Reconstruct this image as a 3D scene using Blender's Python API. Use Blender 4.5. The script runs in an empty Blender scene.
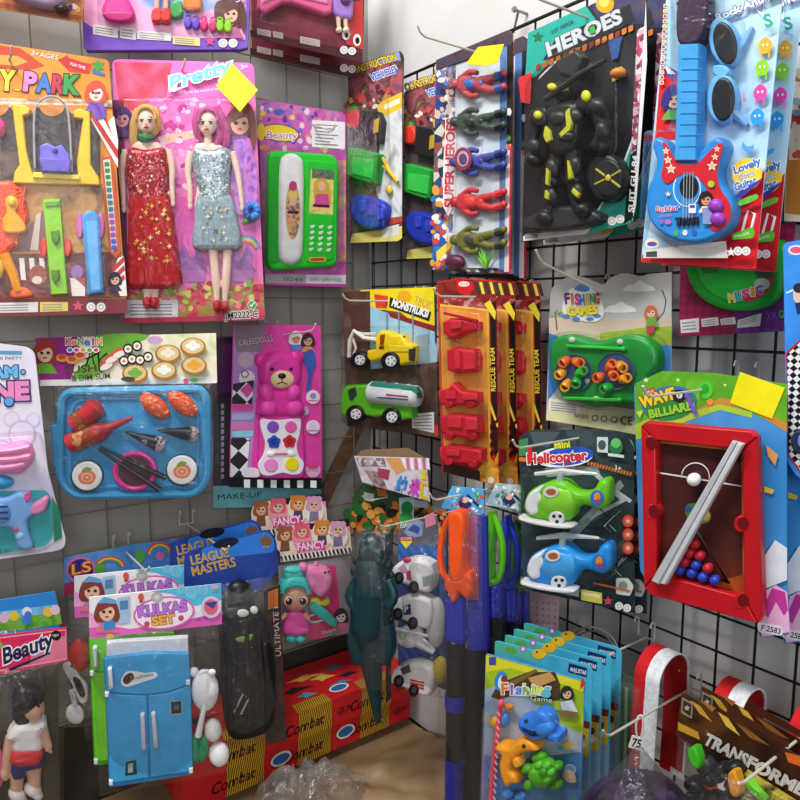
import bpy, bmesh, math, random
from mathutils import Vector, Matrix
from mathutils.geometry import tessellate_polygon
random.seed(7)
SC = bpy.context.scene
COL = SC.collection
rad = math.radians
# ---------------------------------------------------------------- camera and measured room
F = 700.0
PITCH = rad(7.3)
CAM = Vector((0, 0, .9))
CP, SP = math.cos(PITCH), math.sin(PITCH)
CORNER = Vector((-.068, 1.58, 0))
NORM = {'L': Vector((.6, -.8, 0)), 'R': Vector((-.8, -.6, 0))}
ALONG = {'L': Vector((.8, .6, 0)), 'R': Vector((.6, -.8, 0))}


def ray(px, py):
    x, y = (px - 400) / F, (400 - py) / F
    return Vector((x, CP + y * SP, -SP + y * CP))


def on_wall(px, py, wall, off):
    r, n = ray(px, py), NORM[wall]
    return CAM + r * ((off - (CAM - CORNER).dot(n)) / r.dot(n))


# ---------------------------------------------------------------- materials
def lin(h):
    h = h.lstrip('#')
    out = []
    for i in (0, 2, 4):
        c = int(h[i:i + 2], 16) / 255
        out.append(c / 12.92 if c <= .04045 else ((c + .055) / 1.055) ** 2.4)
    return out + [1]


MATS = {}


def mat(spec):
    """'#rrggbb' printed or moulded colour; 'f#' cloth; 'M#' metal; 'gl#' glitter; 't#' tinted clear plastic; 'v60:#a,#b' cells;
    'n60:#a,#b' noise; 'c60:#a,#b' checks; 's60:#a,#b' stripes; clear; bag"""
    if spec in MATS:
        return MATS[spec]
    m = bpy.data.materials.new('surface_' + spec.replace('#', ''))
    m.use_nodes = True
    nt = m.node_tree
    N, Lk = nt.nodes, nt.links
    bs = N['Principled BSDF']
    MATS[spec] = m

    def new(t, **kw):
        n = N.new(t)
        for k, v in kw.items():
            n.inputs[k].default_value = v
        return n
    tc = N.new('ShaderNodeTexCoord')
    if spec in ('clear', 'bag', 'film', 'wrap') or spec[0] == 't':
        no = new('ShaderNodeTexNoise', Scale={'clear': 34.0, 'film': 48.0}.get(spec, 40.0), Detail=4.0, Distortion=1.2)
        Lk.new(tc.outputs['Object'], no.inputs['Vector'])
        bp = new('ShaderNodeBump', Strength={'clear': .26, 'film': .8}.get(spec, .8), Distance=.014)
        Lk.new(no.outputs['Fac'], bp.inputs['Height'])
        tr = N.new('ShaderNodeBsdfTransparent')
        tr.inputs[0].default_value = lin(spec[1:]) if spec[0] == 't' else (.97, .97, .97, 1)
        gl = new('ShaderNodeBsdfGlossy', Roughness=.2 if spec == 'clear' else .15)
        Lk.new(bp.outputs[0], gl.inputs['Normal'])
        lw = new('ShaderNodeLayerWeight', Blend=.22)
        Lk.new(bp.outputs[0], lw.inputs['Normal'])
        mp = new('ShaderNodeMath')
        mp.operation = 'MULTIPLY_ADD'
        mp.inputs[1].default_value = {'clear': .36, 'film': .42}.get(spec, .5)
        mp.inputs[2].default_value = {'clear': .018, 'bag': .03, 'film': .035, 'wrap': .10}.get(spec, .03)
        Lk.new(lw.outputs['Fresnel'], mp.inputs[0])
        mx = N.new('ShaderNodeMixShader')
        Lk.new(mp.outputs[0], mx.inputs[0])
        Lk.new(tr.outputs[0], mx.inputs[1])
        Lk.new(gl.outputs[0], mx.inputs[2])
        last = mx
        if spec != 'clear':
            df = N.new('ShaderNodeBsdfDiffuse')
            df.inputs[0].default_value = lin(spec[1:]) if spec[0] == 't' else (.85, .85, .85, 1)
            m2 = N.new('ShaderNodeMixShader')
            m2.inputs[0].default_value = {'bag': .012, 'film': .022, 'wrap': .07}.get(spec, .3)
            Lk.new(mx.outputs[0], m2.inputs[1])
            Lk.new(df.outputs[0], m2.inputs[2])
            last = m2
        N.remove(bs)
        Lk.new(last.outputs[0], N['Material Output'].inputs[0])
        return m
    rough, metal = .38, 0
    i = spec.index('#')
    k = spec[:i]
    bs.inputs['Specular IOR Level'].default_value = .32
    if k in ('', 'f', 'M'):
        c = lin(spec[i:])
        no = new('ShaderNodeTexNoise', Scale=55.0 if k != 'f' else 160.0, Detail=2.0)
        Lk.new(tc.outputs['Object'], no.inputs['Vector'])
        rp = N.new('ShaderNodeValToRGB')
        a = .06 if k != 'f' else .16
        rp.color_ramp.elements[0].position = .3
        rp.color_ramp.elements[1].position = .7
        rp.color_ramp.elements[0].color = [x * (1 - a) for x in c[:3]] + [1]
        rp.color_ramp.elements[1].color = [min(1, x * (1 + a)) for x in c[:3]] + [1]
        Lk.new(no.outputs['Fac'], rp.inputs[0])
        Lk.new(rp.outputs[0], bs.inputs['Base Color'])
        rough = {'': .36, 'f': .85, 'M': .3}[k]
        metal = .9 if k == 'M' else 0
    elif k == 'gl':
        vo = new('ShaderNodeTexVoronoi', Scale=420.0)
        Lk.new(tc.outputs['Object'], vo.inputs['Vector'])
        rp = N.new('ShaderNodeValToRGB')
        c = lin(spec[i:])
        el = rp.color_ramp.elements
        el[0].position, el[0].color = .1, [x * .55 for x in c[:3]] + [1]
        el[1].position, el[1].color = .62, c
        e = el.new(.9)
        e.color = [min(1, x * 1.6 + .25) for x in c[:3]] + [1]
        Lk.new(vo.outputs['Color'], rp.inputs[0])
        Lk.new(rp.outputs[0], bs.inputs['Base Color'])
        bp = new('ShaderNodeBump', Strength=.5, Distance=.002)
        Lk.new(vo.outputs['Color'], bp.inputs['Height'])
        Lk.new(bp.outputs[0], bs.inputs['Normal'])
        rough, metal = .28, .25
    else:
        cols = spec[i:].split(',')
        sc = float(k[1:].rstrip(':'))
        rp = N.new('ShaderNodeValToRGB')
        el = rp.color_ramp.elements
        while len(el) < len(cols):
            el.new(.5)
        if k[0] == 'v':
            t = new('ShaderNodeTexVoronoi', Scale=sc)
            src = t.outputs['Color']
            rp.color_ramp.interpolation = 'CONSTANT'
        elif k[0] == 'n':
            t = new('ShaderNodeTexNoise', Scale=sc, Detail=3.0, Distortion=.6)
            src = t.outputs['Fac']
        elif k[0] == 's':
            t = new('ShaderNodeTexWave', Scale=sc)
            t.bands_direction = 'DIAGONAL'
            src = t.outputs['Fac']
            rp.color_ramp.interpolation = 'CONSTANT'
        else:
            t = new('ShaderNodeTexChecker', Scale=sc)
            src = t.outputs['Fac']
            rp.color_ramp.interpolation = 'CONSTANT'
        for j, cc in enumerate(cols):
            e = el[j]
            n_ = len(cols)
            e.position = {'v': .2 + .6 * j / n_, 'n': .3 + .4 * j / max(1, n_ - 1)}.get(k[0], j / n_)
            e.color = lin(cc)
        if k[0] == 'v':
            el[0].position = 0
        mpn = N.new('ShaderNodeMapping')
        if k[0] == 'c':
            mpn.inputs['Rotation'].default_value = (0, 0, rad(45))
            mpn.inputs['Location'].default_value = (0, 0, .5 / sc)
        Lk.new(tc.outputs['Object'], mpn.inputs[0])
        Lk.new(mpn.outputs[0], t.inputs['Vector'])
        Lk.new(src, rp.inputs[0])
        Lk.new(rp.outputs[0], bs.inputs['Base Color'])
    bs.inputs['Roughness'].default_value = rough
    bs.inputs['Metallic'].default_value = metal
    return m


# ---------------------------------------------------------------- 2D helpers (photo-pixel outlines)
def R(x0, y0, x1, y1):
    return [(x0, y0), (x1, y0), (x1, y1), (x0, y1)]


def E(cx, cy, rx, ry=None, rot=0, n=20, a0=0, a1=360):
    ry = rx if ry is None else ry
    c, s = math.cos(rad(rot)), math.sin(rad(rot))
    out = []
    full = a1 - a0 >= 360
    for i in range(n if full else n + 1):
        a = rad(a0 + (a1 - a0) * i / n)
        x, y = rx * math.cos(a), -ry * math.sin(a)
        out.append((cx + x * c + y * s, cy - x * s + y * c))
    return out


def star(cx, cy, r, r2=None, n=5):
    r2 = r2 or r * .45
    return [(cx + (r if i % 2 == 0 else r2) * math.sin(math.pi * i / n), cy - (r if i % 2 == 0 else r2) * math.cos(math.pi * i / n)) for i in range(2 * n)]


def smooth(pts, k=4, closed=True):
    n = len(pts)
    P = [Vector(p) for p in pts]
    out = []
    rng = range(n) if closed else range(n - 1)
    for i in rng:
        if closed:
            a, b, c, d = P[i - 1], P[i], P[(i + 1) % n], P[(i + 2) % n]
        else:
            a, b, c, d = P[max(0, i - 1)], P[i], P[i + 1], P[min(n - 1, i + 2)]
        for j in range(k):
            t = j / k
            out.append(.5 * (2 * b + (c - a) * t + (2 * a - 5 * b + 4 * c - d) * t * t + (3 * b - a - 3 * c + d) * t ** 3))
    if not closed:
        out.append(P[-1])
    return [tuple(v) for v in out]


def rnd(pts, r=5, n=4):
    """corners of a polygon rounded by r pixels"""
    out = []
    m = len(pts)
    for i in range(m):
        a, b, c = Vector(pts[i - 1][:2]), Vector(pts[i][:2]), Vector(pts[(i + 1) % m][:2])
        u, v = a - b, c - b
        d = min(r, u.length * .45, v.length * .45)
        p, q = b + u.normalized() * d, b + v.normalized() * d
        for j in range(n + 1):
            t = j / n
            out.append(tuple(p * (1 - t) ** 2 + b * 2 * t * (1 - t) + q * t * t))
    return out


FONT_CACHE = {}


def glyphs(s, off):
    key = (s, off)
    if key not in FONT_CACHE:
        cu = bpy.data.curves.new('lettering', 'FONT')
        cu.body = s
        cu.offset = off
        cu.resolution_u = 3
        o = bpy.data.objects.new('lettering', cu)
        COL.objects.link(o)
        dg = bpy.context.evaluated_depsgraph_get()
        dg.update()
        me = bpy.data.meshes.new_from_object(o.evaluated_get(dg))
        V = [(v.co.x, v.co.y) for v in me.vertices]
        Fc = [tuple(p.vertices) for p in me.polygons]
        bpy.data.objects.remove(o)
        bpy.data.curves.remove(cu)
        bpy.data.meshes.remove(me)
        FONT_CACHE[key] = (V, Fc)
    return FONT_CACHE[key]


# ---------------------------------------------------------------- mesh builder in a thing's own frame
class MB:
    def __init__(s, t, name, parent=None, label=None, remesh=0):
        s.t, s.name, s.parent, s.label, s.remesh = t, name, parent, label, remesh
        s.V, s.Fc, s.mi, s.mats = [], [], [], []
        s.base, s.layer = 0.0, 0
        s.obj = None

    def sub(s, name, label=None, base=None, remesh=0):
        b = s.t.part(name, s, label, remesh)
        b.base = s.base if base is None else base
        b.layer = s.layer
        return b

    def _m(s, col):
        if col not in s.mats:
            s.mats.append(col)
        return s.mats.index(col)

    def add(s, verts, faces, col):
        k, m = len(s.V), s._m(col)
        s.V += [Vector(v) for v in verts]
        for f in faces:
            s.Fc.append(tuple(i + k for i in f))
            s.mi.append(m)
        return s

    def w(s, w=None):
        if w is not None:
            return w
        s.layer += 1
        return s.base + s.layer * .00010

    def flat(s, pts, col, w=None):
        """a printed patch"""
        w = s.w(w)
        P = [s.t.m(p[0], p[1], w) for p in pts]
        tri = tessellate_polygon([P])
        return s.add(P, tri, col)

    def text(s, body, x0, y0, x1, y1, h, col, ol=None, w=None, skew=0, bold=0, olw=.05, up=None):
        """lettering whose baseline runs (x0,y0)-(x1,y1) and whose capitals stand h pixels high"""
        jobs = ([(ol, olw)] if ol else []) + [(col, bold)]
        V0, _ = glyphs(body, 0)
        if not V0:
            return s
        xa, xb = min(v[0] for v in V0), max(v[0] for v in V0)
        if body in 'Ii1l':
            xm, ym = (x0 + x1) / 2, (y0 + y1) / 2
            x0, y0, x1, y1 = xm + (x0 - xm) * .3, ym + (y0 - ym) * .3, xm + (x1 - xm) * .3, ym + (y1 - ym) * .3
        dx, dy = x1 - x0, y1 - y0
        L = math.hypot(dx, dy)
        ux, uy = up or (dy / L * 1.0, -dx / L)
        for c, off in jobs:
            V, Fc = glyphs(body, off)
            ww = s.w(w)
            P = []
            for x, y in V:
                a, b = (x - xa) / (xb - xa), y / .69
                a += skew * b * h / L
                P.append(s.t.m(x0 + dx * a + ux * h * b, y0 + dy * a + uy * h * b, ww))
            s.add(P, Fc, c)
        return s

    def puff(s, pts, w0, h, col, r=None, n=4, sm=0, top=None, back=True):
        """solid raised from the outline pts with a rounded front rim of r pixels"""
        if sm:
            pts = smooth([p[:2] for p in pts], sm)
        P = [s.t.m(p[0], p[1], w0 + h * .5) for p in pts]
        Q = [Vector((p.x, p.y)) for p in P]
        area = sum(Q[i - 1].x * Q[i].y - Q[i].x * Q[i - 1].y for i in range(len(Q)))
        if area < 0:
            Q.reverse()
        m = len(Q)
        nr = []
        for i in range(m):
            a, b = (Q[i] - Q[i - 1]), (Q[(i + 1) % m] - Q[i])
            na, nb = Vector((-a.y, a.x)), Vector((-b.y, b.x))
            if na.length < 1e-9:
                na = nb
            if nb.length < 1e-9:
                nb = na
            na.normalize()
            nb.normalize()
            k = na + nb
            if k.length < 1e-6:
                k = na.copy()
            k.normalize()
            c = max(.55, k.dot(na))
            nr.append(k / c)
        rm = (2.5 if r is None else r) * s.t.s
        rh = min(h * .98, rm) if r is None else min(h * .98, max(rm, h * .35))
        rings = [(0, w0)]
        for j in range(n + 1):
            a = math.pi / 2 * j / n
            rings.append((rm * (1 - math.cos(a)), w0 + h - rh + rh * math.sin(a)))
        V, Fc = [], []
        for ins, ww in rings:
            for i in range(m):
                q = Q[i] + nr[i] * ins
                V.append((q.x, q.y, ww))
        for k in range(len(rings) - 1):
            for i in range(m):
                a, b = k * m + i, k * m + (i + 1) % m
                Fc.append((a, b, b + m, a + m))
        s.add(V, Fc, col)
        lastP = V[-m:]
        tri = tessellate_polygon([[Vector((v[0], v[1], 0)) for v in lastP]])
        s.add(lastP, tri, top or col)
        if back:
            tri = tessellate_polygon([[Vector((v[0], v[1], 0)) for v in V[:m]]])
            s.add(V[:m], tri, col)
        return s

    def axes(s, px, py, w):
        c = s.t.m(px, py, w)
        return c, s.t.m(px + 1, py, w) - c, s.t.m(px, py - 1, w) - c

    def ball(s, px, py, w, rx, ry, rw, col, rot=0, nu=14, nv=9):
        """ellipsoid: rx, ry in pixels, rw in metres"""
        c, du, dv = s.axes(px, py, w)
        a0 = rad(rot)
        X = (du * math.cos(a0) + dv * math.sin(a0)) * rx
        Y = (dv * math.cos(a0) - du * math.sin(a0)) * ry
        W = Vector((0, 0, rw))
        V, Fc = [c - W], []
        for j in range(1, nv):
            ph = -math.pi / 2 + math.pi * j / nv
            for i in range(nu):
                th = 2 * math.pi * i / nu
                V.append(c + X * (math.cos(ph) * math.cos(th)) + Y * (math.cos(ph) * math.sin(th)) + W * math.sin(ph))
        V.append(c + W)
        for i in range(nu):
            Fc.append((0, 1 + (i + 1) % nu, 1 + i))
            b = 1 + (nv - 2) * nu
            Fc.append((len(V) - 1, b + i, b + (i + 1) % nu))
        for j in range(nv - 2):
            for i in range(nu):
                a, b = 1 + j * nu + i, 1 + j * nu + (i + 1) % nu
                Fc.append((a, b, b + nu, a + nu))
        return s.add(V, Fc, col)

    def tubeL(s, P, rr, col, n=8, closed=False, flat=1.0):
        """tube along local points P with radii rr in metres"""
        P = [Vector(p) for p in P]
        m = len(P)
        if not isinstance(rr, (list, tuple)):
            rr = [rr] * m
        V, Fc = [], []
        prev = None
        for i in range(m):
            if closed:
                t = P[(i + 1) % m] - P[i - 1]
            else:
                t = P[min(m - 1, i + 1)] - P[max(0, i - 1)]
            t.normalize()
            if prev is None:
                a = t.cross(Vector((0, 0, 1)))
                if a.length < 1e-3:
                    a = t.cross(Vector((0, 1, 0)))
            else:
                a = prev - t * prev.dot(t)
            a.normalize()
            prev = a
            b = t.cross(a)
            for k in range(n):
                th = 2 * math.pi * k / n
                V.append(P[i] + a * (rr[i] * math.cos(th)) + b * (rr[i] * flat * math.sin(th)))
        for i in range(m if closed else m - 1):
            for k in range(n):
                a, b = i * n + k, i * n + (k + 1) % n
                c, d = ((i + 1) % m) * n + k, ((i + 1) % m) * n + (k + 1) % n
                Fc.append((a, b, d, c))
        if not closed:
            Fc.append(tuple(range(n)))
            Fc.append(tuple(range((m - 1) * n, m * n)))
        return s.add(V, Fc, col)

    def tube(s, pts, r, col, n=8, sm=0, closed=False):
        """pts (px, py, w); r in pixels"""
        if sm:
            rr = r if isinstance(r, (list, tuple)) else [r] * len(pts)
            q = smooth([(p[0], p[1], p[2] * 1e4) for p in pts], sm, closed)
            if closed:
                r = rr[0]
            else:
                r = []
                for i in range(len(pts) - 1):
                    r += [rr[i] + (rr[i + 1] - rr[i]) * j / sm for j in range(sm)]
                r.append(rr[-1])
            pts = [(a, b, c / 1e4) for a, b, c in q]
        P = [s.t.m(*p) for p in pts]
        rr = [x * s.t.s for x in r] if isinstance(r, (list, tuple)) else r * s.t.s
        return s.tubeL(P, rr, col, n, closed)

    def lathe(s, x0, y0, x1, y1, w, prof, col, n=12):
        """turned body: axis from pixel to pixel at height w, prof = [(t, r_px)]"""
        a, b = s.t.m(x0, y0, w), s.t.m(x1, y1, w)
        return s.tubeL([a.lerp(b, t) for t, _ in prof], [max(.0003, r * s.t.s) for _, r in prof], col, n)

    def sheet(s, tl, tr, br, bl, w, bulge, col, n=12, amp=.004):
        V, Fc = [], []
        ph = [random.uniform(0, 6) for _ in range(4)]
        for j in range(n + 1):
            for i in range(n + 1):
                u, v = i / n, j / n
                x = (tl[0] * (1 - u) + tr[0] * u) * (1 - v) + (bl[0] * (1 - u) + br[0] * u) * v
                y = (tl[1] * (1 - u) + tr[1] * u) * (1 - v) + (bl[1] * (1 - u) + br[1] * u) * v
                e = (math.sin(math.pi * u) * math.sin(math.pi * min(1, v * 1.0))) ** .4 if 0 < u < 1 and 0 < v < 1 else 0
                k = amp * (math.sin(9 * u + ph[0] + 3 * v) + math.sin(14 * u - 5 * v + ph[1]) * .6 + math.sin(11 * v + ph[2])) * (e > 0)
                V.append(s.t.m(x, y, w + bulge * e + k))
        for j in range(n):
            for i in range(n):
                a = j * (n + 1) + i
                Fc.append((a, a + 1, a + n + 2, a + n + 1))
        return s.add(V, Fc, col)

    def scatter(s, pts, cols, n, r, w=None, stretch=1.6):
        """n small printed blots inside the outline"""
        xs, ys = [p[0] for p in pts], [p[1] for p in pts]
        w = s.w(w)
        s.layer += 3
        k = 0
        while k < n:
            x, y = random.uniform(min(xs), max(xs)), random.uniform(min(ys), max(ys))
            ins = False
            for i in range(len(pts)):
                (xa, ya), (xb, yb) = pts[i - 1][:2], pts[i][:2]
                if (ya > y) != (yb > y) and x < (xb - xa) * (y - ya) / (yb - ya) + xa:
                    ins = not ins
            k += 1
            if ins:
                q = random.uniform(.5, 1) * r
                s.flat(E(x, y, q * random.uniform(1, stretch), q, random.uniform(0, 180), 7), random.choice(cols), w + k * 3.2e-4 / n)
        return s

    def build(s, parent, solo_matrix=None):
        me = bpy.data.meshes.new(s.name)
        me.from_pydata(s.V, [], s.Fc)
        for c in s.mats:
            me.materials.append(mat(c))
        me.polygons.foreach_set('material_index', s.mi)
        bm = bmesh.new()
        bm.from_mesh(me)
        bmesh.ops.recalc_face_normals(bm, faces=bm.faces)
        bm.to_mesh(me)
        bm.free()
        me.shade_smooth()
        me.set_sharp_from_angle(angle=rad(42))
        o = bpy.data.objects.new(s.name, me)
        COL.objects.link(o)
        if parent is not None:
            o.parent = parent
        elif solo_matrix is not None:
            o.matrix_world = solo_matrix
        if s.label:
            o['label'] = s.label
        if s.remesh:
            md = o.modifiers.new('joined', 'REMESH')
            md.mode = 'VOXEL'
            md.voxel_size = s.remesh
            md.use_smooth_shade = True
            m2 = o.modifiers.new('soft', 'SMOOTH')
            m2.iterations = 3
        s.obj = o
        return o


class Th:
    """one thing hanging at photo pixel (px, py), off metres from a wall, facing yaw degrees"""
    def __init__(s, name, label, cat, px, py, wall='L', off=.1, yaw=0, tilt=0, group=None, xf=(0, 0), P0=None, solo=False):
        s.name, s.label, s.cat, s.group, s.xf, s.solo = name, label, cat, group, xf, solo
        s.wall, s.off = wall, off
        px, py = px + xf[0], py + xf[1]
        s.O = P0 or on_wall(px, py, wall, off)
        y = rad(yaw)
        n = Vector((math.sin(y), -math.cos(y), 0))
        u = Vector((math.cos(y), math.sin(y), 0))
        t = rad(tilt)
        s.U = u
        s.W = (n * math.cos(t) + Vector((0, 0, 1)) * math.sin(t)).normalized()
        s.Vv = s.W.cross(s.U)
        s.s = (s.O - CAM).dot(Vector((0, CP, -SP))) / F
        s.parts = []

    def m(s, px, py, w=0.0):
        r = ray(px + s.xf[0], py + s.xf[1])
        d = CAM - s.O
        P = d + r * ((w - d.dot(s.W)) / r.dot(s.W))
        return Vector((P.dot(s.U), P.dot(s.Vv), P.dot(s.W)))

    def world(s, px, py, w=0.0):
        l = s.m(px, py, w)
        return s.O + s.U * l.x + s.Vv * l.y + s.W * l.z

    def part(s, name, parent=None, label=None, remesh=0):
        b = MB(s, name, parent, label, remesh)
        s.parts.append(b)
        return b

    def card(s, pts, col, th=.0012, name='backing_card'):
        b = s.part(name)
        b.puff(pts, 0, th, col, r=.25, n=1)
        b.base = th
        return b

    def blister(s, pts, h, w0=.0015, r=5, col='clear', name='blister'):
        b = s.part(name)
        b.puff(pts, w0, h, col, r=r, back=False)
        return b

    def done(s):
        M = Matrix((s.U, s.Vv, s.W)).transposed().to_4x4()
        M.translation = s.O
        if s.solo:
            root = s.parts[0].build(None, M)
            rest = s.parts[1:]
        else:
            root = bpy.data.objects.new(s.name, None)
            root.empty_display_size = .02
            COL.objects.link(root)
            root.matrix_world = M
            rest = s.parts
        root['label'], root['category'] = s.label, s.cat
        if s.group:
            root['group'] = s.group
        for b in rest:
            if b.V:
                b.build(b.parent.obj if b.parent is not None else root)
        s.root = root
        return s


def hook(t, px, py, length, label, w=.0, wall=None, twin=True, rise=.012, bend=0):
    """wire display hook clipped on the wall grid, passing the hole of pack t at that pixel"""
    wall = wall or t.wall
    H = t.world(px, py, w)
    n = NORM[wall]
    d = (H - CORNER).dot(n)
    base = H - n * (d - .0335)
    tip = H + n * length
    h = Th('display_hook', label, 'hook', 0, 0, P0=base, solo=True, group='wire hooks on the wall grids')
    h.U, h.Vv, h.W = ALONG[wall] * (1 if wall == 'L' else -1), Vector((0, 0, 1)), n
    if h.U.cross(h.Vv).dot(h.W) < 0:
        h.U = -h.U
    h.U = h.Vv.cross(h.W)
    D = (tip - base).dot(n)
    b = h.part('display_hook')
    q = [(0, 0, 0), (0, 0, d - .0335), (0, bend * .9, D - .014), (0, bend + rise * .35, D - .005), (0, bend + rise, D)]
    b.tubeL(q, .0016, '#c9c3b4', 7)
    if twin:
        b.tubeL([(-.013, 0, .0), (.013, 0, 0)], .0014, '#c0bbae', 6)
        for sx in (-.013, .013):
            b.tubeL([(sx, -.002, 0), (sx, .022, 0), (sx, .028, .003), (sx, .028, .008), (sx, .022, .011)], .0014, '#c9c4b8', 6)
    return h.done()


def note(t, pts, w, label, col='#e9ee2a'):
    b = t.part('price_sticker', None, label)
    b.puff(pts, w, .0006, col, r=.2, n=1)
    return b


# ================================================================ the setting
def slab(name, P, th_dir, col, solo=True):
    """prism from a quad P (world) thickened along th_dir"""
    me = bpy.data.meshes.new(name)
    P = [Vector(p) for p in P]
    V = P + [p + Vector(th_dir) for p in P]
    n = len(P)
    Fc = [tuple(range(n)), tuple(range(n, 2 * n))] + [(i, (i + 1) % n, (i + 1) % n + n, i + n) for i in range(n)]
    me.from_pydata(V, [], Fc)
    me.materials.append(mat(col))
    bm = bmesh.new()
    bm.from_mesh(me)
    bmesh.ops.recalc_face_normals(bm, faces=bm.faces)
    bm.to_mesh(me)
    bm.free()
    o = bpy.data.objects.new(name, me)
    COL.objects.link(o)
    return o


def tagset(o, label=None, cat=None, group=None, kind=None):
    for k, v in (('label', label), ('category', cat), ('group', group), ('kind', kind)):
        if v:
            o[k] = v
    return o


WALLC = {'L': 'n3:#97938c,#a3a099,#adaaa4', 'R': 'n3:#c6c4c1,#cecccb,#d6d5d5'}  # left wall's white darkened to grey, carrying the shade of the packs
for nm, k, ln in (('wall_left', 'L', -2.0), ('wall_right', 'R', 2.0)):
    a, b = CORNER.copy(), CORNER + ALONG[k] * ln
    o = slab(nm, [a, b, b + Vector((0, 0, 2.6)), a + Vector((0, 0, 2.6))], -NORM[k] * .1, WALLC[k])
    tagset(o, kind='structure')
o = slab('floor', [(-2.4, -1.0, -.02), (2.0, -1.0, -.02), (2.0, 2.2, -.02), (-2.4, 2.2, -.02)], (0, 0, -.1), 'n6:#6e6253,#807462')
tagset(o, kind='structure')

# brown wrapping paper spread on the floor
def paper():
    V, Fc = [], []
    nx, ny = 110, 84
    for j in range(ny + 1):
        for i in range(nx + 1):
            # spread along the left wall: a = along from the corner towards the viewer, b = out from it
            a, b = -1.35 + 1.45 * i / nx, .020 + 1.05 * j / ny
            p = CORNER + ALONG['L'] * a + NORM['L'] * b
            d = (p - CORNER).dot(NORM['R'])
            if d < .01:
                p += NORM['R'] * (.01 - d)
            z = .004 + (.016 * abs(math.sin(11 * a + 3 * math.sin(9 * b) + 1)) ** .7 + .012 * abs(math.sin(23 * b - 15 * a + 2 * math.sin(13 * a))) + .006 * abs(math.sin(41 * a + 29 * b))) * min(1, max(0, (b - .22) / .06)) + .003 * random.random()
            V.append((p.x, p.y, z if b > .2 else .002))
    for j in range(ny):
        for i in range(nx):
            k = j * (nx + 1) + i
            Fc.append((k, k + 1, k + nx + 2, k + nx + 1))
    me = bpy.data.meshes.new('wrapping_paper')
    me.from_pydata(V, [], Fc)
    me.materials.append(mat('n9:#83694a,#93785a,#a0875f'))
    me.shade_smooth()
    o = bpy.data.objects.new('wrapping_paper', me)
    COL.objects.link(o)
    tagset(o, 'crumpled brown wrapping paper covering the floor below the toys', 'paper')


paper()


def wire_grid(k, label, x0, x1, z0, z1, cell, col, r=.0017, off=.024):
    g = Th('wire_grid_panel', label, 'wire grid', 0, 0, P0=CORNER + NORM[k] * off, solo=True)
    g.U = ALONG[k] * (-1 if k == 'L' else 1)
    g.W = NORM[k]
    g.Vv = Vector((0, 0, 1))
    sg = 1
    if g.U.cross(g.Vv).dot(g.W) < 0:
        g.U = -g.U
        sg = -1
    b = g.part('wire_grid_panel')
    n = int(round((x1 - x0) / cell))
    m = int(round((z1 - z0) / cell))
    for i in range(n + 1):
        x = (x0 + i * cell) * sg
        b.tubeL([(x, z0, 0), (x, z0 + m * cell, 0)], r * (1.6 if i in (0, n) else 1), col, 6)
    for j in range(m + 1):
        z = z0 + j * cell
        b.tubeL([(x0 * sg, z, r * 1.9), ((x0 + n * cell) * sg, z, r * 1.9)], r * (1.6 if j in (0, m) else 1), col, 6)
    g.done()


wire_grid('L', 'thin grey wire grid panel on the left wall behind the dolls', .06, .96, .175, 1.60, .075, '#74726c', r=.0013)
wire_grid('R', 'black wire grid panel on the right wall behind the guitars', .05, 1.05, .20, 1.35, .05, '#17181a', r=.0019)

# dark board added at the left wall foot, for its shade and a dark carton
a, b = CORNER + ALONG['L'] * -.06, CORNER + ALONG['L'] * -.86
o = slab('shade_board', [a + NORM['L'] * .002 + Vector((0, 0, -.02)), b + NORM['L'] * .002 + Vector((0, 0, -.02)), b + NORM['L'] * .002 + Vector((0, 0, .165)), a + NORM['L'] * .002 + Vector((0, 0, .165))], NORM['L'] * .008, 'n10:#2f2c29,#3a3632,#45403a')
tagset(o, 'dark grey board added for the shaded wall foot behind the long red boxes', 'cardboard')

# brown lath leaning in the corner behind the left grid
a, b = on_wall(366, 405, 'L', .012), on_wall(305, 535, 'L', .012)
d = (b - a).normalized()
sd = d.cross(NORM['L']).normalized() * .016
o = slab('wooden_lath', [a - sd, a + sd, b + sd, b - sd], NORM['L'] * .008, 'n30:#5d4433,#75573f,#6a4d38')
tagset(o, 'brown wooden lath leaning diagonally across the corner of the walls', 'lath')

# bare screw in the right wall above the wire grid
t = Th('wall_screw', 'small bare screw sticking out of the white wall top', 'screw', 527, 14, 'R', .001, -53, solo=True)
b = t.part('wall_screw')
P = t.m(527, 14)
b.tubeL([P, P + Vector((0, 0, .03))], [.0025, .002], 'M#8d8a86', 8)
b.tubeL([P + Vector((0, 0, .028)), P + Vector((0, 0, .032))], [.005, .004], 'M#9c9994', 10)
b.tubeL([P + Vector((0, 0, .02)), P + Vector((-.012, -.03, .018))], [.0022, .0018], 'M#9c9994', 8)
t.done()


# ================================================================ small shared designs
def white_strip(b, pts_list, col='#e9e6e2'):
    for p in pts_list:
        b.flat(p, col)
        (xa, ya), (xb, yb) = p[0][:2], p[1][:2]
        xd, yd = p[3][:2]
        for k in range(3):
            q = .22 + .25 * k
            b.flat([(xa + (xb - xa) * .08 + (xd - xa) * q, ya + (yb - ya) * .08 + (yd - ya) * q),
                    (xa + (xb - xa) * .8 + (xd - xa) * q, ya + (yb - ya) * .8 + (yd - ya) * q),
                    (xa + (xb - xa) * .8 + (xd - xa) * (q + .1), ya + (yb - ya) * .8 + (yd - ya) * (q + .1)),
                    (xa + (xb - xa) * .08 + (xd - xa) * (q + .1), ya + (yb - ya) * .08 + (yd - ya) * (q + .1))], '#9a9795')


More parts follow.
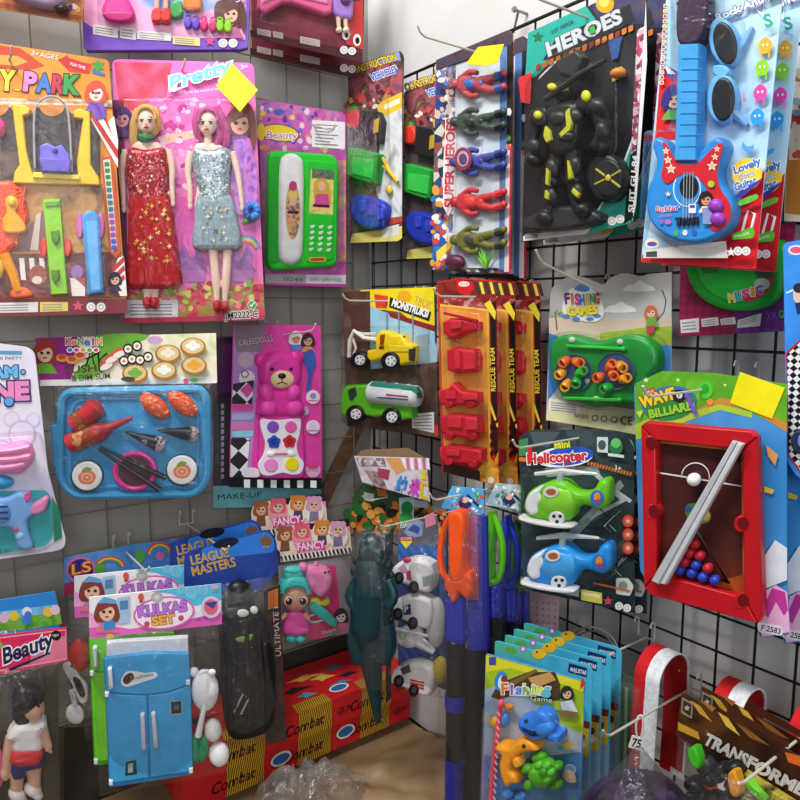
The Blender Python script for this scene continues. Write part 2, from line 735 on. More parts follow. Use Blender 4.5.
def rounds(b, cs, r=4, inner='#3a3a3a'):
    for x, y in cs:
        b.flat(E(x, y, r), '#f2f0ee')
        b.flat(E(x, y, r * .62, r * .62), '#bfbdbb')
        b.flat(E(x, y, r * .38, r * .38), '#f2f0ee')


def girl_print(b, x, y, r, hair, skin='#e8bfa6', top='#7fb04a', shoulder=True):
    """a small printed face with hair"""
    b.flat(smooth([(x - r * 1.25, y + r * 1.2), (x - r * 1.3, y - r * .3), (x - r * .5, y - r * 1.35), (x + r * .6, y - r * 1.3), (x + r * 1.3, y - r * .2), (x + r * 1.2, y + r * 1.2)], 3), hair)
    if shoulder:
        b.flat([(x - r * 1.4, y + r * 2.4), (x - r * .7, y + r * 1.3), (x + r * .7, y + r * 1.3), (x + r * 1.4, y + r * 2.4)], top)
    b.flat(E(x, y + r * .15, r * .85, r), skin)
    for sx in (-1, 1):
        b.flat(E(x + sx * r * .36, y + r * .1, r * .2, r * .17), '#3a2a2a')
    b.flat(E(x, y + r * .65, r * .25, r * .1), '#c0404a')
    b.flat(smooth([(x - r * .95, y + r * .1), (x - r * .8, y - r * .9), (x + r * .1, y - r * 1.15), (x + r * .9, y - r * .7), (x + r * .95, y + r * .1), (x + r * .4, y - r * .5)], 3), hair)


def wheel(b, x, y, w, r, depth, tyre='#151515', hub='#e4e4e6', spokes=True):
    b.puff(E(x, y, r, r, n=20), w, depth, tyre, r=r * .25)
    b.puff(E(x, y, r * .58, r * .58, n=16), w + depth * .9, .0016, hub, r=.4)
    if spokes:
        for k in range(5):
            a = k * 72
            b.flat(E(x + r * .36 * math.cos(rad(a)), y + r * .36 * math.sin(rad(a)), r * .12, n=6), '#77777a', w=w + depth * .9 + .0018)


# ================================================================ left wall, top row
t = Th('toy_blister_pack', 'orange card blister pack cut by the top left photo corner', 'toy pack', 40, -10, 'L', .10, 22)
b = t.card([(-40, -70), (88, -66), (83, 23), (-40, 3)], 'n30:#a85a25,#c87a35,#8f4a28')
b.flat([(-38, 2), (82, 21), (83, 16), (-38, -4)], '#8a4220')
b.scatter([(0, -2), (80, 12), (80, 3), (0, -10)], ['#e8d8c0', '#5a2f70', '#d8a040'], 40, 3)
k = t.part('toy_figure', None, 'grey lilac toy figure')
k.base = .0015
k.puff([(15, -40), (66, -40), (70, -8), (55, 8), (30, 4), (10, -6)], .0015, .02, '#a88fb0', r=5, sm=3)
k.ball(62, 9, .012, 7, 4, .008, '#3a2a2e')
t.blister([(4, -60), (76, -60), (76, 12), (60, 14), (4, 4)], .028)
t.done()

t = Th('dress_set_pack', 'purple edged dress-up doll set pack above the pink doll pack', 'toy pack', 166, -5, 'L', .12, 12)
b = t.part('backing_card')
b.puff([(80, -75), (253, -72), (248, 49), (240, 51), (87, 52), (84, 48)], -.012, .012, '#7c52c4', r=.6)
b.base = 0
b.flat([(84, -70), (249, -70), (245, 40), (232, 38), (172, 38), (92, 27), (84, 22)], 'n25:#e79ccb,#f0b4da,#d884c0')
b.flat([(128, -5), (172, 24), (196, 14), (250, -2), (250, -20), (128, -20)], '#9fb3e2')
b.flat([(140, -2), (175, 22), (192, 16), (165, -8)], '#7f9ad6')
white_strip(b, [[(93, 24), (118, 28), (118, 38), (93, 34)], [(120, 26), (136, 28), (136, 40), (120, 38)], [(137, 30), (171, 33), (171, 41), (137, 39)]])
white_strip(b, [[(173, 36), (200, 38), (200, 46), (173, 44)]], '#e8d88c')
b.flat(star(210, 41, 6), '#d04a80')
rounds(b, [(223, 43), (233, 43)], 4.5)
girl_print(b, 230, 14, 10, '#6a3a34', '#e4b49c', '#c06a9a')
b.flat(smooth([(218, 30), (214, 10), (220, 0), (240, 0), (246, 14), (244, 34), (238, 20), (224, 20)], 3), '#5f332f')
girl_print(b, 231, 13, 8, '#5f332f', '#e4b49c', '#c06a9a', False)
b.text('3+', 236, 2, 246, 2, 5, '#ffffff', '#7a3fa8')
b.base = 0
d = t.part('toy_dress', None, 'glossy pink ball gown')
d.puff([(108, -28), (126, -28), (127, -5), (134, 10), (133, 19), (120, 22), (107, 19), (102, 10), (107, -5)], .0015, .016, '#e0389a', r=5, sm=4)
d.puff([(104, 12), (132, 12), (131, 20), (118, 22), (106, 19)], .015, .004, '#c02478', r=2, sm=3)
d2 = t.part('toy_dress', None, 'small orange dress')
d2.puff([(186, -20), (198, -20), (202, 8), (194, 11), (184, 8)], .0015, .012, '#e8823a', r=3, sm=3)
k = t.part('mini_doll', None, 'doll in red boots')
k.puff([(154, -40), (170, -40), (168, -12), (156, -12)], .0015, .016, '#d23a3a', r=4, sm=3)
for x in (157, 166):
    k.tube([(x, -14, .009), (x, 4, .009), (x, 12, .009)], [2.6, 2.4, 2.2], '#e4b49c')
    k.puff([(x - 4, 10), (x + 4, 10), (x + 5, 22), (x - 5, 22)], .0015, .014, '#d8362e', r=2, sm=3)
k.puff([(171, 4), (182, 2), (182, 16), (172, 18)], .0015, .008, '#3f9a48', r=2, sm=3)
for (x, y, c) in ((188, 22, '#6a4cc0'), (196, 23, '#6a4cc0'), (204, 24, '#d8347c'), (213, 25, '#d8347c'), (220, 25, '#8fd02c'), (228, 26, '#8fd02c')):
    s_ = t.part('toy_shoe')
    s_.puff(E(x, y + 1, 4, 6), .0015, .008, c, r=2)
    s_.tube([(p[0], p[1], .008) for p in E(x, y - 5, 2.4, 2.6, n=10)], .9, c, 6, closed=True)
t.blister([(96, -60), (240, -60), (238, 30), (170, 30), (98, 22)], .026)
t.done()

for i in (1, 0):
    t = Th('kitchen_doll_pack', ('maroon doll pack with a pink tray beside the purple dress set', 'dusky maroon pack hanging behind the pink tray doll pack')[i], 'toy pack', 308, 0, 'L', .115 - .05 * i, 22, xf=(0, 18 * i), group='maroon doll packs')
    b = t.card([(249, -75), (366, -70), (362, 62), (252, 37)], 'n22:#5f2531,#7d3442,#8f3f4c')
    b.flat([(250, 30), (362, 52), (362, 62), (251, 37)], '#4a2626')
    white_strip(b, [[(257, 28), (271, 31), (271, 37), (257, 34)], [(273, 31), (283, 33), (283, 39), (273, 37)], [(300, 36), (320, 40), (320, 47), (300, 43)]], '#b9a9a4')
    rounds(b, [(344, 50), (352, 51)], 4)
    if i == 0:
        b.flat([(342, 5), (363, 0), (363, 50), (346, 44)], '#c23a3a')
        b.flat(E(357, 40, 4, 6), '#f2efe8')
        b.flat(E(357.5, 40.5, 2.2, 3.5), '#1a1a1a')
        b.flat(E(346, 35, 4, 5), '#f2efe8')
        b.flat(E(346.5, 35, 2, 3), '#1a1a1a')
        b.base = .0012
        k = t.part('toy_tray', None, 'pink toy tray')
        k.puff([(259, -25), (334, -22), (331, 14), (324, 16), (290, 4), (282, 4), (264, 15), (258, 8)], .0015, .018, '#e8659a', r=3)
        k.puff([(262, -24), (330, -22), (328, 5), (292, -3), (280, -3), (262, 4)], .0185, .004, '#f28ab4', r=2)
        d = t.part('mini_doll', None, 'small doll in a lilac dress')
        d.puff([(334, -22), (350, -20), (353, 14), (346, 20), (332, 12)], .0015, .014, '#a87fd0', r=4, sm=3)
        for x in (338, 345):
            d.tube([(x, 16, .008), (x + 1, 29, .008)], [2.6, 2.0], '#e4c8a4')
            d.ball(x + 1, 30, .01, 3.2, 3, .006, '#e8dcc0')
        d.ball(346, -2, .016, 6, 8, .008, '#6a3a7a')
        t.blister([(254, -65), (352, -62), (352, 34), (330, 42), (256, 28)], .03)
    t.done()

# ---- play park
t = Th('play_park_pack', 'orange play park toy set with yellow swing on left wall', 'toy pack', 55, 180, 'L', .10, 22)
b = t.card(rnd([(-45, 37), (109, 60), (127, 313), (-45, 318)], 5), 'n18:#d8842a,#e8993a,#cf7a28')
b.flat([(-40, 40), (20, 48), (45, 66), (30, 70), (-40, 66)], '#c4472e')
b.flat([(-40, 52), (18, 56), (28, 62), (16, 66), (-40, 60)], '#e3a04a')
b.flat([(56, 58), (92, 64), (90, 74), (70, 72)], '#c4472e')
b.text('3+AGES', 31, 55, 58, 60, 4.6, '#fff6ea', '#8a5a20', olw=.04)
b.flat([(60, 59), (68, 55), (68, 57.5), (89, 64), (87, 73), (68, 66), (67, 69)], '#c92f38')
b.text('FUN TIME', 70, 65, 85, 69.5, 3, '#ffffff')
b.flat(star(98, 66, 7, 4, 6), '#3f9a44')
b.flat([(92, 70), (105, 73), (105, 76), (92, 73)], '#3a78b8')
for ch, x0, y0, x1, y1, h, c in (('Y', 0, 89, 13, 90, 19, '#f4d53c'), ('.', 15, 90, 19, 90.4, 4, '#f4d53c'), ('P', 24, 90, 35, 91, 18, '#e48ac0'), ('A', 37, 91, 50, 92, 17, '#4a78d0'), ('R', 52, 92, 62, 93, 17, '#c03a4c'), ('K', 64, 93, 77, 94, 18, '#3fa04a'), ('A', -22, 88, -6, 89, 18, '#e48ac0')):
    b.text(ch, x0, y0, x1, y1, h, c, '#3a2a30', olw=.09, bold=.05)
b.flat([(0, 100), (100, 102), (100, 180), (0, 182)], 'n30:#55433c,#3b3236,#77604a')
b.flat([(0, 98), (112, 100), (112, 107), (0, 107)], 'n40:#8f5a3a,#e8d0b0,#6a4a3a')
for k in range(4):
    b.flat(E(-4 + 28 * k, 105, 13, 11, a0=180, a1=360), '#d88838')
for k in range(3):   # tent stripes right
    b.flat([(90 + 9 * k, 118 + 2 * k), (96 + 9 * k, 116), (118, 140 + 9 * (2 - k)), (118, 150 + 9 * (2 - k))], '#f3ece4' if k % 2 == 0 else '#c8343c')
b.flat([(90, 116), (100, 108), (117, 150), (117, 158)], '#c8343c')
b.flat([(94, 114), (99, 111), (117, 143), (117, 149)], '#f3ece4')
girl_print(b, 96, 92, 8, '#d8503a', '#f0dccc', '#7a52b8')
b.flat(star(96, 93, 2.5), '#d82a2a')
b.flat([(88, 104), (104, 104), (106, 118), (96, 120)], '#7a52b8')
b.flat([(-20, 184), (102, 184), (110, 252), (-20, 255)], 'n26:#b0703c,#c99552,#7a4f3c')
b.flat([(30, 225), (43, 210), (50, 250), (14, 252)], '#8f5a58')
b.flat([(36, 215), (41, 212), (38, 250), (30, 250)], '#d8c8bc')
b.flat([(-20, 255), (118, 252), (120, 297), (-20, 298)], 'n30:#8a3f3c,#6a2f30,#a0584a')
for k in range(3):
    b.flat([(19 + 10 * k, 258), (24 + 10 * k, 258), (26 + 10 * k, 280), (21 + 10 * k, 280)], '#efe4dc')
b.flat(E(38, 275, 9, 10), '#a85a48')
b.flat(E(37, 280, 5, 4), '#e8d8c8')
b.flat(E(77, 272, 6, 7), '#a06ab0')
b.flat([(70, 278), (85, 278), (85, 296), (72, 296)], 's9:#efe4dc,#c04a4a')
b.flat([(101, 158), (112, 156), (121, 252), (116, 258), (110, 252)], '#d2562f')
b.flat([(103, 160), (110, 159), (117, 248), (112, 252)], '#f1e2cf')
for k in range(14):
    b.flat(rnd(R(104.5 + k * .55, 162 + k * 6.4, 109.5 + k * .55, 166.6 + k * 6.4), 1.2, 2), ['#3a8f48', '#2f7f8a', '#a04ab0', '#3f5ac0'][k // 4])
b.flat([(118, 258), (124, 256), (127, 296), (120, 296), (112, 275)], '#efe8e2')
for k in range(3):
    b.flat([(112, 268 + 9 * k), (124, 256 + 9 * k), (125, 261 + 9 * k), (114, 272 + 9 * k)], '#c8343c')
girl_print(b, 115, 279, 5, '#241c22', '#e4b49c', '#3a2a50')
b.flat([(-40, 299), (127, 299), (127, 313), (-40, 318)], '#7f2a34')
white_strip(b, [[(-10, 303), (38, 302), (38, 312), (-10, 313)]])
white_strip(b, [[(40, 302), (68, 302), (68, 311), (40, 312)]], '#e6d15a')
b.flat(star(78, 306, 6), '#d8506a')
rounds(b, [(91, 307), (101, 307)], 4.6)
k = t.part('toy_swing', None, 'yellow swing stand')
YE = '#f4c51e'
k.puff([(13, 105), (26, 106), (31, 110), (30, 115), (24, 117), (27, 150), (33, 174), (78, 177), (77, 160), (83, 120), (74, 119), (73, 112), (80, 109), (90, 113), (91, 165), (99, 178), (100, 186), (13, 184), (15, 172), (20, 165), (14, 120)], .0015, .014, YE, r=1.5)
k.puff([(33, 172), (80, 175), (80, 180), (33, 178)], .0155, .004, '#ffd93a', r=1)
r_ = k.sub('swing_rope', 'clear grey ropes and arch')
r_.tube([(35, 168, .018), (34, 125, .019), (37, 104, .019), (51, 96, .019), (64, 103, .019), (69, 120, .019), (72, 172, .018)], 1.1, '#a9a2a8', 6, sm=3)
s_ = k.sub('swing_seat', 'purple swing seat')
s_.puff([(40, 146), (47, 143), (55, 147), (62, 145), (70, 155), (70, 164), (40, 162)], .012, .010, '#7468d2', r=2)
s_.puff([(39, 158), (72, 160), (70, 174), (42, 173)], .012, .016, '#6a5cc8', r=2)
s_.ball(55, 151, .022, 3, 3, .003, '#4a3f9a')
k = t.part('toy_seesaw', None, 'lime green seesaw plank with red wheels')
k.puff([(43, 200), (60, 199), (68, 294), (51, 295)], .006, .010, '#8fd024', r=1)
k.puff([(45, 202), (59, 201), (59.5, 206), (45.5, 207)], .016, .002, '#6aa41a', r=.6)
for y in (231, 270):
    k.puff([(51, y), (59, y - 1), (60, y + 8), (56, y + 14), (52, y + 9)], .016, .005, '#5a8a18', r=1.4)
for x in (44, 68):
    k.puff(E(x, 248, 4, 10), .0015, .011, '#e8453a', r=2)
k = t.part('toy_slide', None, 'light blue toy slide with pink sides')
k.puff([(82, 216), (87, 211), (94, 211), (99, 216), (104, 293), (88, 295)], .004, .016, '#4a9ae0', r=2.5)
k.puff([(86, 222), (97, 221), (101, 290), (91, 291)], .02, .001, '#64b2f0', r=1)
for x in (80, 101):
    k.puff(E(x, 226, 4, 13), .0015, .010, '#d66ab0', r=2)
k = t.part('toy_climber', None, 'orange climbing figure with yellow ladder')
k.puff([(-12, 190), (4, 181), (16, 184), (25, 200), (29, 218), (20, 235), (10, 254), (-12, 256)], .0015, .016, '#f0522a', r=5, sm=3)
for k2 in range(40):
    k.tube([(random.uniform(-5, 26), random.uniform(186, 250), .017) for _ in range(3)], .8, '#ff6a3c', 5)
k.puff([(5, 200), (10, 196), (15, 197), (19, 204), (16, 212), (24, 222), (25, 232), (5, 233), (3, 220), (7, 212)], .015, .009, '#f6ad22', r=2, sm=3)
k.ball(12, 202, .025, 4, 5, .004, '#ffc53c')
k.tube([(4, 254, .012), (13, 275, .013), (18, 291, .012)], [5.5, 4.8, 4], '#f5a01e', 8)
k.puff([(12, 290), (24, 287), (33, 294), (30, 297), (12, 298)], .0015, .014, '#f0682a', r=2, sm=3)
k.ball(-2, 268, .01, 7, 11, .008, '#f4c024')
k.ball(0, 128, .012, 6, 9, .009, '#d8347c')
t.blister(rnd([(-30, 100), (100, 103), (112, 297), (-30, 300)], 8), .03)
t.done()
hook(t, 9, 60, .03, 'wire hook through the orange play park card')

# ---- two dolls
t = Th('fashion_doll_pack', 'pink pack of two fashion dolls in red and silver dresses', 'doll pack', 188, 190, 'L', .13, 8)
b = t.card(rnd([(112, 59), (254, 63), (265, 320), (122, 323)], 7), 'n12:#e667b6,#ee7cc4,#da4fa4')
b.flat([(160, 136), (176, 133), (194, 130), (199, 134), (194, 138), (176, 142), (162, 145)], '#efc4ac')
b.flat([(114, 62), (172, 63), (165, 100), (155, 96), (140, 110), (120, 110)], 'n20:#c8344c,#d84a66,#e06a90')
b.flat([(156, 150), (190, 150), (190, 170), (156, 172)], '#f09ad4')
b.scatter([(155, 95), (235, 100), (240, 225), (150, 225)], ['#f7b4de', '#c43a92', '#e88ccc', '#f9d0ea'], 150, 3.2)
b.flat(smooth([(158, 205), (196, 200), (192, 240), (200, 258), (180, 250), (160, 262)], 3), '#e05ab4')
b.flat([(112, 100), (123, 100), (129, 300), (121, 302)], 'n20:#5a2440,#7a3458,#40203a')
CA = '#9c5aa8'
for (x, y, w_, h) in ((184, 258, 12, 22), (198, 262, 10, 16), (236, 258, 8, 20), (248, 256, 8, 20), (192, 270, 26, 12), (243, 270, 22, 12)):
    b.flat(R(x - w_ / 2, y, x + w_ / 2, y + h), '#b46ab4')
    b.flat([(x - w_ * .6, y), (x, y - 14), (x + w_ * .6, y)], CA)
for k, c in enumerate(('#6a7ad8', '#6ac0a8', '#e8d860', '#e87a5a')):
    b.flat(E(246, 252, 15 - 1.6 * k, 17 - 1.8 * k, a0=20, a1=160) + E(246, 252, 13.6 - 1.6 * k, 15.4 - 1.8 * k, a0=20, a1=160)[::-1], c)
b.flat([(122, 292), (263, 284), (265, 316), (123, 320)], 'n30:#c4284a,#d83a58,#8a9a2c,#d8405c')
b.scatter([(124, 286), (262, 280), (263, 308), (124, 312)], ['#e0405c', '#b01c3c', '#7fae3c', '#d8d060', '#ef7a8a'], 170, 3.2)
b.flat([(124, 300), (178, 300), (178, 318), (125, 319)], '#e4dfe2')
for k in range(4):
    b.flat(R(130, 304 + 3.2 * k, 172, 305.2 + 3.2 * k), '#8a8a90')
b.flat([(122, 318), (265, 315), (264, 320), (123, 323)], '#c02a50')
b.text('JM2222-C', 225, 319, 258, 317, 6.6, '#1a1a1a', '#f6f2f2', olw=.1, bold=.02)
b.flat(E(252, 305, 4.6), '#f4f4f4')
b.flat(E(252, 305, 4), '#2fae4a')
b.flat([(249.5, 305), (251.5, 307.4), (255, 302.6), (254, 302), (251.4, 305.6), (250.3, 304.3)], '#ffffff')
girl_print(b, 240, 122, 11, '#7a3f34', '#e0aa94', '#8a4ab0')
b.flat(smooth([(230, 102), (244, 100), (254, 112), (256, 140), (250, 150), (248, 120), (238, 110)], 3), '#7a3f34')
b.flat([(233, 140), (250, 138), (257, 170), (258, 215), (236, 215), (232, 170)], 'n60:#9a5ac8,#d88ae0,#7a3aa8')
girl_print(b, 122, 118, 8, '#4a2f6a', '#c890a0', '#5a3a78')
b.text('Pretty', 171, 90, 231, 71, 13, '#7ad0ea', '#ffffff', olw=.09, skew=.25, bold=.03)
b.flat([(168, 90), (178, 84), (176, 88), (186, 86), (174, 92)], '#ffffff')
b.text('To be the world of fun', 184, 94, 219, 90, 3, '#fbe4f2')
b.text('3+', 241, 69, 248, 68, 4, '#ffffff')


def doll(t, name, hx, hy, hair, dress, coll, longhair, shoes, outline, hemy, arms, legs, label, skirt, turn=0):
    d = t.part(name, None, label, remesh=.0013)
    sk = '#f8d6c2'
    d.ball(hx, hy, .0185, 10, 12.6, .012, sk)
    d.ball(hx + turn * .6, hy + 7, .020, 6.4, 5.5, .0095, sk)
    d.tube([(hx, hy + 8, .016), (hx, hy + 24, .015)], [3.4, 3.8], sk)
    d.puff([(hx - 15, hy + 25), (hx, hy + 20), (hx + 17, hy + 26), (hx + 14, hy + 60), (hx + 16, hy + 90), (hx - 12, hy + 90), (hx - 11, hy + 60)], .005, .016, sk, r=5, sm=3)
    for a in arms:
        d.tube(a, [4, 3.4, 2.7, 2.3], sk, sm=3)
        x, y, w = a[-1]
        d.ball(x, y + 3, w, 2.5, 4.5, .003, sk)
    for l in legs:
        d.tube(l, [5.6, 4.6, 4.4, 2.6], sk, sm=3)
    f = d.sub('face')
    ox = turn
    for sx in (-1, 1):
        f.ball(hx + sx * 3.9 + ox, hy - .4, .0285, 2.5, 1.7, .0016, '#e8e4e6')
        f.ball(hx + sx * 3.9 + ox, hy - .3, .0292, 1.8, 1.6, .0014, '#4a5a70')
        f.ball(hx + sx * 3.9 + ox, hy - 1.4, .0294, 2.8, .8, .0013, '#3a2c2c', rot=-6 * sx)
        f.ball(hx + sx * 4.1 + ox, hy - 4.0, .0280, 2.6, .55, .001, '#9a6a4a', rot=-10 * sx)
    f.ball(hx + ox * 1.2, hy + 3, .0302, 1.0, 1.8, .0018, '#f4ccb6')
    f.ball(hx + ox, hy + 6.4, .0284, 2.7, 1.2, .0018, '#c02a48')
    h = d.sub('hair')
    h.ball(hx, hy - 5, .0150, 12.2, 12.2, .011, hair)
    h.puff([(hx - 10.6, hy - 2), (hx - 8.6, hy - 11), (hx, hy - 15), (hx + 9, hy - 11.5), (hx + 11, hy - 2), (hx + 9, hy + 1), (hx + 7, hy - 7.5), (hx, hy - 11), (hx - 7, hy - 7), (hx - 8.8, hy + 1)], .017, .0135, hair, r=2.5, sm=3)
    for q in longhair:
        h.tube(q, [4.5, 5.2, 4.2, 1.6], hair, sm=3)
    g = d.sub('dress')
    g.puff(outline, .003, .024, dress, r=8, sm=3)
    sk2 = d.sub('skirt', 'plainer skirt of the dress')
    sk2.puff(skirt[1], .003, .0246, skirt[0], r=5, sm=2)
    xa, xb, ya, xc, xd, yb = skirt[2]
    for q in range(6):
        xs, xe = xa + (xb - xa) * (q + .5) / 6, xc + (xd - xc) * (q + .5) / 6
        sk2.tube([(xs, ya, .0258), ((xs + xe) / 2, (ya + yb) / 2, .0262), (xe, yb, .0258)], [.6, 1.5, 2.2], skirt[0], 6)
    if coll:
        c = d.sub('collar', 'green collar')
        c.tube([(hx - 6, hy + 15, .018), (hx, hy + 18, .026), (hx + 6, hy + 15, .018)], 3.2, coll, sm=3)
    s_ = d.sub('shoe', 'red shoe')
    for (x, y) in shoes:
        s_.ball(x, y, .015, 4.2, 6.5, .012, '#c01f2e')
    return d, g


d, g = doll(t, 'doll', 146, 121, '#d8ae62', 'gl#b5202c', '#1f7a42', [[(139, 110, .014), (135, 125, .015), (134, 142, .014), (137, 152, .013)], [(154, 108, .014), (156, 120, .014), (155, 130, .013), (153, 136, .012)]],
            [(147, 303), (155, 303)], [(127, 150), (136, 147), (146, 149), (158, 147), (167, 151), (168, 175), (167, 200), (174, 222), (180, 282), (165, 288), (140, 288), (129, 284), (129, 230), (130, 200), (126, 178)], 286,
            [[(126, 150, .012), (122, 170, .013), (123, 190, .014), (124, 206, .014)], [(168, 150, .012), (172, 168, .013), (172, 185, .014), (173, 200, .014)]],
            [[(146, 260, .012), (147, 275, .012), (147, 290, .012), (147, 300, .012)], [(156, 260, .012), (156, 275, .012), (155, 290, .012), (155, 300, .012)]], 'blonde doll in a long glittering red gown', ('f#b5161f', [(130, 196), (149, 198), (168, 196), (174, 225), (179, 265), (181, 284), (168, 288), (150, 289), (129, 286), (128, 268), (129, 225)], (133, 166, 200, 133, 175, 284)))
b2 = d.sub('sash', 'golden leaf print on the gown')
b2.layer = 0
for _ in range(46):
    b2.flat(star(random.uniform(135, 172), random.uniform(190, 262), random.uniform(1.2, 3), n=4), random.choice(['#e8b84a', '#f2d88a', '#c8902c']), w=.0292 + random.uniform(0, .0004))
for _ in range(70):
    b2.flat(E(random.uniform(130, 163), random.uniform(152, 192), random.uniform(.5, 1.3), n=6), random.choice(['#f0c0c8', '#ffffff', '#e05060', '#801018']), w=.0272 + random.uniform(0, .0003))
d, g = doll(t, 'doll', 208, 123, '#c25192', 'gl#9fb0b8', None, [[(214, 108, .014), (219, 122, .014), (220, 138, .014), (213, 150, .016)], [(216, 108, .012), (224, 125, .012), (226, 142, .012), (222, 152, .012)], [(199, 110, .013), (197, 122, .012), (198, 134, .011), (201, 140, .011)]],
            [(217, 306), (225, 307)], [(192, 153), (200, 147), (210, 149), (222, 147), (231, 152), (230, 176), (230, 196), (236, 220), (241, 247), (215, 250), (194, 247), (196, 215), (199, 194), (194, 176)], 248,
            [[(191, 152, .012), (188, 170, .013), (190, 188, .014), (190, 203, .014)], [(232, 152, .012), (237, 170, .013), (240, 188, .014), (242, 204, .014)]],
            [[(212, 235, .012), (214, 262, .012), (216, 282, .012), (217, 302, .012)], [(228, 235, .012), (227, 262, .012), (226, 282, .012), (225, 302, .012)]], 'pink haired doll in a short silver dress', ('f#93a9b2', [(198, 196), (214, 198), (231, 195), (237, 218), (242, 246), (228, 250), (210, 250), (193, 247), (195, 220)], (201, 228, 200, 198, 237, 245)), -1.5)
b2 = d.sub('sash', 'silver sequins and gold leaf print')
b2.layer = 0
for _ in range(110):
    b2.flat(star(random.uniform(199, 227), random.uniform(154, 196), random.uniform(.7, 1.7), n=4), random.choice(['#e8eef0', '#50606a', '#ffffff', '#708088']), w=.0292 + random.uniform(0, .0004))
for _ in range(44):
    b2.flat(star(random.uniform(202, 230), random.uniform(200, 242), random.uniform(1.2, 2.8), n=4), random.choice(['#c8b48a', '#e8e0c0', '#5f6f78']), w=.0292 + random.uniform(0, .0004))
fl = t.part('flower', None, 'blue artificial flower')
for k in range(9):
    a = k * 40
    fl.ball(252 + 5 * math.cos(rad(a)), 211 + 6 * math.sin(rad(a)), .012, 4, 4, .006, random.choice(['#3a78d8', '#2a58b8', '#4a9ae0']))
fl.ball(247, 221, .008, 6, 3, .004, '#4a8a3a', rot=30)
t.blister(rnd([(118, 98), (248, 98), (259, 312), (126, 316)], 10), .031)
note(t, [(232, 63), (258, 90), (240, 112), (216, 86)], .034, 'yellow-green diamond price sticker', '#e6f02c')
t.done()
hook(t, 181, 70, .02, 'wire hook through the pink two doll card')

# ---- green telephone
t = Th('toy_phone_pack', 'bright green toy telephone on a pink purple card', 'toy pack', 302, 195, 'L', .065, 26)
b = t.card(rnd([(258, 99), (346, 113), (346, 287), (265, 285)], 5), 'n14:#c44aa8,#d868bc,#9a4ab4')
b.flat([(258, 100), (340, 113), (338, 125), (259, 116)], 'n40:#b04ab8,#e080b0,#5a5ac8')
b.scatter([(258, 102), (342, 114), (342, 150), (260, 150)], ['#f0a050', '#5a78d8', '#f5d0ea', '#7a3aa0', '#e8e060'], 60, 3)
b.flat(E(280, 133, 20, 9, -8), '#6a3a88')
b.flat(E(280, 133, 18.6, 8, -8), '#f2d62c')
b.text('Beauty', 267, 138, 297, 139, 7, '#c84a98', '#ffffff', olw=.07)
b.flat(E(261, 132, 4, 9), '#e8d030')
b.flat(E(279, 112, 5, 3), '#4a68c8')
b.flat([(312, 120), (345, 122), (345, 149), (312, 147)], '#efeaf0')
for k in range(7):
    b.flat([(315, 124 + 3.2 * k), (338 - (k % 3) * 4, 125.4 + 3.2 * k), (338 - (k % 3) * 4, 126.4 + 3.2 * k), (315, 125 + 3.2 * k)], '#8a8290')
b.flat([(338, 160), (346, 160), (346, 262), (338, 262)], 'n40:#e8c84a,#e070b0,#f0d88a')
b.flat([(265, 274), (346, 275), (346, 284), (265, 283)], '#e8e2e8')
b.flat([(265, 274), (306, 274.5), (306, 284), (265, 283)], '#b8b4b8')
b.text('NO.456', 284, 281, 303, 281.5, 4, '#2a2a2a')
b.text('LOVELY LEARN MODEL', 310, 281, 342, 281.5, 3.2, '#4a4a4a')
b.flat([(265, 283), (346, 284), (346, 287), (265, 285)], '#d048b0')
p = t.part('telephone', None, 'green telephone body')
G = '#22d02e'
p.puff(rnd([(268, 151), (331, 155), (337, 162), (336, 264), (330, 267), (270, 271), (266, 262)], 6), .0015, .024, G, r=3)
p.puff(rnd([(271, 156), (281, 156), (281, 262), (271, 264)], 3), .0255, .002, '#1ab026', r=1)
p.puff(rnd([(306, 160), (334, 162), (333, 260), (306, 262)], 3), .0255, .0025, '#24cc30', r=1)
p.base, p.layer = .028, 0
h_ = p.sub('handset', 'white handset')
h_.puff(smooth([(280, 165), (285, 155), (292, 153), (299, 156), (304, 166), (304, 210), (303, 252), (298, 262), (291, 265), (283, 262), (279, 252), (279, 210)], 3), .024, .014, '#f1f1f4', r=6, n=6)
h_.base, h_.layer = .0382, 0
h_.flat(E(293, 211, 7.6, 29), '#e8c85a')
h_.flat(E(293, 211, 6.8, 27.5), 'n90:#d8508a,#efc070,#6a3a70,#f2e2c0')
h_.flat(E(293, 200, 4, 6), '#e8b898')
h_.flat(E(293, 194, 5, 5), '#e8c860')
h_.flat(R(288, 211, 299, 213.5), '#2a2030')
h_.flat(E(293, 186, 4, 5), '#c83a78')
sc_ = p.sub('picture_label', 'printed picture label of a blonde girl', base=.028)
sc_.layer = 0
sc_.flat([(311, 169), (334, 170), (333, 215), (309, 213)], 'n70:#e8d04a,#f2e68a,#d8a84a')
sc_.flat([(312, 169), (334, 170), (334, 180), (312, 178)], 'n120:#c83a80,#3f9a4a,#5a3a80,#e0d060')
sc_.flat(smooth([(314, 200), (314, 184), (321, 178), (329, 184), (331, 204), (326, 196), (317, 196)], 3), '#e2b040')
sc_.flat(E(321.5, 186, 4, 5), '#efc2a0')
sc_.flat([(316, 194), (328, 194), (330, 208), (314, 207)], '#e0509a')
sc_.flat([(313, 204), (329, 205), (329, 207.4), (313, 206.6)], '#3a1a34')
for r_ in range(5):
    for c_ in range(3):
        x, y = 311 + 8.8 * c_ + (4 - r_) * .35, 227 + 5.7 * r_ + c_ * .3
        kk = p.sub('key_button')
        kk.puff(rnd([(x - 2.6, y - 1), (x + 2.2, y - 2.4), (x + 2.6, y - .2), (x - .8, y + 2.2)], .8, 2), .0278, .0022, '#e4f4e2', r=.6)
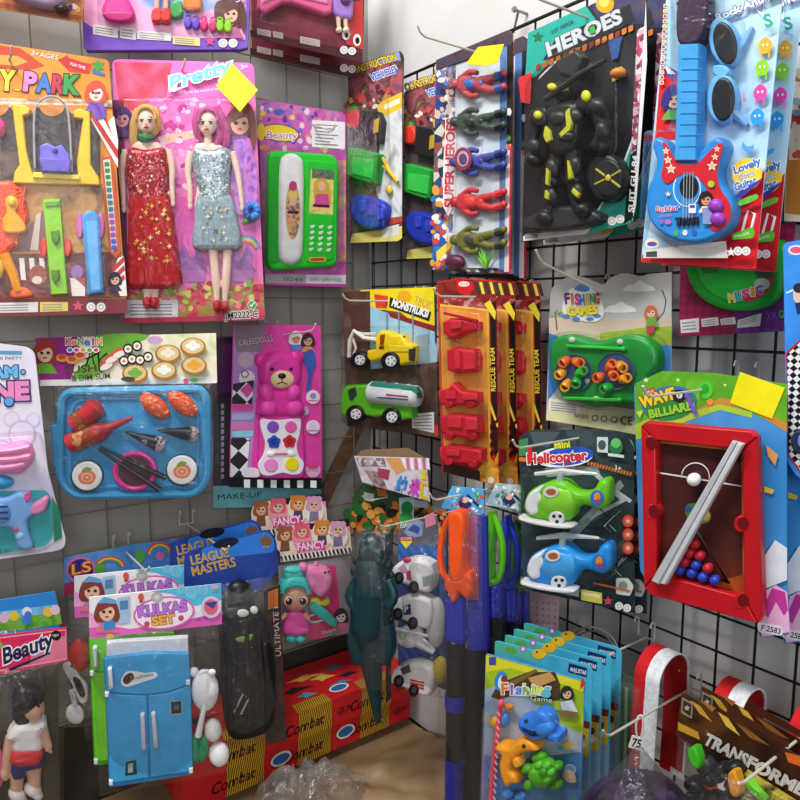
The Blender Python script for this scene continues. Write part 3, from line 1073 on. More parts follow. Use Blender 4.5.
p.flat(rnd([(309, 257), (326, 257), (326, 262), (309, 262)], 2), '#d8c84a')
p.flat(rnd([(310.5, 258), (324.5, 258), (324.5, 261), (310.5, 261)], 1.4), '#c8503a')
t.blister(rnd([(262, 146), (341, 150), (342, 271), (264, 275)], 6), .042, r=3)
t.done()
hook(t, 312, 124, .085, 'wire hook through the green telephone card', bend=-.03)


# ================================================================ left wall, middle row
# ---- bubble gun
t = Th('bubble_gun_pack', 'white lavender bubble gun pack cut by the left photo edge', 'toy pack', 20, 450, 'L', .09, 22)
b = t.card(rnd([(-45, 338), (28, 347), (35, 353), (48, 470), (66, 540), (64, 548), (56, 551), (-45, 566)], 5), 'n9:#d9d3ea,#e6e2f0,#cfc6e0')
b.flat([(-40, 350), (22, 351), (22, 355), (-40, 354)], '#5a9ab8')
b.text('POP YOUR PARTY', -24, 360, 22, 359.5, 3, '#3a4a5a')
for x, y, r in ((12, 419, 8), (33, 420, 7), (22, 434, 14), (2, 452, 12)):
    b.flat(E(x, y, r), '#cdbfdd')
    b.flat(E(x, y, r * .86), '#e2dcee')
b.text('AM', -8, 378, 17, 377, 11, '#6ab8ea', '#28346a', olw=.12, bold=.06)
b.flat(E(23, 372, 3), '#28346a')
b.flat(E(23, 372, 1.8), '#6ab8ea')
b.text('TNE', -24, 401, 28, 399, 17, '#ee8cc4', '#2a3468', olw=.12, bold=.06)
b.flat(E(9, 402, 5.5), '#28346a')
b.flat(E(9, 401.5, 4.4), '#5aa8e8')
b.flat(rnd([(-40, 492), (46, 490), (52, 500), (53, 536), (46, 546), (-40, 560)], 4), '#3fb0b4')
b.flat([(52, 496), (60, 512), (62, 538), (54, 542)], '#2f8f70')
b.text('AGE 3+', -10, 554, 11, 551, 3, '#2a4a60')
k = t.part('toy_hand', None, 'pink moulded wing')
k.puff([(-20, 444), (4, 445), (22, 441), (30, 443), (33, 449), (34, 458), (28, 466), (20, 473), (6, 473), (-20, 470)], .0015, .018, '#f08cc0', r=5, sm=3)
for (x0, y0, x1, y1) in ((-2, 452, 29, 447), (0, 460, 30, 456), (-2, 468, 24, 464)):
    k.tube([(x0, y0, .019), ((x0 + x1) / 2, (y0 + y1) / 2 + 1, .0205), (x1, y1, .018)], 3.2, '#f49aca', 7, sm=3)
k.ball(0, 482, .008, 14, 7, .012, '#3aa0d8')
k = t.part('bubble_gun', None, 'clear blue bubble gun with pink nozzle')
k.puff([(-20, 500), (6, 497), (20, 491), (30, 494), (34, 502), (36, 512), (28, 520), (30, 534), (34, 545), (28, 549), (18, 546), (12, 528), (-2, 527), (-20, 530)], .002, .018, '#7fb4ee', r=4, sm=3)
k.ball(2, 513, .018, 10, 11, .008, '#6aa4ea')
for y in (507, 513, 519):
    k.tube([(-6, y, .027), (8, y - .5, .027)], 1.1, '#2f3f6a', 6)
k.ball(16, 529, .019, 3, 3, .003, '#e05a70')
k.puff([(24, 495), (30, 491), (31, 498), (26, 502)], .019, .004, '#d8609a', r=1, sm=2)
n_ = k.sub('nozzle', 'pink nozzle')
n_.puff([(28, 506), (38, 501), (46, 496), (49, 500), (45, 510), (36, 514), (29, 512)], .006, .014, '#ee8fc2', r=3, sm=3)
n_ = k.sub('trigger')
n_.ball(20, 536, .018, 5, 4, .004, '#9accf4', rot=30)
t.blister(rnd([(-40, 436), (40, 432), (58, 505), (58, 540), (44, 551), (-40, 558)], 8), .03)
t.done()

# ---- sushi set
t = Th('sushi_toy_set', 'blue tray sushi toy set in a header card bag', 'toy pack', 130, 420, 'L', .115, 6)
b = t.part('header_card')
b.puff([(35, 338), (216, 333), (217, 383), (40, 386)], -.001, .0022, 'n14:#e4d9b4,#f1e9cf,#d8c98e', r=.25, n=1)
b.base = .0012
b.flat([(35, 338), (82, 336.6), (70, 384), (40, 386)], '#9a2a86')
b.flat(smooth([(95, 336), (150, 335), (120, 352), (104, 372), (80, 380), (72, 376), (92, 355)], 3), '#6fae3a')
b.flat([(150, 335), (216, 333), (217, 380), (160, 381)], 'n20:#e8dcb8,#f4ecd2,#b8d08a')
b.flat([(40, 380), (217, 376.5), (217, 383), (40, 386)], '#efeae2')
girl_print(b, 45, 352, 9, '#a83a32', '#f0c8ac', '#6fae3a')
for k, (ch, c) in enumerate(zip('KaNeiN', ('#d84a8a', '#f0a030', '#6ab04a', '#4a80d0', '#d84a8a', '#f0a030'))):
    b.text(ch, 66 + 6.2 * k, 345, 71 + 6.2 * k, 344.8, 7, c, '#ffffff', olw=.1, bold=.04)
for k, c in enumerate(('#4a80d0', '#d84a8a', '#f0a030', '#6ab04a', '#d84a8a')):
    b.flat(E(70 + 6.5 * k, 350, 3.4, 2.8), '#ffffff')
    b.flat(E(70 + 6.5 * k, 350, 2.4, 1.9), c)
for x, y in ((62, 358), (72, 360), (80, 356)):
    b.flat(E(x, y, 6, 4), '#d89a4a')
    b.flat(E(x, y - 1, 4, 2.5), '#c8403a')
for x, y in ((106, 365), (112, 358), (119, 353)):
    b.flat(E(x, y, 8, 5, 25), '#d8504a')
    b.flat(E(x, y + 1.5, 7, 3, 25), '#f1e6d8')
for x, y in ((124, 361), (132, 359), (140, 360), (148, 357), (128, 349), (137, 346)):
    b.flat(E(x, y, 5, 5.5), '#1f2420')
    b.flat(E(x, y, 3.6, 3.6), '#f4f1e6')
    b.flat(E(x, y, 1.6, 1.6), '#d88a4a')
for x, y, c in ((168, 354, '#f1e6d0'), (193, 347, '#f4f0ec'), (194, 366, '#e8a83a'), (164, 371, '#f2f4ea'), (135, 374, '#7fb04a')):
    b.flat(E(x, y, 13, 9.5), '#a8762f')
    b.flat(E(x, y - 1, 11, 7.6), '#e2c48a')
    for dx, dy in ((-4, 0), (4, 0), (0, -3), (0, 2.5)):
        b.flat(E(x + dx, y - 1 + dy, 3.4, 2.6), c)
b.flat(E(128, 379, 7, 2.5), '#4a4a4a')
b.flat(E(155, 340, 8, 4), '#c8a0c8')
b.text('SUSHI', 65, 373.5, 100, 371, 7, '#4a3f38', bold=.02)
b.text('& DIM-SUM', 72, 381.5, 110, 378.5, 5.6, '#4a3f38', bold=.01)
b.flat(E(186, 381, 3, 2.6), '#d84a8a')
b.flat(E(194, 380, 4, 2), '#3a9a4a')
for q in ([(86, 366), (91, 350), (94, 364)], [(86, 359), (100, 352)], [(99, 366), (98, 351)], [(107, 353), (99, 360), (106, 364)]):
    b.tube([(x, y, .0017) for x, y in q], .75, '#1c1c20', 5)
TB = '#3f9fd4'
k = t.part('tray', None, 'light blue tray with two side handles')
rim = rnd([(62, 392), (200, 389), (207, 398), (208, 478), (196, 494), (74, 496), (60, 480)], 14, 5)
k.puff(rim, .002, .005, '#3a98cf', r=.5)
k.tube([(x, y, .011) for x, y in rim], 4.2, TB, 8, closed=True)
inner = rnd([(72, 400), (192, 397), (198, 406), (198, 470), (188, 485), (82, 487), (70, 474)], 14, 5)
k.tube([(x, y, .0075) for x, y in inner], 1.6, '#48a8dc', 6, closed=True)
for (x0, y0, x1, y1) in ((56, 424, 59, 468), (206, 418, 207, 460)):
    hd = k.sub('handle')
    hd.puff(rnd([(x0 - 5.5, y0), (x0 + 5.5, y0 - 1), (x1 + 5, y1), (x1 - 5, y1 + 1)], 3), .004, .012, TB, r=3)
for (x0, y0, x1, y1) in ((74, 426, 100, 404), (68, 444, 132, 418)):
    bt = t.part('sauce_bottle', None, 'red translucent sauce bottle')
    bt.lathe(x0, y0, x1, y1, .019, [(0, 5), (.02, 9.5), (.1, 10.5), (.5, 10), (.58, 7), (.66, 4.2), (.85, 3), (1, 1.8)] if x1 > 110 else [(0, 5), (.03, 10), (.9, 10), (1, 5)], '#b8323c', 14)
    lb = bt.sub('bottle_label', 'brown paper label')
    lb.lathe(x0 + (x1 - x0) * .12, y0 + (y1 - y0) * .12, x0 + (x1 - x0) * .46, y0 + (y1 - y0) * .46, .0192, [(0, 10.6), (1, 10.4)], 'n60:#b0503a,#8f3a30,#d89a6a', 14)
for (x, y) in ((155, 406), (183, 404)):
    pr = t.part('toy_prawn', None, 'orange speckled prawn roll')
    pr.ball(x, y, .016, 18, 9.5, .011, '#e8552a', rot=-38)
    for _ in range(26):
        a, rr = random.uniform(-.9, .9), random.uniform(-.8, .8)
        dx, dy = 16 * a, 7.5 * rr
        c_, s_ = math.cos(rad(38)), math.sin(rad(38))
        pr.ball(x + dx * c_ - dy * s_, y + dx * s_ + dy * c_, .016 + .011 * math.sqrt(max(0, 1 - a * a * .8 - rr * rr * .7)), 1.8, 1.5, .001, random.choice(['#f4843a', '#f6a04a', '#e8452a']), nu=6, nv=4)
for (x, y, a) in ((150, 441, 18), (184, 434, 2)):
    fs = t.part('toy_fish_roll', None, 'dark cone hand roll')
    dx, dy = math.cos(rad(a)), math.sin(rad(a))
    fs.lathe(x - 26 * dx, y - 20 * dy - 3, x + 8 * dx, y + 8 * dy, .016, [(0, .8), (.3, 3), (.7, 6), (1, 8)], '#23262e', 10)
    fs.ball(x + 9 * dx, y + 9 * dy, .018, 7, 8, .007, '#b8a8ac')
    for _ in range(12):
        fs.ball(x + 9 * dx + random.uniform(-6, 6), y + 9 * dy + random.uniform(-6, 6), .0235, 1.6, 1.6, .0018, random.choice(['#8a7a80', '#5a5058', '#d8c8c8']), nu=6, nv=4)
for (x, y) in ((87, 476), (182, 470)):
    sr = t.part('sushi_roll', None, 'round white sushi roll with salmon middle')
    sr.puff(E(x, y, 16, 15.5, n=26), .007, .012, '#2c3634', r=1)
    sr.puff(E(x, y, 15.2, 14.6, n=26), .0185, .0035, '#f1f1ee', r=1.5)
    sr.base, sr.layer = .0221, 0
    sr.flat(smooth([(x - 9, y), (x - 6, y + 7), (x + 4, y + 8), (x + 9, y + 1), (x + 5, y - 5), (x - 3, y - 5)], 3), '#ee7f5a')
    for r_ in (6, 4, 2):
        sr.flat(E(x, y + 1.5, r_, r_ * .8), '#f4b49a' if r_ != 4 else '#e8704a')
    sr.flat(smooth([(x - 6, y - 4), (x - 1, y - 9), (x + 5, y - 7), (x, y - 4)], 3), '#7aa83a')
bw = t.part('toy_bowl', None, 'magenta bowl of dark sauce')
bw.puff(E(135, 471, 22.5, 20, n=26), .004, .014, '#d8349a', r=3)
bw.puff(E(135, 471, 17, 15, n=24), .018, .0012, '#5a3038', r=.4)
bw.tube([(p[0], p[1], .0185) for p in E(135, 471, 20, 17.8, n=26)], 2.2, '#e0409f', 7, closed=True)
cs = t.part('chopsticks', None, 'pair of black chopsticks')
for (x0, y0, x1, y1) in ((98, 449, 160, 490), (100, 447, 166, 478)):
    cs.lathe(x0, y0, x1, y1, .0225, [(0, 1.2), (1, 3.0)], '#1d1b20', 8)
sh = t.part('clear_bag')
sh.sheet((40, 384), (217, 381), (222, 500), (50, 512), .012, .026, 'bag', 18, .002)
t.done()

# ---- make-up packs
t = Th('makeup_pack', 'dark make-up pack with a teal foot behind the pink bear', 'toy pack', 268, 420, 'L', .048, 33)
b = t.card([(215, 338), (316, 330), (321, 506), (213, 508)], 'n16:#2a1f30,#4a3350,#1d1a22')
b.flat([(213, 486), (321, 485), (321, 506), (213, 508)], '#6fb6bc')
b.text('MAKE-UP', 218, 500, 262, 497, 5.5, '#23323a')
b.flat([(216, 400), (232, 398), (232, 484), (214, 485)], '#3a3440')
for k in range(12):
    b.flat([(221, 404 + 6.4 * k), (224, 403.6 + 6.4 * k), (224, 408 + 6.4 * k), (221, 408.6 + 6.4 * k)], '#a8a0b0')
b.flat([(217, 345), (231, 343), (231, 392), (217, 394)], '#5a2a64')
t.done()
t = Th('bear_makeup_pack', 'hot pink bear make-up palette pack on left wall', 'toy pack', 276, 410, 'L', .085, 22)
b = t.card(rnd([(233, 325), (321, 325), (322, 488), (229, 482)], 3), '#e244a8')
b.flat([(234, 326), (262, 326), (256, 400), (250, 482), (230, 481)], '#b88ad0')
b.flat([(234, 326), (266, 326), (262, 352), (236, 352)], '#8f7a90')
b.text('CALEEDOLLS', 239, 346, 273, 341, 6, '#e2cfe0', '#5a4a5a', olw=.06)
for (x, y, c) in ((246, 360, '#c8b0c8'), (247, 378, '#f2e8f2')):
    b.flat(E(x, y, 8), c)
b.flat(E(245, 374, 4), '#8a7aa0')
b.flat(E(245, 374, 2.6), '#f2e8f2')
b.flat([(233, 384), (254, 380), (252, 404), (232, 404)], 'c38:#f1eef2,#2a2530')
b.flat([(240, 390), (248, 383), (254, 390), (247, 398)], '#e050a8')
for y, c in ((408, '#d84aa0'), (417, '#a8b4e0'), (427, '#e07ab8'), (434, '#8ad4ea')):
    b.flat(rnd([(232, y - 3), (254, y - 4), (253, y + 3), (232, y + 3)], 3), c)
b.flat([(231, 438), (250, 438), (246, 482), (230, 481)], 'c38:#f1eef2,#2a2530')
b.flat(E(251, 473, 9.5, 5.6), '#f2e6f2')
b.flat([(229, 477), (322, 478), (322, 489), (229, 487)], '#18171a')
for k in range(6):
    x = 244 + 13.3 * k
    b.flat([(x, 479.5 + .2 * k), (x + 6, 479.6 + .2 * k), (x + 6, 488), (x, 487.6)], '#f4f4f4')
for k in (0, 1):
    x, y = 296 + 12 * k, 338 + k * 2
    girl_print(b, x, y, 5, ('#e4dcd2', '#3a2428')[k], '#c89a80', ('#5a80d0', '#d8904a')[k])
b.flat(smooth([(305, 352), (313, 350), (316, 364), (312, 375), (310, 392), (306, 390), (308, 374), (304, 362)], 3), '#3a5ab0')
for y in (397, 427):
    b.flat(E(313, y, 7), '#f2d8ea')
    b.flat(E(313, y - 1, 3), '#8a90c0' if y < 400 else '#c8d8ee')
    b.flat(R(308, y + 3, 318, y + 4.4), '#d070b0')
b.flat(E(306, 411, 3, 4.5), '#b0a0c8')
b.flat(E(313, 470, 7.5), '#e8a8d0')
b.flat(E(313, 466, 6, 3.5), '#d04a7a')
b.text('MAKE', 307, 472, 319, 472, 3.4, '#3a8ab8')
PK = '#e838a8'
k = t.part('bear_figure', None, 'pink sitting bear')
for (x, y, rx, ry, rw) in ((261, 360, 7, 7.5, .008), (296, 358, 7.5, 8, .008)):
    k.ball(x, y, .008, rx, ry, rw, PK)
k.puff([(260, 362), (266, 355), (280, 351), (293, 355), (300, 362), (302, 374), (299, 385), (290, 391), (270, 392), (262, 386), (258, 374)], .0015, .022, PK, r=9, sm=3, n=6)
k.puff([(262, 390), (272, 388), (290, 387), (299, 390), (302, 402), (303, 415), (260, 416), (258, 404)], .0015, .020, PK, r=8, sm=3, n=6)
for (x, y, rx, ry, a) in ((267, 393, 7, 10, 25), (293, 393, 7, 9, -25), (269, 408, 9, 8, 0), (294, 408, 9, 8, 0)):
    k.ball(x, y, .019, rx, ry, .009, '#ee48b2', rot=a)
mz = k.sub('muzzle', 'cream muzzle with black nose')
mz.ball(282, 379, .0205, 12.8, 9.8, .008, '#ecd2a4')
mz.ball(282, 376, .0285, 4.2, 2.9, .003, '#20181c')
mz.tube([(282, 379, .0292), (282, 382, .029), (277, 384, .0275)], .55, '#5a3a30', 5)
mz.tube([(282, 382, .029), (287, 384, .0275)], .55, '#5a3a30', 5)
ey = k.sub('eye', 'black eyelashes')
for x in (272, 291):
    ey.ball(x, 369, .0238, 2.2, 1.7, .0012, '#20141c')
k = t.part('palette_base', None, 'pink lower case')
k.puff(rnd([(259, 416), (302, 414), (305, 470), (302, 478), (262, 478), (258, 470)], 5), .0015, .013, '#e040a4', r=2)
k = t.part('palette', None, 'white bear shaped make-up palette')
k.puff(smooth([(260, 423), (263, 419), (280, 420), (297, 418), (301, 421), (300, 433), (297, 445), (299, 456), (304, 463), (301, 473), (292, 475), (282, 473), (270, 476), (261, 474), (258, 464), (263, 455), (265, 444), (262, 433)], 3), .013, .005, '#ece8f0', r=1.2)
for (x, y, r, c, f) in ((273, 427, 6, '#8a52c0', 0), (291, 427, 6, '#f060b4', 0), (274, 442, 7, '#2f50b8', 1), (289.5, 441.5, 7, '#d02a3a', 1), (271, 465, 7, '#f08ad4', 0), (292, 464, 7, '#ecd820', 0)):
    cp_ = k.sub('colour_pan')
    if f:
        for q in range(5):
            cp_.puff(E(x + 3.6 * math.sin(rad(72 * q)), y - 3.6 * math.cos(rad(72 * q)), 3.3, n=12), .0175, .0022, c, r=.6)
        cp_.puff(E(x, y, 3.5, n=12), .0175, .0022, c, r=.6)
    else:
        cp_.puff(E(x, y, r, n=18), .0175, .0024, c, r=.8)
ap = k.sub('applicator', 'small double ended applicator')
ap.tube([(272, 454, .019), (290, 453.5, .019)], 1.2, '#e070a0', 6)
for x in (271, 291):
    ap.ball(x, 453.7, .0195, 4.6, 2.8, .002, '#f6f2f4')
t.done()
hook(t, 283, 335, .125, 'wire hook through the pink bear card', bend=.012)

# ================================================================ left wall, bottom row
t = Th('sky_header_pack', 'blue sky header pack with a green meadow behind the beauty doll', 'toy pack', 25, 615, 'L', .09, 26)
b = t.part('header_card')
b.puff([(-30, 604), (55, 591), (62, 622), (58, 628), (-30, 640)], 0, .001, '#2f8fe0', r=.2, n=1)
b.base = .001
b.flat([(-30, 616), (58, 604), (61, 622), (-30, 634)], 'n30:#8fd0f0,#58a8e8,#b8e0f4')
b.flat([(-30, 624), (60, 612), (62, 624), (-30, 637)], 'n40:#5fa83a,#7fc04a,#3f8a2f')
for x, y, c in ((4, 618, '#e8c0d8'), (27, 612, '#f0f0f4'), (48, 612, '#f0c850'), (14, 616, '#e8d04a'), (26, 620, '#4a90d8'), (55, 610, '#f4d0d8')):
    b.flat(E(x, y, 5, 5), c)
b.flat(E(28, 617, 4, 6), '#3f80d0')
b.flat([(-30, 590), (-2, 596), (-30, 600)], '#2f8fe0')
s_ = t.part('clear_bag')
s_.sheet((-30, 632), (60, 624), (58, 720), (-30, 724), 0, .02, 'bag', 8)
t.done()

t = Th('beauty_doll_pack', 'boy doll in white and red shirt in a bag with a pink header', 'doll pack', 30, 700, 'L', .15, 28)
b = t.part('header_card')
b.puff([(-40, 640), (67, 627), (68, 661), (-40, 682)], -.001, .0022, '#d82a5c', r=.25, n=1)
b.base = .0012
b.flat([(-40, 642), (66, 629), (66.6, 659.5), (-40, 679)], '#f0a8bc')
b.flat([(-40, 643.5), (65, 630.4), (65.6, 658), (-40, 677)], '#dc2f62')
b.flat([(34, 640), (65.2, 636), (65.6, 658), (30, 664)], '#ea7f9c')
b.text('Beauty', 4, 664, 53, 646, 15, '#1f2454', '#ffffff', olw=.09, skew=.3, bold=.03)
b.flat([(8, 669), (50, 652), (50, 654), (10, 671)], '#1f2454')
b.flat(E(56, 635.5, 5), '#1a1418')
b.text('NEW', 53, 637, 59, 636.4, 2.6, '#ffffff')
b.flat([(-20, 652), (0, 641), (4, 646), (-10, 656)], '#9ab04a')
sk = '#dfae94'
d = t.part('doll', None, 'small boy doll', remesh=.0016)
d.ball(33, 706, .022, 12, 14, .017, sk)
d.ball(42, 711, .026, 3, 3, .004, sk)
d.tube([(32, 716, .02), (31, 728, .02)], [5, 6], sk)
d.puff([(12, 726), (30, 722), (44, 726), (42, 750), (40, 768), (12, 770), (14, 748)], .005, .026, sk, r=8, sm=3)
d.tube([(12, 735, .018), (8, 752, .02), (6, 770, .022)], [6, 5, 4], sk, sm=3)
d.ball(5, 774, .023, 5, 7, .006, sk)
d.tube([(42, 728, .018), (45, 738, .02), (49, 748, .022)], [5.5, 4.6, 3.8], sk, sm=3)
for k in range(4):
    d.tube([(50, 747, .023), (51.5 - 2 * k, 753 - k * .6, .024 + .001 * k)], 1.5, sk, 6)
d.tube([(18, 765, .018), (17, 780, .018), (16, 800, .018)], [8, 6.5, 5.5], sk)
d.tube([(34, 762, .018), (34, 776, .018), (35, 792, .018)], [8, 6.5, 5.5], sk)
h = d.sub('hair', 'black hair')
h.ball(27, 699, .022, 16, 15, .019, '#1e1a20')
h.ball(22, 714, .018, 10, 14, .013, '#1e1a20', rot=20)
h.puff([(25, 690), (40, 690), (44, 698), (40, 704), (32, 699), (24, 706)], .03, .010, '#1e1a20', r=3, sm=3)
h = d.sub('face')
h.ball(38.5, 706, .0375, 1.4, 1.8, .002, '#1a1418')
h.ball(41, 714, .034, 1.8, .8, .002, '#b04848')
h = d.sub('shirt', 'white shirt with a red lower half')
h.puff([(14, 725), (24, 720), (36, 720), (44, 718), (47, 724), (41, 731), (42, 748), (13, 749), (14, 738), (7, 736)], .003, .031, '#f0eef0', r=6, sm=2)
h.puff([(14, 745), (42, 743), (40, 758), (26, 762), (11, 760)], .002, .0325, '#e04a48', r=6, sm=2)
h.puff([(14, 752), (41, 748), (40, 760), (26, 763), (10, 761)], .002, .0335, '#d8323c', r=6, sm=2)
h = d.sub('shorts', 'navy shorts')
h.puff([(12, 760), (40, 756), (43, 764), (27, 768), (25, 774), (13, 776)], .003, .030, '#2c3470', r=4, sm=2)
for x, y in ((17, 794), (33, 789)):
    h = d.sub('shoe', 'white shoe')
    h.ball(x, y, .018, 9.5, 7, .013, '#ece6e0', rot=-20)
    h.ball(x + 3, y + 4, .018, 8, 5, .012, '#f4f0ea', rot=-30)
k = t.part('toy_bag', None, 'pink bag edge')
k.ball(-3, 768, .012, 8, 22, .012, '#e06a9a')
k = t.part('card_insert')
k.puff([(-40, 684), (58, 664), (60, 810), (-40, 812)], .0, .0012, 'n14:#2f3a30,#4a4038,#3a4838', r=.2, n=1)
s_ = t.part('clear_bag')
s_.sheet((-40, 680), (66, 660), (63, 812), (-40, 815), .026, .026, 'bag', 14, .003)
t.done()

# ---- pack with LS header and cutlery
t = Th('cutlery_toy_pack', 'blue rainbow header pack with white cutlery behind the fridge sets', 'toy pack', 95, 600, 'L', .05, 22)
b = t.part('header_card')
b.puff([(64, 558), (130, 545), (178, 538), (182, 572), (64, 596)], 0, .001, 'n18:#3a78c0,#5a9ad8,#4a58a8', r=.2, n=1)
b.base = .001
for k, c in enumerate(('#e04a4a', '#f0c040', '#4aa84a', '#6a5ac8')):
    b.flat(E(110, 568, 16 - 2 * k, 12 - 1.6 * k, a0=10, a1=170) + E(110, 568, 14 - 2 * k, 10.4 - 1.6 * k, a0=10, a1=170)[::-1], c)
    b.flat(E(160, 556, 14 - 2 * k, 14 - 2 * k, a0=10, a1=170) + E(160, 556, 12 - 2 * k, 12 - 2 * k, a0=10, a1=170)[::-1], c)
b.flat(E(81, 570, 15, 13), '#e86aa0')
b.flat(E(81, 570, 12.6, 11), '#2a2a80')
b.text('LS', 72, 575, 91, 571, 10, '#f4d040', '#c83a3a', olw=.06, skew=.2)
b.flat(E(100, 568, 6, 5), '#58a040')
b.flat(E(160, 554, 8), '#4a8ad0')
b.flat(E(160, 556, 4), '#ee6aa8')
b.flat(E(140, 556, 5, 7), '#5aa850')
b.flat([(64, 584), (80, 580), (80, 592), (64, 596)], '#b0305a')
k = t.part('toy_cutlery', None, 'white spoon with an open loop handle')
k.puff([(63, 668), (66, 663), (73, 663), (80, 676), (87, 684), (88, 698), (85, 703), (80, 702), (76, 694), (72, 684)], .002, .007, '#efeff0', r=1.5, sm=3)
k.puff([(73, 677), (80, 680), (85, 692), (84, 697), (80, 696), (75, 686)], .009, .001, '#2a2426', r=.3, sm=3)
k.tube([(72, 690, .005), (75, 705, .005)], [3, 2.6], '#ececee')
k.ball(75, 714, .005, 9, 10.5, .004, '#f1f1f2', rot=20)
k.ball(72, 666, .0095, 1.6, 1.2, .001, '#333333')
k = t.part('toy_pan', None, 'red round toy pan')
k.ball(80, 655, .006, 11, 17, .010, '#d8453c')
s_ = t.part('clear_bag')
s_.sheet((66, 594), (182, 572), (180, 720), (62, 728), 0, .022, 'bag', 8)
t.done()
hook(t, 126, 552, .13, 'wire hook holding the fridge sets and the cutlery pack')

# ---- fridge sets
def fridge_set(i):
    lab = ('blue toy fridge set in the front bag under a pink white header', 'green toy fridge set half hidden behind the blue fridge')[i]
    t = Th('fridge_toy_set', lab, 'toy pack', 155, 690, 'L', (.235, .115)[i], 15, xf=((0, 0), (-15, -21))[i], group='toy fridge sets')
    b = t.part('header_card')
    b.puff([(89, 597), (221, 583.5), (222, 624), (90, 639)], -.001, .0022, '#f4eef4', r=.25, n=1)
    b.base = .0012
    b.flat([(89, 622), (130, 629), (176, 622), (222, 612), (222, 624), (90, 639)], '#ec6ac0')
    b.flat([(89, 612), (108, 620), (130, 624), (108, 626), (89, 628)], '#f6b0dc')
    b.flat([(150, 591), (221, 583.5), (221.6, 600), (195, 606), (172, 594)], '#5ac0e4')
    for x, y, r in ((191, 592, 6), (203, 590, 5), (182, 590, 4), (214, 588, 4)):
        b.flat(E(x, y, r), '#8fd4ee')
        b.flat(E(x, y, r * .8), '#6fc6e8')
    b.flat([(117, 598), (130, 596), (130, 622), (118, 625)], '#a8c8e0')
    b.flat([(120, 601), (128, 600), (128, 609), (120, 610)], '#5a8ac0')
    girl_print(b, 107, 611, 9, '#8a3f38', '#f0c0a4', '#e07a9a')
    b.flat([(96, 604), (104, 597), (116, 600), (117, 604), (105, 603)], '#6aa8e0')
    b.flat([(103, 622), (114, 620), (115, 628), (104, 630)], '#3a90d8')
    b.flat(E(110, 636, 4, 2.5), '#f0b060')
    b.flat(E(164, 613, 31, 16.5, 7), '#e66ab8')
    b.flat(E(164, 613, 29, 14.8, 7), '#fbeef8')
    b.text('KULKAS', 139, 617, 187, 610.5, 10, '#c87ae0', '#5a2a90', olw=.09, bold=.05)
    b.text('SET', 153, 625.5, 175, 622.5, 8.4, '#f4b84a', '#8a3a50', olw=.09, bold=.05)
    for x, y in ((147, 624), (181, 618)):
        b.flat(E(x, y, 2.8), '#c8505a')
    b.flat([(139, 603), (141, 594), (143, 602)], '#a8423a')
    b.flat(E(141, 597, 3, 3.6), '#d0604a')
    b.flat(E(157, 597, 6, 5), '#b8b4b8')
    b.flat(E(157, 597, 3, 2.6), '#d8d4d8')
    b.flat(E(211, 607, 10, 11), '#d8d0f0')
    b.flat(E(211, 607, 7, 8), '#e86a78')
    b.flat([(204, 603), (218, 601), (213, 609)], '#3a4a9a')
    b.text('NEW', 195, 622, 208, 620, 3.4, '#7a3a90')
    b.flat(E(215, 586.8, 3.5, 2), '#e8a8e0')
    C = ('#3fa4dc', '#6fd42c')[i]
    C2 = ('#2f86bd', '#4fae1c')[i]
    k = t.part('toy_fridge', None, ('blue', 'lime green')[i] + ' toy fridge')
    D = .0225
    k.puff(rnd([(104, 657), (150, 651.5), (189, 652), (192, 700), (193.5, 771), (150, 778), (109.5, 784), (106, 700)], 2, 2), .003, D - .003, C2, r=.8)
    k.base, k.layer = D, 0
    fz = k.sub('door', 'freezer door')
    fz.puff([(104.5, 658), (150, 652.5), (189, 653), (190.5, 683), (170, 691), (148, 694), (124, 693), (106, 691)], D - .001, .004, C, r=1)
    dl = k.sub('door')
    dl.puff([(106, 692.5), (124, 694.6), (147, 695.4), (149, 777), (110, 782.5)], D - .001, .004, C, r=1)
    dr = k.sub('door')
    dr.puff([(148.4, 695.4), (170, 692.4), (190.6, 684.6), (193, 770.5), (150.4, 776.6)], D - .001, .004, C, r=1)
    W_ = '#dfe4f0'
    for (x0, y0, x1, y1) in ((110, 668, 111, 687), (142.5, 714, 144, 748), (153.5, 713, 156, 746)):
        hd = k.sub('handle', 'white bar handle')
        hd.tube([(x0, y0, D + .004), (x0, y0 + 1, D + .009), (x1, y1 - 1, D + .009), (x1, y1, D + .004)], 2.1, W_, 8)
    for (x, y) in ((107, 694), (188, 682), (111, 782), (191, 770)):
        k.puff(R(x - 2, y - 2.4, x + 2, y + 2.4), D, .006, '#e8ecf4', r=.6)
    st = k.sub('sticker', 'small dark appliance stickers', base=D + .0032)
    st.flat([(170, 701), (182, 700), (182.4, 714), (170.4, 715)], '#8fa4b0')
    st.flat([(171, 702), (181, 701), (181.4, 713), (171.4, 714)], '#20262c')
    st.flat([(174, 705), (179, 704.4), (179, 710), (174, 710.6)], '#4a5a60')
    st.flat([(126, 762), (136, 760), (137, 774), (125, 776)], '#2a3a40')
    st.flat([(128, 764), (133, 763), (133, 772), (128, 773)], '#9ab0b0')
    st.flat(smooth([(121, 680), (126, 672), (134, 671), (145, 673), (155, 672), (157, 677), (146, 681), (134, 685), (127, 687), (122, 685)], 3), '#e6ecf0')
    st.flat(smooth([(123, 679), (127, 674), (132, 673), (134, 678), (128, 684), (124, 683)], 3), '#5a3028')
    st.text('freshness', 133, 680.5, 153, 675.5, 4, '#3a3438', skew=.1)
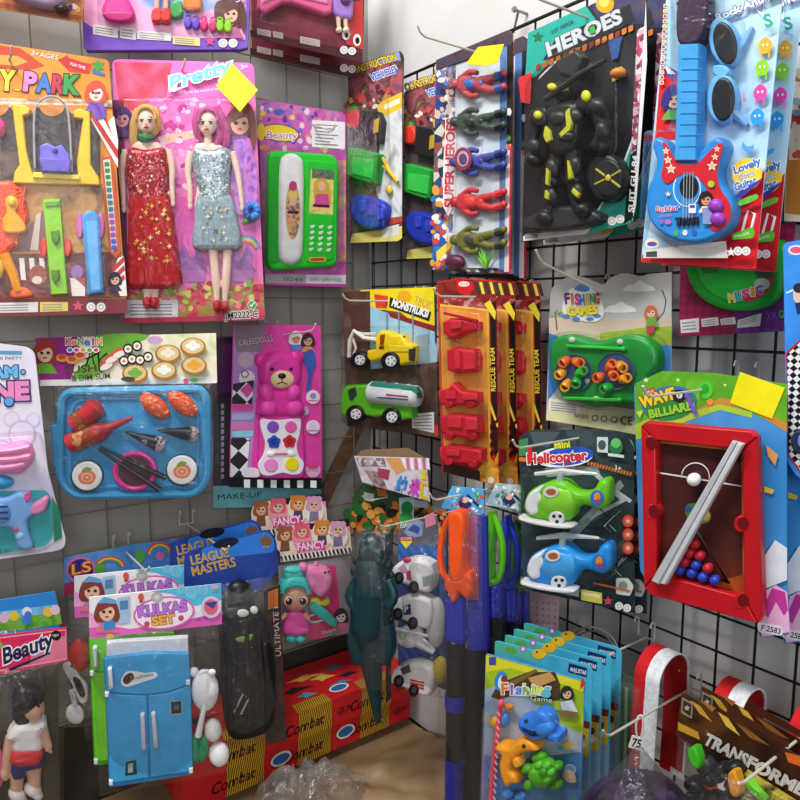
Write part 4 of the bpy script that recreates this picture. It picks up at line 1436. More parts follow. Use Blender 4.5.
    if i == 0:
        k = t.part('inner_box', None, 'pale grey box top above the fridge')
        k.puff([(107, 641), (188, 636), (189, 656), (106, 661)], .001, .010, '#d2d6dc', r=1)
        k = t.part('toy_kettle', None, 'white toy kettle')
        k.ball(205, 690, .016, 14, 21, .014, '#f1f1f3')
        k.tube([(p[0], p[1], .02) for p in E(206, 690, 11, 18, n=20)], 1.6, '#dcdce2', 6, closed=True)
        k.ball(194, 672, .016, 5, 5, .006, '#f1f1f3')
        k = t.part('toy_spoon', None, 'white toy spoon')
        k.tube([(206, 700, .024), (202, 718, .024), (198, 736, .022)], [2.4, 2.6, 3.4], '#f3f3f5')
        k.ball(212, 672, .026, 4, 3, .003, '#ffffff')
        for (x, y, a) in ((195, 750, 4), (203, 748, -8)):
            k = t.part('toy_fruit', None, 'green toy vegetable')
            k.ball(x, y, .012, 6, 14, .009, '#2fa070', rot=a)
        for (x, y) in ((213, 730), (219, 754)):
            k = t.part('toy_egg', None, 'white toy egg')
            k.ball(x, y, .014, 9 if y < 740 else 10.5, 11.5 if y < 740 else 12.5, .012, '#f2f0f0')
    s_ = t.part('clear_bag')
    s_.sheet((90, 638), (222, 624), (228, 772 - 34 * i), (100, 796 - 34 * i), .008, .034 - .006 * i, 'bag', 16, .002)
    return t.done()


fridge_set(1)
fridge_set(0)

# ---- league packs
def league(i):
    lab = ('black caped figure in a bag with a dark blue rounded header', 'dark blue rounded header just behind that of the black caped figure')[i]
    t = Th('figure_bag_pack', lab, 'toy pack', 240, 640, 'L', (.212, .15)[i], 18, xf=((0, 0), (-14, -10))[i], group='blue headed figure bags')
    b = t.part('header_card')
    b.puff(rnd([(184, 552), (268, 529), (276, 538), (279, 570), (262, 590), (184, 600)], 9), -.001, .0022, 'n12:#1f2f80,#2748a0,#1a2866', r=.25, n=1)
    b.base = .0012
    b.flat(rnd([(200, 549), (267, 531), (274, 539), (275, 552), (205, 560)], 5), '#2f7ad8')
    b.flat(E(226, 543, 13, 5, 12), '#161a30')
    b.text('LEAGUE', 192, 565, 229, 556.5, 9, '#c8a050', bold=.03)
    b.text('MASTERS', 193, 576, 236, 566, 9, '#c8a050', bold=.03)
    b.flat(star(266, 544, 5), '#d8903a')
    b.flat(E(266, 541, 6, 5), '#7a5a3a')
    if i == 0:
        k = t.part('caped_figure', None, 'black figure wrapped in a cape')
        K = '#18171b'
        k.ball(240, 598, .018, 16, 18, .016, K)
        k.puff([(226, 606), (240, 602), (254, 606), (268, 622), (276, 660), (278, 705), (270, 728), (246, 738), (228, 734), (222, 700), (220, 650), (218, 622)], .002, .032, K, r=10, sm=3, n=6)
        for x0, x1 in ((232, 236), (246, 250), (258, 264)):
            k.tube([(x0, 625, .034), (x1 - 2, 670, .036), (x1, 725, .03)], [2.4, 3.2, 3.6], '#211f26', 7, sm=3)
        k.ball(240, 614, .034, 22, 8, .006, '#211f26')
        e_ = k.sub('visor', 'white eye patches')
        e_.ball(243, 613, .041, 6, 4, .002, '#e4e6e2')
        e_.ball(254, 610, .040, 4, 4, .002, '#d6d8d4')
        e_ = k.sub('belt', 'green belt flash')
        e_.puff([(235, 639), (244, 636), (253, 634), (251, 640), (240, 642)], .033, .004, '#7aa02c', r=1, sm=2)
        k = t.part('toy_weapon', None, 'grey clear plastic stand')
        k.tube([(234, 712, .036), (243, 694, .037), (249, 698, .037), (241, 714, .036)], 1.1, '#a8a8a8', 6)
        k.tube([(240, 730, .03), (256, 726, .03), (270, 716, .03)], 1.4, '#8a5a48', 6, sm=3)
        c = t.part('insert_card')
        c.puff([(264, 590), (280, 584), (286, 740), (266, 745)], .0, .001, 'n20:#241c20,#3a2a2a,#6a3a24', r=.2, n=1)
        c.base = .001
        c.text('ULTIMATE LED', 281, 656, 277, 592, 5.4, '#d6d2d2')
        c.flat([(268, 592), (278, 588), (278, 606), (268, 610)], '#c8702c')
    s_ = t.part('clear_bag')
    if i == 0:
        s_.sheet((186, 590), (272, 576), (287, 740), (218, 752), .012, .036, 'film', 16, .003)
    return t.done()


league(1)
t = league(0)
hook(t, 222, 548, .03, 'wire hook through the dark blue rounded headers')

# ---- fancy doll packs
def fancy(i):
    lab = ('teal haired big eyed doll in a bag right of the black figure', 'second doll header card just above the teal haired doll bag')[i]
    t = Th('surprise_doll_pack', lab, 'doll pack', 316, 585, 'L', (.118, .082)[i], 18, xf=((0, 0), (-24, -25))[i], group='big eyed doll bags')
    b = t.part('header_card')
    b.puff([(277, 528), (349, 519), (352, 553), (281, 562)], -.001, .0022, 'n26:#f0b890,#f6e4d0,#e88ab0', r=.25, n=1)
    b.base = .0012
    b.flat([(306, 524), (349, 518.6), (350, 526), (307, 530)], '#2a2230')
    for (x, y, hc, bc) in ((285, 534, '#a8603a', '#8a5a3a'), (302, 531, '#e8607a', '#f0a0b0'), (322, 528, '#d8883a', '#4a4a60'), (338, 529, '#d8a0c0', '#8a7aa0')):
        b.flat(E(x, y + 6, 10, 14), '#f4e8dc' if x != 302 else '#f0a0a8')
        b.flat([(x - 4, y + 6), (x + 4, y + 5), (x + 5, y + 17), (x - 5, y + 18)], bc)
        girl_print(b, x, y, 5.6, hc, '#e8bc9c', bc, False)
        for sx in (-5, 5):
            b.flat(E(x + sx, y - 5, 3), hc)
    b.flat([(297, 543), (324, 540), (326, 552), (297, 555)], '#d8489a')
    b.text('FANCY', 298, 550.5, 325, 547.4, 7, '#fbe6f2', bold=.03)
    b.text('SURPRISE', 300, 554, 322, 551.4, 2.4, '#fbe6f2')
    b.flat([(280, 556), (351.6, 547), (352, 553), (281, 562)], '#f1ece6')
    for k in range(18):
        x = 280 + 4 * k
        b.flat([(x, 556.4 - .5 * k), (x + 2, 556 - .5 * k), (x + 3.6, 561 - .5 * k), (x + 1.6, 561.4 - .5 * k)], '#18161a')
    if i == 0:
        c = t.part('insert_card')
        c.puff([(278, 566), (350, 556), (354, 632), (282, 645)], 0, .001, 'n12:#8f8c92,#a09aa4', r=.2, n=1)
        c.base = .001
        c.flat(rnd([(305, 570), (336, 564), (341, 625), (312, 640)], 5), '#e0307c')
        c.flat([(308, 628), (318, 622), (326, 628), (324, 638), (308, 640)], '#e8568a')
        girl_print(c, 341, 616, 5.5, '#2a2430', '#e8dcd8', '#e0709a')
        c.text('toys', 322, 634, 336, 631, 4, '#f2f2f2')
        d = t.part('doll_head', None, 'doll head with teal bun hair')
        TE = '#4ac6c0'
        d.ball(295, 598, .018, 14, 13, .014, '#e2a986')
        hr = d.sub('hair', 'teal hair with a top bun')
        hr.puff([(280, 594), (280, 584), (287, 576), (297, 574), (306, 578), (309, 586), (309, 594), (303, 588), (294, 586), (286, 589)], .004, .030, TE, r=4, sm=3)
        hr.puff([(284, 572), (289, 568), (299, 567), (302, 573), (300, 579), (286, 580)], .008, .022, TE, r=4, sm=3)
        hr.ball(293, 570, .024, 9, 4, .008, '#58d2cc')
        fc = d.sub('face')
        for x in (289, 303):
            fc.ball(x, 601, .0295 if x < 296 else .029, 4.6, 4.6, .0024, '#f4eee8')
            fc.ball(x, 601.4, .0315, 3.4, 3.8, .0016, '#2f2430')
            fc.ball(x - 1, 600, .033, 1.0, 1.1, .0006, '#ffffff')
        fc.ball(296.5, 607.6, .030, 2.2, 1.2, .0018, '#d84a5c')
        d = t.part('doll_body', None, 'pink dress and teal boots')
        d.puff([(289, 611), (302, 611), (309, 624), (309, 631), (296, 635), (284, 633), (283, 626)], .003, .024, '#ee5cb4', r=5, sm=3)
        for sx, x in ((-1, 287), (1, 304)):
            d.tube([(x, 613, .018), (x + sx * 5, 619, .02)], [2.6, 2.0], '#e2a986', 7)
        for x in (291, 300):
            d.ball(x, 638, .014, 5.5, 5, .010, TE)
        k = t.part('toy_balloon', None, 'pink pear shaped balloon toy')
        k.puff([(306, 569), (316, 566), (328, 568), (333, 577), (330, 588), (322, 596), (315, 594), (308, 585)], .003, .026, '#f48cc0', r=7, sm=4, n=6)
        k.ball(303, 567, .016, 5, 5, .008, '#f48cc0')
        k.ball(316, 564, .014, 2.2, 2.6, .004, '#f48cc0')
        for x in (325, 329):
            k.ball(x, 572.5 - (x - 325) * .2, .0285, 1.4, 1, .001, '#2a2028')
        k = t.part('toy_comb', None, 'yellow bow and teal pacifier')
        k.puff([(311, 599), (318, 597), (322, 601), (328, 597), (330, 602), (325, 606), (316, 604), (310, 606)], .004, .010, '#d6d22c', r=2, sm=2)
        k.puff([(311, 604), (316, 602), (337, 620), (334, 626), (328, 624), (310, 610)], .006, .014, '#30b8b0', r=2, sm=2)
        k.tube([(p[0], p[1], .014) for p in E(316, 618, 8, 4, 10, n=16)], 1.1, '#a8c4cc', 6, closed=True)
    s_ = t.part('clear_bag')
    if i == 0:
        s_.sheet((280, 560), (352, 552), (355, 634), (282, 647), .006, .034, 'bag', 12, .002)
    return t.done()


fancy(1)
t = fancy(0)
hook(t, 328, 532, .05, 'wire hook through the two big eyed doll headers')

# ================================================================ long red boxes on the floor
def box_thing(i):
    z0 = (.024, .082)[i]
    H = .056
    al, nn = ALONG['L'], NORM['L']
    lab = ('long red toy box lying topmost of the two on brown paper', 'long red toy box under the other red box on brown paper')[i]
    far = (-.024, -.026)[i]
    depth = .155
    P0 = CORNER + al * far + nn * (.026 + .010 * i) + Vector((0, 0, z0 + .001 * i))
    t = Th('toy_gun_box', lab, 'box', 0, 0, P0=P0, group='red boxes on the floor')
    # local frame: U along wall towards the viewer-left, W out of wall, V up
    t.U, t.W, t.Vv = al, nn, Vector((0, 0, 1))
    L = .50
    b = t.part('carton')
    V = [(x, y, w) for x in (-L, 0) for y in (0, H) for w in (0, depth)]
    Fc = [(0, 1, 3, 2), (4, 6, 7, 5), (0, 4, 5, 1), (2, 3, 7, 6), (0, 2, 6, 4), (1, 5, 7, 3)]
    b.add(V, Fc, '#c92026')
    pr = b.sub('printed_panel', 'yellow striped panels and black lettering')

    def quad(face, x0, y0, x1, y1, col, e=.0004):
        if face == 'F':
            pr.add([(x0, y0, depth + e), (x1, y0, depth + e), (x1, y1, depth + e), (x0, y1, depth + e)], [(0, 1, 2, 3)], col)
        else:
            pr.add([(x0, H + e, y0), (x1, H + e, y0), (x1, H + e, y1), (x0, H + e, y1)], [(0, 1, 2, 3)], col)

    def poly(face, pts, col, e):
        pr.add([(x, y, depth + e) if face == 'F' else (x, H + e, y) for x, y in pts], tessellate_polygon([[Vector((x, y, 0)) for x, y in pts]]), col)
    for x0 in (-.055, -.20, -.345):
        quad('F', x0 - .075, .0, x0, H, '#e4ae28')
        quad('T', x0 - .075, depth - .03, x0, depth, '#e4ae28')
        k = 0
        while k < 20:
            a = x0 - .075 + .0045 * k - .012
            q = [(max(x0 - .075, min(x0, v)), y) for v, y in ((a, 0), (a + .0022, 0), (a + .014, H), (a + .0118, H))]
            poly('F', q, '#3a2016', .0006)
            q = [(max(x0 - .075, min(x0, v)), y) for v, y in ((a, depth), (a + .0022, depth), (a + .010, depth - .03), (a + .0078, depth - .03))]
            poly('T', q, '#3a2016', .0006)
            k += 1

    def words(body, x0, y0, x1, h, col, face='F', e=.0009, slant=.2):
        V, Fc = glyphs(body, .015)
        xa, xb = min(v[0] for v in V), max(v[0] for v in V)
        pts = []
        for x, y in V:
            q = (x0 + (x1 - x0) * (x - xa) / (xb - xa) + slant * y * h, y0 + h * y / .69)
            pts.append((q[0], q[1], depth + e) if face == 'F' else (q[0], H + e, depth - q[1]))
        pr.add(pts, Fc, col)
    for x0 in (-.055, -.20, -.345):
        words('Combat', x0 - .105, .016, x0 - .02, .020, '#2a1216', slant=.35)
        words('GUN', x0 + .012, .020, x0 + .046, .014, '#4a1216', slant=.3)
    for x in (-.165, -.31):
        poly('F' if i == 0 else 'T', [(x + .022 * math.cos(a * .35), (.03 if i == 0 else .125) + .014 * math.sin(a * .35)) for a in range(18)], '#e8e4dc', .0010)
        poly('F' if i == 0 else 'T', [(x + .018 * math.cos(a * .35), (.03 if i == 0 else .125) + .010 * math.sin(a * .35)) for a in range(18)], '#2f68a8', .0012)
    if i == 1:
        for (x, y, c, sx, sy) in ((-.20, .05, '#e0b048', .05, .012), (-.24, .08, '#2a2228', .045, .012), (-.17, .07, '#d8b850', .03, .016), (-.13, .05, '#3a6a80', .03, .01), (-.12, .09, '#20202a', .03, .01), (-.33, .095, '#3f90a8', .06, .014), (-.36, .085, '#3f90a8', .015, .03), (-.23, .11, '#5a98a8', .025, .012), (-.15, .11, '#4a88a0', .03, .008), (-.45, .06, '#2a2a30', .06, .015), (-.55, .08, '#e8c050', .05, .014)):
            poly('T', [(x + sx * math.cos(a * .7 + x) * (1 if a % 2 else .5), y + sy * math.sin(a * .7) * (1 if a % 2 else .6)) for a in range(9)], c, .0008)
        for x, y in ((-.33, .035), (-.36, .065)):
            for r_, c in ((.016, '#e8d8d8'), (.0135, '#c92026'), (.009, '#e8d8d8'), (.006, '#c92026')):
                poly('T', [(x + r_ * 1.3 * math.cos(a * .35), y + r_ * math.sin(a * .35)) for a in range(18)], c, .0008 + .0002 * (.016 - r_) * 100)
    t.done()


box_thing(0)
box_thing(1)


# ================================================================ right wall, near the corner
def construction(i):
    lab = ('construction vehicles pack with green dumper beside the green telephone', 'second construction vehicles pack just left of the superhero figures')[i]
    t = Th('construction_toy_pack', lab, 'toy pack', 372, 160, 'R', (.085, .045)[i], -48, xf=((0, 0), (56, 16))[i], group='construction vehicle packs')
    b = t.card(rnd([(348, 76), (400, 50), (404, 56), (402, 236), (398, 241), (350, 243)], 3), 'n22:#3a2c30,#5a4650,#6f5f5c')
    b.flat([(362, 70), (399, 51), (402, 66), (372, 82)], '#7f9ad8')
    b.flat([(349, 80), (366, 68), (402, 60), (402, 92), (384, 118), (349, 108)], 'n30:#7f4a58,#a85a60,#4a3440,#c88a50')
    b.text('CONSTRUCTION', 350, 75, 397, 60, 7, '#e8c83a', '#20181a', olw=.09, bold=.03)
    b.text('VEHICLES', 372, 81, 398, 71.5, 6.6, '#3a6ac8', '#f2f2f6', olw=.1, bold=.04)
    b.flat([(376, 104), (402, 92), (402, 112), (380, 118)], '#e2b83a')
    b.flat([(384, 105), (400, 98), (400, 103), (385, 110)], '#efe6c8')
    b.flat([(382, 118), (402, 108), (402, 216), (386, 222), (376, 190)], 'n25:#b8bcc2,#d8dade,#9aa0a4')
    b.flat([(366, 222), (402, 216), (402, 222), (366, 230)], '#b84a36')
    b.flat([(352, 234), (402, 226), (402, 238), (398, 241), (350, 243)], '#dcd070')
    b.flat([(382, 228), (399, 224), (399, 235), (382, 238)], '#d8d6cc')
    b.scatter([(345, 95), (395, 80), (396, 100), (345, 118)], ['#e8a84a', '#c84a4a', '#f0e0c8', '#5a2a3a'], 40, 3)
    k = t.part('toy_dumper', None, 'green tipper box')
    k.puff([(349, 148), (358, 148), (381, 154), (378, 182), (372, 184), (349, 176)], .0015, .018, '#22a83a', r=2)
    k.puff([(352, 157), (374, 160), (372, 179), (352, 174)], .0195, .003, '#38c850', r=1)
    k.puff([(378, 154), (382, 156), (378, 184), (374, 183)], .0015, .020, '#188a2c', r=1)
    k = t.part('toy_cab', None, 'red orange cab piece')
    k.puff([(348, 112), (358, 110), (362, 118), (360, 128), (350, 128), (346, 120)], .0015, .016, '#e23a28', r=2, sm=3)
    k.puff([(348, 108), (356, 106), (358, 112), (350, 113)], .004, .01, '#4a9a3a', r=1)
    k = t.part('toy_truck', None, 'black chassis with yellow grille')
    k.puff([(362, 110), (380, 112), (384, 122), (382, 144), (360, 138)], .0015, .015, '#20221f', r=2)
    k.puff([(374, 120), (379, 118), (378, 132), (373, 134)], .0165, .002, '#c8a83a', r=.5)
    k = t.part('toy_loader', None, 'blue vehicle body')
    k.puff([(352, 202), (360, 195), (376, 198), (388, 206), (386, 222), (378, 230), (362, 226), (353, 216)], .0015, .017, '#2438b4', r=4, sm=3)
    for x, y in ((362, 206), (372, 210), (380, 214)):
        k.puff(rnd(R(x - 3, y - 6, x + 3, y + 6), 2), .0185, .003, '#3048cc', r=1)
    k = t.part('toy_arm', None, 'yellow digger arm')
    k.tube([(383, 158, .010), (390, 172, .012), (398, 182, .010)], 1.8, '#d8b83a', 6)
    k.tube([(383, 166, .010), (395, 178, .010)], 1.4, '#c8a02a', 6)
    k.ball(389, 190, .008, 3, 5, .005, '#d8b83a')
    t.blister(rnd([(349, 106), (384, 96), (388, 232), (350, 238)], 6), .026)
    return t.done()


construction(1)
construction(0)

# ---- construction trucks: yellow digger and green tanker
t = Th('toy_truck_pack', 'truck pack holding a yellow digger above a green tanker', 'toy pack', 391, 362, 'R', .115, -34)
b = t.card(rnd([(342, 290), (436, 287), (438, 437), (347, 426)], 2), 'n16:#5a4436,#6f5644,#4a382e')
b.flat([(360, 290), (436, 287), (436, 340), (400, 312), (368, 308)], '#e8d422')
b.flat([(370, 306), (436, 333), (437, 366), (371, 372)], 'n7:#a8d0e2,#8fc0da,#c0e0ec')
b.flat([(343, 292), (370, 291), (371, 372), (345, 376)], 'n14:#6a4a40,#4a342e,#7f6254')
b.flat([(350, 305), (366, 304), (367, 330), (352, 332)], '#54382f')
b.flat([(388, 312), (436, 326), (436, 332), (390, 317)], '#8a2436')
b.flat([(374, 294), (388, 296), (387, 308), (376, 308)], '#d8452a')
b.flat([(397, 297), (400, 291), (408, 291), (412, 297), (409, 301), (398, 301)], '#e8a820')
b.text('TRUK', 413, 303, 430, 309, 8, '#d8962a', '#f4e860', olw=.05)
b.flat([(390, 297), (431, 312), (429, 321), (389, 307)], '#1f2226')
b.text('MONSTRUKSI', 391.5, 305.5, 427, 317.4, 7, '#eef0ee', bold=.05)
for x0, x1 in ((386, 388), (398, 399.5), (412, 413.4)):
    b.flat(R(x0, 312, x1, 345), '#7a90a0')
b.flat([(370, 340), (437, 345), (437, 366), (371, 368)], '#9cc4d4')
b.flat([(415, 336), (428, 334), (430, 362), (416, 364)], '#8fa8b0')
b.flat([(345, 372), (437, 362), (438, 437), (347, 426)], 'n20:#5e4838,#46352b,#75594a')
b.flat([(412, 414), (434, 412), (434, 433), (412, 428)], '#d8d8da')
for k in range(5):
    b.flat([(414, 416 + 3 * k), (432, 414.8 + 3.4 * k), (432, 415.8 + 3.4 * k), (414, 417 + 3 * k)], '#7f7f86')
b.flat([(434, 426), (438, 424), (438, 437), (434, 436)], '#c83a2a')
b.flat([(434, 290), (437, 289), (437, 340), (435, 344)], '#2a3438')
Y = '#eecb18'
k = t.part('toy_digger', None, 'yellow digger with a white bucket arm')
k.puff([(378, 336), (383, 330), (391, 331), (396, 334), (405, 334), (409, 342), (416, 346), (415, 362), (400, 366), (388, 358), (382, 360), (374, 362), (369, 358), (370, 350), (378, 349)], .003, .022, Y, r=3, sm=1)
k.puff([(388, 345), (412, 346), (414, 352), (390, 352)], .024, .003, '#f6d92e', r=1)
k.puff([(409, 349), (415, 348), (414, 361), (409, 360)], .022, .006, '#3a3428', r=1)
k.tube([(396, 345, .022), (397, 340, .022), (400, 337, .022)], 1, '#3a3020', 6)
k.tube([(402, 345, .02), (404, 336, .02)], 1.4, '#3a3020', 6)
cb = k.sub('cab_window', 'brown tinted cab window')
cb.puff([(380, 335), (385, 334), (384, 344), (380, 345)], .024, .0025, '#8a3a18', r=.5)
cb.puff([(379.5, 346), (384, 345), (384, 349), (379, 349)], .024, .0025, '#7a3010', r=.4)
ar = k.sub('bucket_arm', 'white bucket arm')
ar.tube([(378, 340, .018), (364, 338, .019), (354, 331, .019), (350, 340, .018), (349, 357, .017)], 2.2, '#e6e2d6', 7)
ar.tube([(376, 334, .016), (362, 334, .017), (355, 332, .018)], 1.6, '#d8d4c8', 6)
ar.tube([(352, 336, .015), (356, 348, .015), (352, 358, .016)], 1.4, '#d8d4c8', 6)
for x, y, r in ((360, 360, 8.8), (391, 361, 9.4)):
    wh = k.sub('wheel', 'black wheel with a pale hub')
    wheel(wh, x, y, .018, r, .012)
k = t.part('toy_tanker', None, 'green tanker truck')
GR = '#5cb820'
k.puff([(345, 389), (349, 385), (372, 384), (380, 400), (414, 402), (415, 418), (400, 421), (388, 416), (376, 417), (364, 414), (352, 418), (344, 414), (343, 402)], .003, .022, GR, r=3)
k.puff([(348, 390), (355, 387), (357, 394), (352, 401), (349, 399)], .025, .0015, '#2a3a3c', r=.5)
tk = k.sub('tank', 'silver and green tank')
tk.lathe(370, 392, 421, 397, .020, [(0, 6), (.02, 10), (.06, 11.5), (.92, 10.8), (.97, 9), (1, 5)], '#d6dde0', 18)
tk.base, tk.layer = .0386, 0
tk.puff([(371, 384), (374, 381), (418, 387), (419, 393), (371, 391)], .026, .0105, '#3a8f80', r=1)
tk.flat([(377, 393), (408, 396), (408, 397.6), (377, 395)], '#c8343c', w=.0408)
tk.flat([(377, 396.5), (408, 399), (408, 400.2), (377, 398)], '#3a4a8a', w=.0408)
tk.flat(E(373.5, 394, 2, 3.4), '#f4f8f8', w=.0408)
tk.text('BPP', 393, 391.4, 401, 392.2, 3.4, '#eef4f2', w=.0374)
tk.puff([(412, 388), (419, 390), (421, 398), (412, 399)], .02, .012, '#4a5a50', r=1)
for x in (384, 396, 408):
    tk.ball(x, 383 + (x - 384) * .1, .022, 3, 1.6, .004, '#c8d0d2')
for x, y, r in ((356, 414, 9.2), (392, 417, 9.6)):
    wh = k.sub('wheel', 'black wheel with a pale hub')
    wheel(wh, x, y, .018, r, .012)
t.blister(rnd([(345, 326), (424, 326), (424, 424), (345, 424)], 8), .04)
t.done()
hook(t, 388, 301, .10, 'wire hook through the digger and tanker card')

# ---- rescue vehicles
def rescue(i):
    lab = ('red rescue vehicles pack in front, five vehicles showing', 'second red rescue pack, slipped behind the front one', 'third red rescue pack, farthest right of the three')[i]
    t = Th('rescue_toy_pack', lab, 'toy pack', 470, 380, 'R', (.150, .105, .062)[i], -38, xf=((0, 0), (19, 1), (44, 2))[i], group='red rescue vehicle packs')
    b = t.card([(437, 282), (460, 278), (496, 281), (499, 486), (442, 472)], 'n18:#b81c16,#d42a1e,#a01612')
    b.flat([(438, 283), (458, 279), (495, 282), (496, 300), (440, 302)], 'n34:#2a1c1c,#8f2a24,#4a2020')
    b.flat([(456, 280), (472, 281), (474, 288), (468, 297), (458, 292)], '#c81e22')
    b.flat(E(464, 284, 5.6, 2.6), '#f0e2d8')
    b.text('RESCUE', 460.5, 285, 468, 285.2, 2.2, '#c81e22')
    for k in range(5):
        b.flat([(474 + 5 * k, 282), (477 + 5 * k, 282), (480 + 5 * k, 294), (477 + 5 * k, 294)], '#d8d24a' if k % 2 else '#3a3430')
    b.flat([(444, 298), (496, 298), (496, 310), (444, 309)], 'n60:#6a1e24,#a03038,#c8b8b0')
    b.flat([(440, 304), (489, 309), (491, 463), (444, 452)], '#e8b84a')
    b.flat([(441, 306), (486, 311), (489, 460), (445, 450)], 'n9:#c86a28,#e8a648,#d8903a,#a83a1c')
    b.flat([(490, 304), (496, 300), (498, 470), (492, 440)], '#1e1616')
    b.flat([(484, 304), (490, 300), (496, 312), (495, 320)], '#e0cc3a')
    b.text('RESCUE TEAM', 495.5, 391, 494.5, 348, 4.6, '#e8cc3a', bold=.02)
    b.flat([(490, 400), (498, 424), (498, 430), (490, 408)], '#e8c040')
    for k in range(4):
        b.flat([(490, 425 + 9 * k), (498, 418 + 9 * k), (498, 422 + 9 * k), (490, 430 + 9 * k)], '#3a1414')
    b.flat([(478, 470), (488, 455), (494, 462), (498, 452), (499, 486), (480, 481)], 'n50:#d8862a,#e8b040,#a83a1a')
    b.flat([(443, 462), (480, 471), (480, 481), (443, 472)], '#3a2420')
    rounds(b, [(491, 480)], 3)
    RD = '#cf1f33'
    RD2 = '#b81628'
    def body(pts, extra=(), h=.020):
        k = t.part('rescue_vehicle', None, 'red toy rescue vehicle')
        k.puff(pts, .0015, h, RD, r=3, sm=1)
        for p in extra:
            k.puff(p, h, .006, '#dd2f42', r=1)
        return k
    k = body([(445, 322), (452, 318), (462, 318), (480, 322), (480, 330), (466, 334), (456, 340), (446, 334)], [[(450, 322), (462, 321), (462, 328), (452, 330)]])
    k.tube([(444, 313, .022), (478, 321, .022)], 1.4, RD2, 6)
    k.tube([(446, 338, .01), (462, 341, .01)], 1.2, '#b8a060', 6)
    k = body([(449, 350), (456, 347), (477, 349), (480, 358), (479, 372), (460, 374), (450, 370)], [[(455, 352), (460, 351), (461, 369), (455, 369)], [(463, 351), (476, 352), (476, 369), (464, 370)]])
    k = body([(441, 391), (450, 388), (456, 382), (464, 390), (480, 392), (481, 402), (470, 405), (444, 405), (441, 398)], [[(446, 392), (456, 391), (456, 399), (446, 399)], [(462, 393), (478, 394), (478, 400), (463, 400)]])
    for x in (450, 472):
        k.puff(E(x, 404, 4.6, 4), .012, .012, RD2, r=1)
    k = body([(443, 416), (452, 413), (480, 416), (482, 432), (470, 438), (446, 434), (442, 424)], [[(448, 417), (462, 417), (462, 428), (448, 427)], [(466, 418), (478, 419), (478, 430), (466, 430)]])
    for x in (450, 474):
        k.puff(E(x, 436, 4.6, 4.4), .012, .012, RD2, r=1)
    k = body([(442, 447), (450, 444), (484, 449), (485, 462), (468, 464), (446, 461), (442, 456)], [[(447, 449), (460, 450), (460, 456), (447, 456)]])
    for x in (450, 474):
        k.puff(E(x, 461 + (x - 450) * .1, 4.6, 4), .012, .012, RD2, r=1)
    t.blister(rnd([(441, 306), (485, 311), (488, 462), (444, 455)], 4), .028)
    return t.done()


for i in (2, 1, 0):
    t = rescue(i)
hook(t, 476, 297, .085, 'wire hook through the three red rescue cards')

# ---- superhero figures
def action_figure(t, x, y, ca, cb, cc, label, flip=1):
    """small man lying on his side: head at left, legs to the right"""
    k = t.part('action_figure', None, label, remesh=.0012)
    k.ball(x, y, .012, 5, 5.5, .007, cb)
    k.puff([(x + 4, y - 7), (x + 12, y - 9), (x + 22, y - 6), (x + 28, y - 6), (x + 29, y + 6), (x + 22, y + 6), (x + 12, y + 9), (x + 4, y + 7)], .002, .015, ca, r=4, sm=3)
    for sg in (-1, 1):
        k.tube([(x + 8, y + 7 * sg, .011), (x + 15, y + 12 * sg, .013), (x + 23, y + 11 * sg, .014)], [3.4, 3.0, 2.4], ca, 8, sm=3)
        k.tube([(x + 26, y + 3.4 * sg, .010), (x + 37, y + 6 * sg, .012), (x + 48, y + 6.5 * sg - 3, .010)], [4.4, 3.8, 3], ca, 8, sm=3)
        k.ball(x + 49, y + 6.5 * sg - 4, .012, 3, 4, .005, ca)
    c = k.sub('suit', 'second colour of the suit')
    c.ball(x + 15, y, .0135, 7, 6.4, .0055, cc)
    c.ball(x + 27, y, .0115, 3.2, 5.4, .0062, cc)
    for sg in (-1, 1):
        c.tube([(x + 41, y + 6.3 * sg - 1, .0118), (x + 48, y + 6.5 * sg - 3, .0105)], [4.2, 3.6], cc, 8)
    return k


